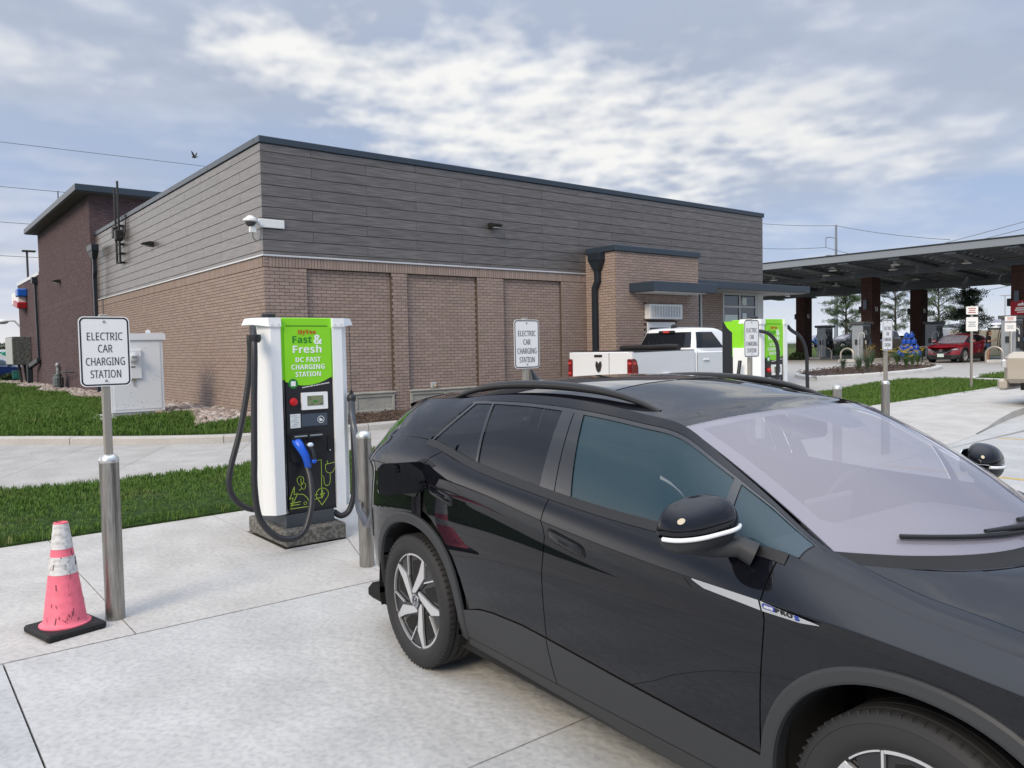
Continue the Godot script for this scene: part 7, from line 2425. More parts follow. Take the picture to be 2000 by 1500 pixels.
	for row in 4:
		for i in 5 - row - (0 if row < 3 else 1) + (0 if row < 3 else 1):
			var at := Vector3(46.9, gh(46.9) + 0.322 + row * 0.355, -21.6 + (i - (4 - row) * 0.5) * 0.285)
			if first == null:
				first = thing("water_bottle", "blue water bottle in the pyramid stacked on the dark rack", "water bottle", at, 0.0, "stacked blue water bottles")
				b = MB.new(); b.lathe([Vector2(0.001, 0.0), Vector2(0.13, 0.005), Vector2(0.138, 0.03), Vector2(0.132, 0.09), Vector2(0.138, 0.14), Vector2(0.132, 0.2), Vector2(0.125, 0.245), Vector2(0.07, 0.29), Vector2(0.034, 0.305), Vector2(0.034, 0.345), Vector2(0.001, 0.347)], 18, Vector3.ZERO, CY); part("bottle", b, mat("bottle_blue", Color(0.015, 0.075, 0.42), 0.18), first)
				b = MB.new(); b.cyl(Vector3(0, 0.325, 0), Vector3(0, 0.35, 0), 0.037, 0.037, 12); part("bottle_cap", b, mat("bottle_cap", Color(0.25, 0.4, 0.75), 0.4), first)
			else:
				dup(first, "blue water bottle in the pyramid stacked on the dark rack", at)

func wire(o: Node3D, a: Vector3, b: Vector3, sag: float, r: float) -> void:
	var mb := MB.new()
	var pts := []
	for i in 17:
		var q := i / 16.0
		pts.append(a.lerp(b, q) - Vector3(0, sag * 4.0 * q * (1.0 - q), 0))
	mb.tube(pts, r, 5, false)
	part("wire", mb, mat("wire_grey", Color(0.12, 0.13, 0.15), 0.6), o)

func make_lines() -> void:
	var o := thing("power_line", "thin power lines crossing the sky above the left dark brick block", "power line")
	wire(o, Vector3(-8.0, 22.2, -90), Vector3(60.0, 22.6, -90), 0.0, 0.028)
	wire(o, Vector3(-8.0, 18.0, -90), Vector3(60.0, 18.3, -90), 0.0, 0.028)
	wire(o, Vector3(-8.0, 14.7, -90), Vector3(60.0, 14.7, -90), 0.0, 0.026)
	wire(o, Vector3(-8.0, 11.6, -90), Vector3(60.0, 11.2, -90), 0.0, 0.026)
	var b := MB.new(); b.tube([Vector3(14.6, 18.15, -90), Vector3(14.6, 17.2, -90)], 0.06, 6); part("insulator", b, mat("wire_grey", Color(0.12, 0.13, 0.15), 0.6), o)
	b = MB.new()
	o = thing("bird", "small dark bird with raised wings by the upper wire at left", "bird", Vector3(18.65, 16.1, -60.0), 0.5)
	b.ball(Vector3.ZERO, Vector3(0.07, 0.07, 0.20), 10, 6)
	b.ball(Vector3(0, 0.05, -0.2), Vector3(0.05, 0.05, 0.07), 8, 5)
	part("body", b, mat("bird_dark", Color(0.03, 0.028, 0.027), 0.7), o)
	for sx in [-1.0, 1.0]:
		b = MB.new(); b.prism(poly([[-0.10, 0.0], [0.09, 0.02], [0.06, 0.30], [-0.04, 0.48], [-0.10, 0.26]]), 0.012, Vector3(0.02 * sx, 0.03, 0), Basis(Vector3(0, 0, 1), Vector3(0.55 * sx, 0.83, 0), Vector3(0.83 * sx, -0.55, 0))); part("wing", b, mat("bird_dark", Color(0.03, 0.028, 0.027), 0.7), o)
	b = MB.new(); b.prism(poly([[-0.04, 0.0], [0.04, 0.0], [0.07, 0.16], [-0.07, 0.16]]), 0.01, Vector3(0, 0, 0.16), Basis(Vector3.RIGHT, Vector3.BACK, Vector3.UP)); part("tail", b, mat("bird_dark", Color(0.03, 0.028, 0.027), 0.7), o)
	# tall pole behind the canopy
	var gp := mat("pole_grey", Color(0.22, 0.25, 0.30), 0.5, 0.3)
	o = thing("utility_pole", "tall grey power pole with side arms rising behind the canopy", "utility pole", Vector3(150.0, 0.0, -83.5))
	b = MB.new(); b.cyl(Vector3(0, -1, 0), Vector3(0, 24.9, 0), 0.42, 0.20, 10); part("pole", b, gp, o)
	for y in [22.6, 19.0, 15.5]:
		b = MB.new(); b.tube(smooth_path([Vector3(0, y - 0.4, 0), Vector3(-0.2, y, -0.9), Vector3(-0.3, y + 0.05, -2.0)], 5), 0.10, 6); part("arm", b, gp, o)
		b = MB.new(); b.tube([Vector3(-0.3, y, -2.0), Vector3(-0.3, y - 1.9, -2.0)], 0.09, 6); part("insulator", b, gp, o)
	o = thing("power_line", "thin power lines over the canopy, hung from the tall grey pole", "power line")
	wire(o, Vector3(150, 27.4, -100.2), Vector3(150, 24.8, -83.5), 0.2, 0.05)
	wire(o, Vector3(150, 24.8, -83.5), Vector3(150, 19.5, -62.0), 0.4, 0.05)
	wire(o, Vector3(150, 22.1, -100.2), Vector3(149.7, 20.7, -85.5), 0.2, 0.05)
	wire(o, Vector3(149.7, 20.7, -85.5), Vector3(150, 15.5, -68.0), 0.4, 0.05)
	wire(o, Vector3(150, 16.8, -78.0), Vector3(150, 23.0, -40.0), 0.3, 0.05)
	wire(o, Vector3(150, 16.2, -76.0), Vector3(150, 21.8, -40.0), 0.3, 0.05)
	wire(o, Vector3(120, 7.0, -55.5), Vector3(120, 10.2, -34.0), 0.2, 0.04)
	# lamp poles
	var lp := [["slim lamp pole far left above the dark wing roof", Vector3(9.1, 0.0, -70.0), 9.75, 0.0], ["slim pale lamp pole seen through the canopy, left of two", Vector3(110.0, 0.8, -42.0), 6.7, 0.4], ["slim pale lamp pole seen through the canopy, right of two", Vector3(110.0, 0.8, -38.9), 6.3, 0.4]]
	for q in lp:
		o = thing("lamp_pole", q[0], "lamp pole", q[1])
		var pc := mat("lamp_pole_brown", Color(0.05, 0.045, 0.045), 0.5) if q[3] == 0.0 else mat("lamp_pole_pale", Color(0.40, 0.42, 0.45), 0.5)
		b = MB.new(); b.cyl(Vector3.ZERO, Vector3(0, q[2], 0), 0.09, 0.075, 8); part("pole", b, pc, o)
		b = MB.new(); b.box(Vector3(0.1, q[2], 0.2), Vector3(0.9, 0.12, 0.5) if q[3] == 0.0 else Vector3(0.5, 0.12, 1.6), 0.03); part("lamp_head", b, pc, o)

func leaf_tree(label: String, at: Vector3, h: float, spread: float, seedv: int, leaf: Color, dense: float, low: float, called := "locust_tree") -> void:
	var o := thing(called, label, "tree", at)
	var rng := RandomNumberGenerator.new(); rng.seed = seedv
	var bark := mat("bark", Color(0.055, 0.045, 0.038), 0.9)
	var b := MB.new()
	b.tube(smooth_path([Vector3.ZERO, Vector3(0.05, h * 0.3, 0.02), Vector3(-0.04, h * 0.6, 0.05), Vector3(0.03, h * 0.95, 0)], 4), [0.16, 0.15, 0.14, 0.13, 0.12, 0.11, 0.10, 0.09, 0.08, 0.06, 0.05, 0.04, 0.025], 8)
	part("trunk", b, bark, o)
	var tips := []
	var lb := MB.new()
	var n := int(26 * dense)
	for i in n:
		var q := (i + rng.randf()) / n
		var y := lerpf(low, 0.96, q) * h
		var a := i * 2.4 + rng.randf_range(-0.5, 0.5)
		var len := spread * (0.45 + 0.62 * sin(PI * pow(q, 0.7))) * rng.randf_range(0.5, 1.1)
		var d := Vector3(cos(a), 0, sin(a))
		var e := Vector3(0, y, 0) + d * len + Vector3(0, len * rng.randf_range(0.15, 0.55), 0)
		var mid := Vector3(0, y, 0).lerp(e, 0.5) + Vector3(0, 0.12 * len, 0)
		lb.tube([Vector3(0, y, 0), mid, e], [0.045, 0.03, 0.012], 5, false)
		for k in 7:
			var f := rng.randf_range(0.30, 1.05)
			var p := Vector3(0, y, 0).lerp(mid, minf(f * 2.0, 1.0)) if f < 0.5 else mid.lerp(e, (f - 0.5) * 2.0)
			tips.append(p + Vector3(rng.randf_range(-1, 1), rng.randf_range(-0.5, 0.5), rng.randf_range(-1, 1)) * 0.30 * spread * 0.35)
	var lm := part("limbs", lb, bark, o); lm.set_meta("kind", "stuff")
	var leafm := MB.new()
	for i in 6:
		var s := Vector3(0.05 * (i - 2.5), 0, 0)
		leafm.quad(s + Vector3(-0.02, 0, 0.0), s + Vector3(0.02, 0, 0.0), s + Vector3(0.025, -0.02, 0.11 * (1 if i % 2 else -1)), s + Vector3(-0.015, -0.02, 0.11 * (1 if i % 2 else -1)), Vector3.UP)
	var m := mat("leaf", Color(1, 1, 1), 0.6); m.vertex_color_use_as_albedo = true
	m.backlight_enabled = true; m.backlight = Color(0.45, 0.5, 0.2)
	var xf := []; var cl := []
	for t in tips:
		for k in int(8 * dense):
			var p: Vector3 = t + Vector3(rng.randfn(), rng.randfn() * 0.4, rng.randfn()) * 0.26
			xf.append(Transform3D(Basis(Vector3(rng.randf() - 0.5, rng.randf() - 0.5, rng.randf() - 0.5).normalized(), rng.randf() * TAU).scaled(Vector3.ONE * rng.randf_range(0.8, 1.5)), p))
			cl.append(leaf * rng.randf_range(0.6, 1.35))
	many("crown", leafm.mesh(), m, o, xf, cl)

func make_plants() -> void:
	leaf_tree("feathery green tree behind the canopy, between columns 12 and 14", Vector3(75.5, 0.8, -41.0), 6.6, 2.5, 3, Color(0.075, 0.115, 0.055), 1.1, 0.25)
	leaf_tree("feathery tree behind the canopy, between columns 14 and 16", Vector3(78.0, 0.8, -37.3), 6.6, 2.3, 5, Color(0.085, 0.115, 0.07), 0.85, 0.25)
	leaf_tree("feathery tree behind the canopy, just right of column 16", Vector3(72.5, 0.8, -30.9), 6.3, 2.2, 9, Color(0.085, 0.115, 0.07), 0.85, 0.25)
	leaf_tree("small dense young tree rising over the red crossover", Vector3(58.5, 0.5, -22.9), 4.7, 1.15, 13, Color(0.05, 0.085, 0.05), 0.85, 0.3, "young_tree")
	# plants in the kerbed bed
	var blade := MB.new()
	var rng := RandomNumberGenerator.new(); rng.seed = 51
	var arc_blade := func(b: MB, a: float, h: float, reach: float, w: float):
		var d := Vector3(cos(a), 0, sin(a)); var s := Vector3(-sin(a), 0, cos(a)) * w
		var pr := Vector3.ZERO
		for i in 4:
			var q := (i + 1) / 4.0
			var p := d * reach * q * q + Vector3(0, h * (q - 0.35 * q * q * q), 0)
			b.quad(pr - s * (1.0 - q + 0.25), pr + s * (1.0 - q + 0.25), p + s * (1.0 - q), p - s * (1.0 - q), Vector3(-d.x * 0.3, 1, -d.z * 0.3))
			pr = p
	var spots := [[32.0, -17.5, 0.55, 0, "leftmost blue-green grass clump in the kerbed flower bed"], [31.6, -16.6, 0.62, 0, "second blue-green grass clump from the left in the flower bed"], [32.3, -16.6, 0.66, 0, "third blue-green grass clump, beside the tan plume grass"], [34.2, -17.6, 1.0, 1, "pale plume grass in the middle of the flower bed"], [33.6, -16.4, 0.7, 1, "low tan grass at the front of the flower bed"],
		[35.2, -17.2, 0.62, 2, "leftmost yellow daylily clump in the flower bed"], [35.9, -16.4, 0.60, 2, "yellow daylily clump low at the front kerb of the bed"], [36.6, -17.4, 0.66, 2, "yellow daylily clump at the back middle of the bed"], [37.3, -16.8, 0.62, 2, "yellow daylily clump by the rounded kerb end"], [38.0, -17.6, 0.66, 2, "rightmost yellow daylily clump in the flower bed"], [36.2, -18.4, 0.7, 2, "yellow daylily clump at the far side of the bed"], [34.9, -16.2, 0.5, 2, "small daylily clump behind the lawn sign's post"]]
	var gm := [mat("sedge_blue", Color(0.06, 0.10, 0.055), 0.7), mat("plume_tan", Color(0.20, 0.17, 0.11), 0.8), mat("daylily_green", Color(0.06, 0.115, 0.03), 0.7)]
	for q in spots:
		var o := thing(["grass_clump", "plume_grass", "daylily"][q[3]], q[4], "plant", Vector3(q[0], gh(q[0]) + 0.13, q[1]))
		var b := MB.new()
		for i in 150:
			arc_blade.call(b, rng.randf() * TAU, 1.75 * q[2] * rng.randf_range(0.6, 1.1), q[2] * rng.randf_range(0.2, 1.0), 0.012)
		var fo := part("foliage", b, gm[q[3]], o); fo.set_meta("kind", "stuff")
		if q[3] == 2:
			b = MB.new()
			for i in 9:
				var a := rng.randf() * TAU; var r := rng.randf_range(0.05, 0.42)
				var p := Vector3(cos(a) * r, q[2] * rng.randf_range(1.0, 1.45), sin(a) * r)
				for e in 6:
					var a2 := TAU * e / 6
					var d := Vector3(cos(a2), 0.55, sin(a2)) * 0.085
					b.quad(p, p + d * 0.6 + Vector3(-sin(a2), 0, cos(a2)) * 0.025, p + d, p + d * 0.6 - Vector3(-sin(a2), 0, cos(a2)) * 0.025, Vector3.UP)
			var fl := part("flowers", b, mat("petal_yellow", Color(0.72, 0.50, 0.06), 0.6), o); fl.set_meta("kind", "stuff")
	# low shrubs beyond the forecourt and at far left
	var shrubs := [[Vector3(66.0, 0.45, -36.0), 1.5, 0.8, "low green shrubs on the far bank between columns 12 and 14"], [Vector3(66.5, 0.45, -33.5), 1.6, 0.7, "low shrub on the far bank right of the front pump"], [Vector3(6.62, 0.3, -61.5), 0.42, 0.34, "small green bush beside the green box at far left"], [Vector3(12.5, 0.8, -120.0), 4.0, 2.4, "dark bushes in front of the far left house"], [Vector3(51.3, 0.5, -31.4), 0.7, 0.5, "dark green potted shrubs at the foot of column 12"]]
	for q in shrubs:
		var o := thing("shrub", q[3], "shrub", q[0])
		var lm := MB.new(); lm.quad(Vector3(-0.04, 0, -0.02), Vector3(0.04, 0, -0.02), Vector3(0.03, 0.01, 0.06), Vector3(-0.03, 0.01, 0.06), Vector3.UP)
		var xf := []; var cl := []
		for i in 2600:
			var d := Vector3(rng.randfn(), rng.randfn(), rng.randfn()).normalized() * pow(rng.randf(), 0.4)
			xf.append(Transform3D(Basis(Vector3(rng.randf() - 0.5, rng.randf() - 0.5, rng.randf() - 0.5).normalized(), rng.randf() * TAU).scaled(Vector3.ONE * (0.8 + q[1] * 0.5)), Vector3(d.x * q[1], absf(d.y) * q[2] * 1.2, d.z * q[1])))
			cl.append(Color(0.035, 0.06, 0.022) * rng.randf_range(0.6, 1.5))
		var m := mat("leaf", Color(1, 1, 1), 0.6)
		many("foliage", lm.mesh(), m, o, xf, cl)
		var b := MB.new()
		for i in 6:
			b.tube([Vector3.ZERO, Vector3(cos(i * 1.05) * q[1] * 0.6, q[2] * 0.7, sin(i * 1.05) * q[1] * 0.6)], 0.02, 5)
		var st := part("stems", b, mat("bark", Color(0.055, 0.045, 0.038), 0.9), o); st.set_meta("kind", "stuff")

func make_backdrop() -> void:
	var b := MB.new()
	# pale bank of grass beyond the forecourt, then the raised lot
	var rows := []
	for x in [61.0, 66.0, 74.0, 90.0]:
		var row := []
		for z in [-70.0, -50.0, -38.0, -30.0]:
			row.append(Vector3(x, 0.43 + clampf((x - 62.0) / 20.0, 0.0, 1.0) * 0.6, z))
		rows.append(row)
	b.sheet(rows, Vector3.UP); struct("grass_bank", b, grained(mat("bank_grass", Color(0.115, 0.165, 0.05), 0.95, 0.0, 0.2), noise_tex("turf", 0.02, 0.55, 1.0), 0.25))
	b = MB.new(); b.span(Vector3(92, 0.3, -48), Vector3(125, 1.85, -10)); struct("raised_lot", b, concrete("concrete_road_a", Color(0.52, 0.505, 0.48)))
	b = MB.new(); b.span(Vector3(100, 1.85, -46), Vector3(125, 2.5, -10)); struct("raised_lot", b, concrete("concrete_road_a", Color(0.52, 0.505, 0.48)))
	# tan board fence
	var fn := thing("board_fence", "tall tan board fence behind the red crossover", "fence", Vector3(66.0, 0.45, -28.6))
	var tanm := [mat("fence_tan_a", Color(0.42, 0.39, 0.31), 0.8), mat("fence_tan_b", Color(0.38, 0.355, 0.285), 0.8), mat("fence_tan_c", Color(0.45, 0.42, 0.34), 0.8)]
	for i in 46:
		b = MB.new(); b.span(Vector3(0, 0.05, i * 0.30 + 0.006), Vector3(0.03, 1.95 + 0.01 * (i % 3), i * 0.30 + 0.294), 0.004); part("board", b, tanm[(i * 7) % 3], fn)
	b = MB.new(); b.span(Vector3(0.031, 0.4, 0), Vector3(0.08, 0.5, 13.8)); b.span(Vector3(0.031, 1.5, 0), Vector3(0.08, 1.6, 13.8)); part("rail", b, tanm[1], fn)
	var tr := thing("white_container", "white storage box beside column 16, left of the tan fence", "container", Vector3(64.5, 0.45, -29.6))
	b = MB.new(); b.span(Vector3(0, 0.2, 0), Vector3(3.0, 2.2, 2.4), 0.04); part("box", b, mat("container_white", Color(0.66, 0.67, 0.69), 0.5), tr)
	for z in [0.6, 1.2, 1.8]:
		b = MB.new(); b.span(Vector3(-0.02, 0.25, z), Vector3(-0.001, 2.15, z + 0.03)); part("rib", b, mat("container_rib", Color(0.5, 0.51, 0.53), 0.5), tr)
	var ob := thing("orange_barrel", "pale orange traffic barrel by the white storage box", "barrel", Vector3(66.0, 1.75, -27.5))
	b = MB.new(); b.lathe([Vector2(0.26, 0.0), Vector2(0.22, 0.4), Vector2(0.19, 0.75), Vector2(0.001, 0.78)], 12, Vector3.ZERO, CY); part("barrel", b, mat("barrel_orange", Color(0.62, 0.33, 0.14), 0.6), ob)
	b = MB.new(); b.box(Vector3(0, -0.65, 0), Vector3(0.6, 1.3, 0.6), 0.02); part("plinth", b, concrete("kerb_light", Color(0.62, 0.62, 0.60)), ob)
	var ds := thing("dark_billboard", "dark sign board seen beside the small dense tree", "sign", Vector3(90.0, 0.9, -36.1))
	b = MB.new(); b.box(Vector3(0, 3.4, 0), Vector3(0.2, 1.0, 1.9), 0.03); part("board", b, mat("billboard_dark", Color(0.035, 0.045, 0.05), 0.5), ds)
	b = MB.new(); b.cyl(Vector3(0.0, 0.0, 0.0), Vector3(0.0, 2.9, 0), 0.09, 0.09, 8); part("post", b, mat("pole_grey", Color(0.22, 0.25, 0.30), 0.5, 0.3), ds)
	# far left: house, tents, green box
	var hs := thing("far_house", "low tan house far off at the left edge", "house", Vector3(12.0, 0.5, -140.0))
	b = MB.new(); b.span(Vector3(-14, 0, -6), Vector3(10, 1.6, 0)); part("wall", b, mat("house_tan", Color(0.27, 0.21, 0.17), 0.85), hs)
	b = MB.new(); b.prism(poly([[-15, 1.6], [11, 1.6], [8, 2.9], [-12, 2.9]]), 7.0, Vector3(0, 0, -6.5)); part("roof", b, mat("house_roof", Color(0.16, 0.07, 0.065), 0.85), hs)
	var tt := thing("shade_tent", "white tent roof at the far left edge", "tent", Vector3(9.6, 0.0, -108.0))
	var dome := func(m: Material, o: Node3D, w: float, y0: float, h: float):
		var mb := MB.new()
		var rr := []
		for i in 7:
			var row := []
			for j in 9:
				var q := j / 8.0 * 2.0 - 1.0
				row.append(Vector3(q * w, y0 + h * (1.0 - q * q) + 0.001 * i, -1.5 + i * 0.5))
			rr.append(row)
		mb.sheet(rr, Vector3.UP)
		var eb := []; var ec := []
		for j in 9:
			var q := j / 8.0 * 2.0 - 1.0
			eb.append(Vector3(q * w, y0 + h * (1.0 - q * q) + 0.006, 1.5)); ec.append(Vector3(q * w, y0, 1.5))
		mb.sheet([eb, ec], Vector3.BACK)
		part("roof", mb, m, o)
		for sx in [-1.0, 1.0]:
			var pb := MB.new(); pb.cyl(Vector3(sx * w * 0.96, 0, 1.4), Vector3(sx * w * 0.96, y0, 1.4), 0.05, 0.05, 6); part("leg", pb, mat("pole_grey", Color(0.22, 0.25, 0.30), 0.5, 0.3), o)
	dome.call(mat("tent_white", Color(0.68, 0.70, 0.71), 0.6), tt, 2.4, 1.4, 1.0)
	var tg := thing("shade_tent", "green and white tent roof beside the grey wall cabinet", "tent", Vector3(12.2, 0.0, -109.5))
	dome.call(mat("tent_green", Color(0.0, 0.22, 0.13), 0.5), tg, 2.0, 1.3, 1.3)
	var mb := MB.new(); mb.box(Vector3(0, 2.55, 1.55), Vector3(3.0, 0.25, 0.04), 0.01, Basis(Vector3(0, 0, 1), 0.02)); part("white_band", mb, mat("tent_white", Color(0.68, 0.70, 0.71), 0.6), tg)
	var gb := thing("green_box", "small green utility box on the lawn edge at far left", "utility box", Vector3(6.95, 0.3, -60.0))
	b = MB.new(); b.box(Vector3(0, 0.28, 0), Vector3(0.55, 0.5, 0.5), 0.03); part("case", b, mat("box_green", Color(0.01, 0.10, 0.075), 0.5), gb)
	b = MB.new(); b.box(Vector3(0, 0.55, 0), Vector3(0.6, 0.05, 0.55), 0.01); part("lid", b, mat("box_green_lid", Color(0.02, 0.13, 0.10), 0.5), gb)
	for q in [[-0.12, 0.31, 0.21, 0.1], [0.12, 0.31, 0.21, 0.1]]:
		b = MB.new(); b.box(Vector3(q[0], q[1], 0.26), Vector3(0.2, 0.3, 0.01), 0.003); part("door", b, mat("box_green_lid", Color(0.02, 0.13, 0.10), 0.5), gb)

# ---------------------------------------------------------------- a person: one skin from tapered capsules
func cap_d(p: Vector3, c: Array) -> float:
	var a: Vector3 = c[0]; var b: Vector3 = c[1]
	var ab := b - a
	var t := clampf((p - a).dot(ab) / maxf(ab.length_squared(), 1e-9), 0.0, 1.0)
	return p.distance_to(a + ab * t) - lerpf(c[2], c[3], t)

func nets(mb: MB, bones: Array, cell: float, grow := 0.0, k := 0.03, clip: Callable = func(_p): return true) -> void:
	var lo := Vector3.ONE * 1e9; var hi := -lo
	for c in bones:
		for e in 2:
			var r := Vector3.ONE * (maxf(c[2], c[3]) + grow + cell * 2.0)
			lo = lo.min(c[e] - r); hi = hi.max(c[e] + r)
	var n := ((hi - lo) / cell).ceil()
	var nx := int(n.x) + 1; var ny := int(n.y) + 1; var nz := int(n.z) + 1
	var f := PackedFloat32Array(); f.resize(nx * ny * nz)
	for z in nz:
		for y in ny:
			for x in nx:
				var p := lo + Vector3(x, y, z) * cell
				var d := 1e9
				for c in bones:
					var e := cap_d(p, c)
					var h := clampf(0.5 + 0.5 * (d - e) / k, 0.0, 1.0) if d < 1e8 else 1.0
					d = e if d > 1e8 else lerpf(d, e, h) - k * h * (1.0 - h)
				f[(z * ny + y) * nx + x] = d - grow if clip.call(p) else 1.0
	var vid := {}
	for z in nz - 1:
		for y in ny - 1:
			for x in nx - 1:
				var s := Vector3.ZERO; var cnt := 0
				var g := Vector3.ZERO
				var vals := []
				for q in 8:
					vals.append(f[((z + (q >> 2)) * ny + y + ((q >> 1) & 1)) * nx + x + (q & 1)])
				for q in 8:
					for ax in 3:
						if q & (1 << ax):
							continue
						var q2 := q | (1 << ax)
						var a: float = vals[q]; var b: float = vals[q2]
						g[ax] += b - a
						if (a < 0.0) != (b < 0.0):
							var t := a / (a - b)
							var pa := Vector3(q & 1, (q >> 1) & 1, q >> 2)
							pa[ax] = t
							s += pa; cnt += 1
				if cnt:
					vid[Vector3i(x, y, z)] = mb.vert(lo + (Vector3(x, y, z) + s / cnt) * cell, g.normalized())
	for key in vid:
		var v: Vector3i = key
		for ax in 3:
			var a1 := (ax + 1) % 3; var a2 := (ax + 2) % 3
			var e1 := Vector3i.ZERO; e1[a1] = 1
			var e2 := Vector3i.ZERO; e2[a2] = 1
			if not (vid.has(v - e1) and vid.has(v - e2) and vid.has(v - e1 - e2)):
				continue
			var w := v; w[ax] += 1
			var fa := f[(v.z * ny + v.y) * nx + v.x]; var fb := f[(w.z * ny + w.y) * nx + w.x]
			if (fa < 0.0) == (fb < 0.0):
				continue
			var i0: int = vid[v]; var i1: int = vid[v - e1]; var i2: int = vid[v - e1 - e2]; var i3: int = vid[v - e2]
			var nn := (mb.v[i2] - mb.v[i0]).cross(mb.v[i1] - mb.v[i0])
			if nn.dot(mb.n[i0] + mb.n[i2]) >= 0.0:
				mb.ix.append_array(PackedInt32Array([i0, i1, i2, i0, i2, i3]))
			else:
				mb.ix.append_array(PackedInt32Array([i0, i2, i1, i0, i3, i2]))

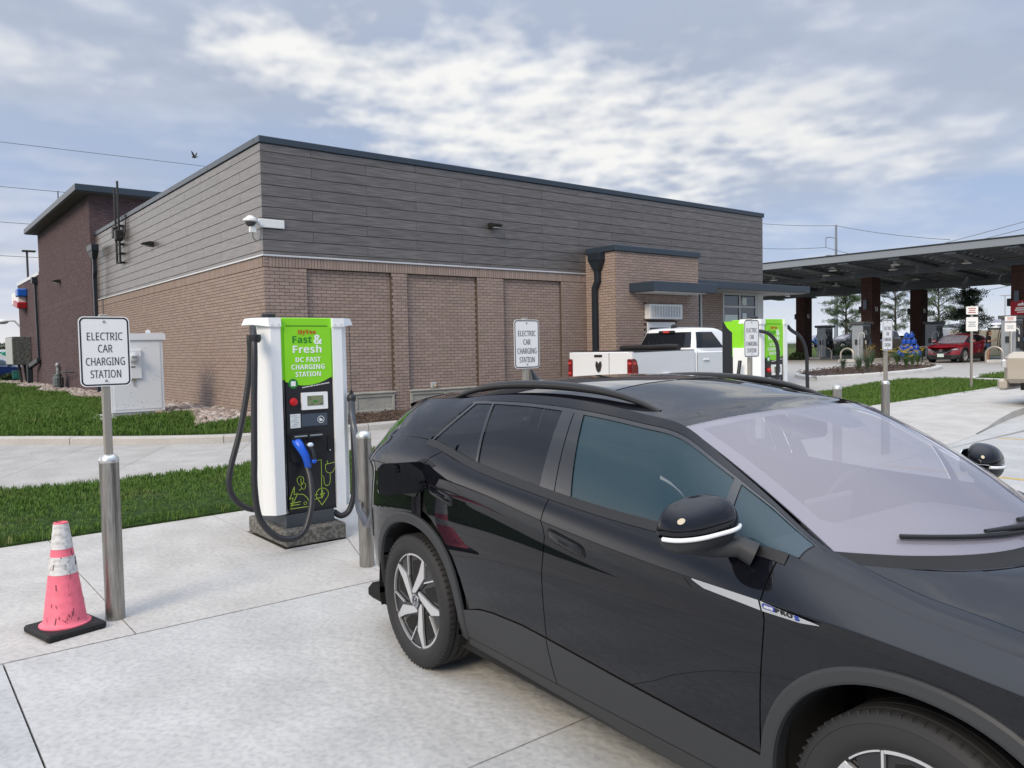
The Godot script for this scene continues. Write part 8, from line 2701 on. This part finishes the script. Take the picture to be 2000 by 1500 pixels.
func make_person() -> void:
	# local frame: faces +x
	var o := thing("person", "person in black shirt and blue shorts looking down beside the right pump", "person", Vector3(47.9, 0.5, -17.75), -PI / 2 + 0.15)
	var skin := mat("skin", Color(0.42, 0.24, 0.17), 0.55)
	var legs := []
	for s in [-1.0, 1.0]:
		legs.append([Vector3(0.0, 0.90, 0.085 * s), Vector3(0.02, 0.48, 0.09 * s), 0.085, 0.055])
		legs.append([Vector3(0.02, 0.48, 0.09 * s), Vector3(-0.02, 0.09, 0.095 * s), 0.056, 0.036])
		legs.append([Vector3(-0.03, 0.045, 0.095 * s), Vector3(0.13, 0.03, 0.11 * s), 0.042, 0.03])
	var trunk := [[Vector3(0, 0.92, -0.06), Vector3(0, 0.92, 0.06), 0.105, 0.105], [Vector3(0, 0.95, 0), Vector3(-0.01, 1.12, 0), 0.115, 0.10], [Vector3(-0.01, 1.12, 0), Vector3(0.0, 1.30, 0), 0.10, 0.12], [Vector3(-0.01, 1.36, -0.11), Vector3(-0.01, 1.36, 0.11), 0.065, 0.065]]
	var neck := [[Vector3(0.0, 1.38, 0), Vector3(0.03, 1.47, 0), 0.05, 0.048]]
	var head := [[Vector3(0.05, 1.57, 0), Vector3(0.06, 1.61, 0), 0.082, 0.085], [Vector3(0.09, 1.53, 0), Vector3(0.11, 1.51, 0), 0.055, 0.045], [Vector3(0.138, 1.575, 0), Vector3(0.150, 1.55, 0), 0.012, 0.016], [Vector3(0.05, 1.57, -0.085), Vector3(0.05, 1.56, -0.087), 0.018, 0.018], [Vector3(0.05, 1.57, 0.085), Vector3(0.05, 1.56, 0.087), 0.018, 0.018]]
	var arms := []
	var hands := []
	for s in [-1.0, 1.0]:
		var el := Vector3(0.03, 1.09, 0.20 * s); var wr := Vector3(0.24, 1.16, 0.10 * s)
		arms.append([Vector3(-0.01, 1.35, 0.165 * s), el, 0.05, 0.038]); arms.append([el, wr, 0.038, 0.027])
		hands.append([wr, Vector3(0.30, 1.18, 0.075 * s), 0.026, 0.030])
		for k in 4:
			var kn := Vector3(0.325, 1.165 + 0.017 * k, 0.066 * s)
			hands.append([kn, kn + Vector3(0.035, 0.008, -0.020 * s), 0.0095, 0.009])
			hands.append([kn + Vector3(0.035, 0.008, -0.020 * s), kn + Vector3(0.040 - 0.004 * absf(k - 1.5), 0.006, -0.046 * s), 0.009, 0.0075])
		hands.append([Vector3(0.29, 1.20, 0.066 * s), Vector3(0.325, 1.228, 0.030 * s), 0.011, 0.009])
	var b := MB.new()
	nets(b, legs + trunk + neck + head + arms, 0.016, 0.0, 0.025)
	nets(b, hands, 0.006, 0.0, 0.008)
	var body := part("body", b, skin, o)
	b = MB.new()
	nets(b, trunk + [[Vector3(-0.01, 1.35, -0.165), Vector3(0.01, 1.20, -0.185), 0.056, 0.05], [Vector3(-0.01, 1.35, 0.165), Vector3(0.01, 1.20, 0.185), 0.056, 0.05]], 0.018, 0.012, 0.03, func(p): return p.y > 0.93 and p.y < 1.415)
	part("shirt", b, mat("shirt_black", Color(0.012, 0.012, 0.014), 0.9), o)
	b = MB.new()
	nets(b, [legs[0], legs[3], trunk[0]], 0.018, 0.014, 0.03, func(p): return p.y > 0.66 and p.y < 1.0)
	part("shorts", b, mat("shorts_denim", Color(0.03, 0.055, 0.14), 0.85), o)
	b = MB.new()
	nets(b, [[Vector3(0.03, 1.61, 0), Vector3(0.05, 1.635, 0), 0.092, 0.085], [Vector3(-0.03, 1.58, 0), Vector3(-0.07, 1.30, 0), 0.07, 0.05], [Vector3(0.0, 1.56, -0.075), Vector3(-0.01, 1.32, -0.09), 0.035, 0.025], [Vector3(0.0, 1.56, 0.075), Vector3(-0.01, 1.32, 0.09), 0.035, 0.025]], 0.016, 0.004, 0.03)
	part("hair", b, mat("hair_dark", Color(0.022, 0.015, 0.012), 0.6), body)
	b = MB.new()
	for s in [-1.0, 1.0]:
		b.ball(Vector3(0.133, 1.585, 0.032 * s), Vector3(0.008, 0.007, 0.011), 8, 6)
	part("eyes", b, mat("eye_dark", Color(0.03, 0.025, 0.022), 0.2), body).set_meta("kind", "stuff")
	b = MB.new(); b.ball(Vector3(0.145, 1.515, 0), Vector3(0.007, 0.005, 0.022), 8, 6); part("mouth", b, mat("lips", Color(0.30, 0.10, 0.09), 0.5), body)
	b = MB.new()
	for s in [-1.0, 1.0]:
		b.box(Vector3(0.05, 0.035, 0.103 * s), Vector3(0.26, 0.07, 0.09), 0.025)
	part("shoes", b, mat("shoe_white", Color(0.55, 0.55, 0.54), 0.7), o)
	var ph := thing("phone", "dark phone held in both hands by the person at the pump", "phone", Vector3(47.9, 0.5, -17.75), -PI / 2 + 0.15)
	b = MB.new(); b.box(Vector3(0.352, 1.195, 0.0), Vector3(0.012, 0.15, 0.075), 0.004, Basis(Vector3(0, 0, 1), -0.4)); part("case", b, mat("holster_black", Color(0.006, 0.006, 0.007), 0.55), ph)
	b = MB.new(); b.box(Vector3(0.3455, 1.1975, 0.0), Vector3(0.002, 0.138, 0.066), 0.0, Basis(Vector3(0, 0, 1), -0.4)); part("screen", b, mat("phone_glass", Color(0.02, 0.025, 0.03), 0.1), ph)

func _ready() -> void:
	make_env()
	make_ground()
	make_store()
	make_tower()
	make_canopy()
	make_cabinet()
	make_chargers()
	make_posts()
	make_cone()
	hero_car()
	make_vehicles()
	make_backdrop()
	make_plants()
	make_lines()
	make_person()
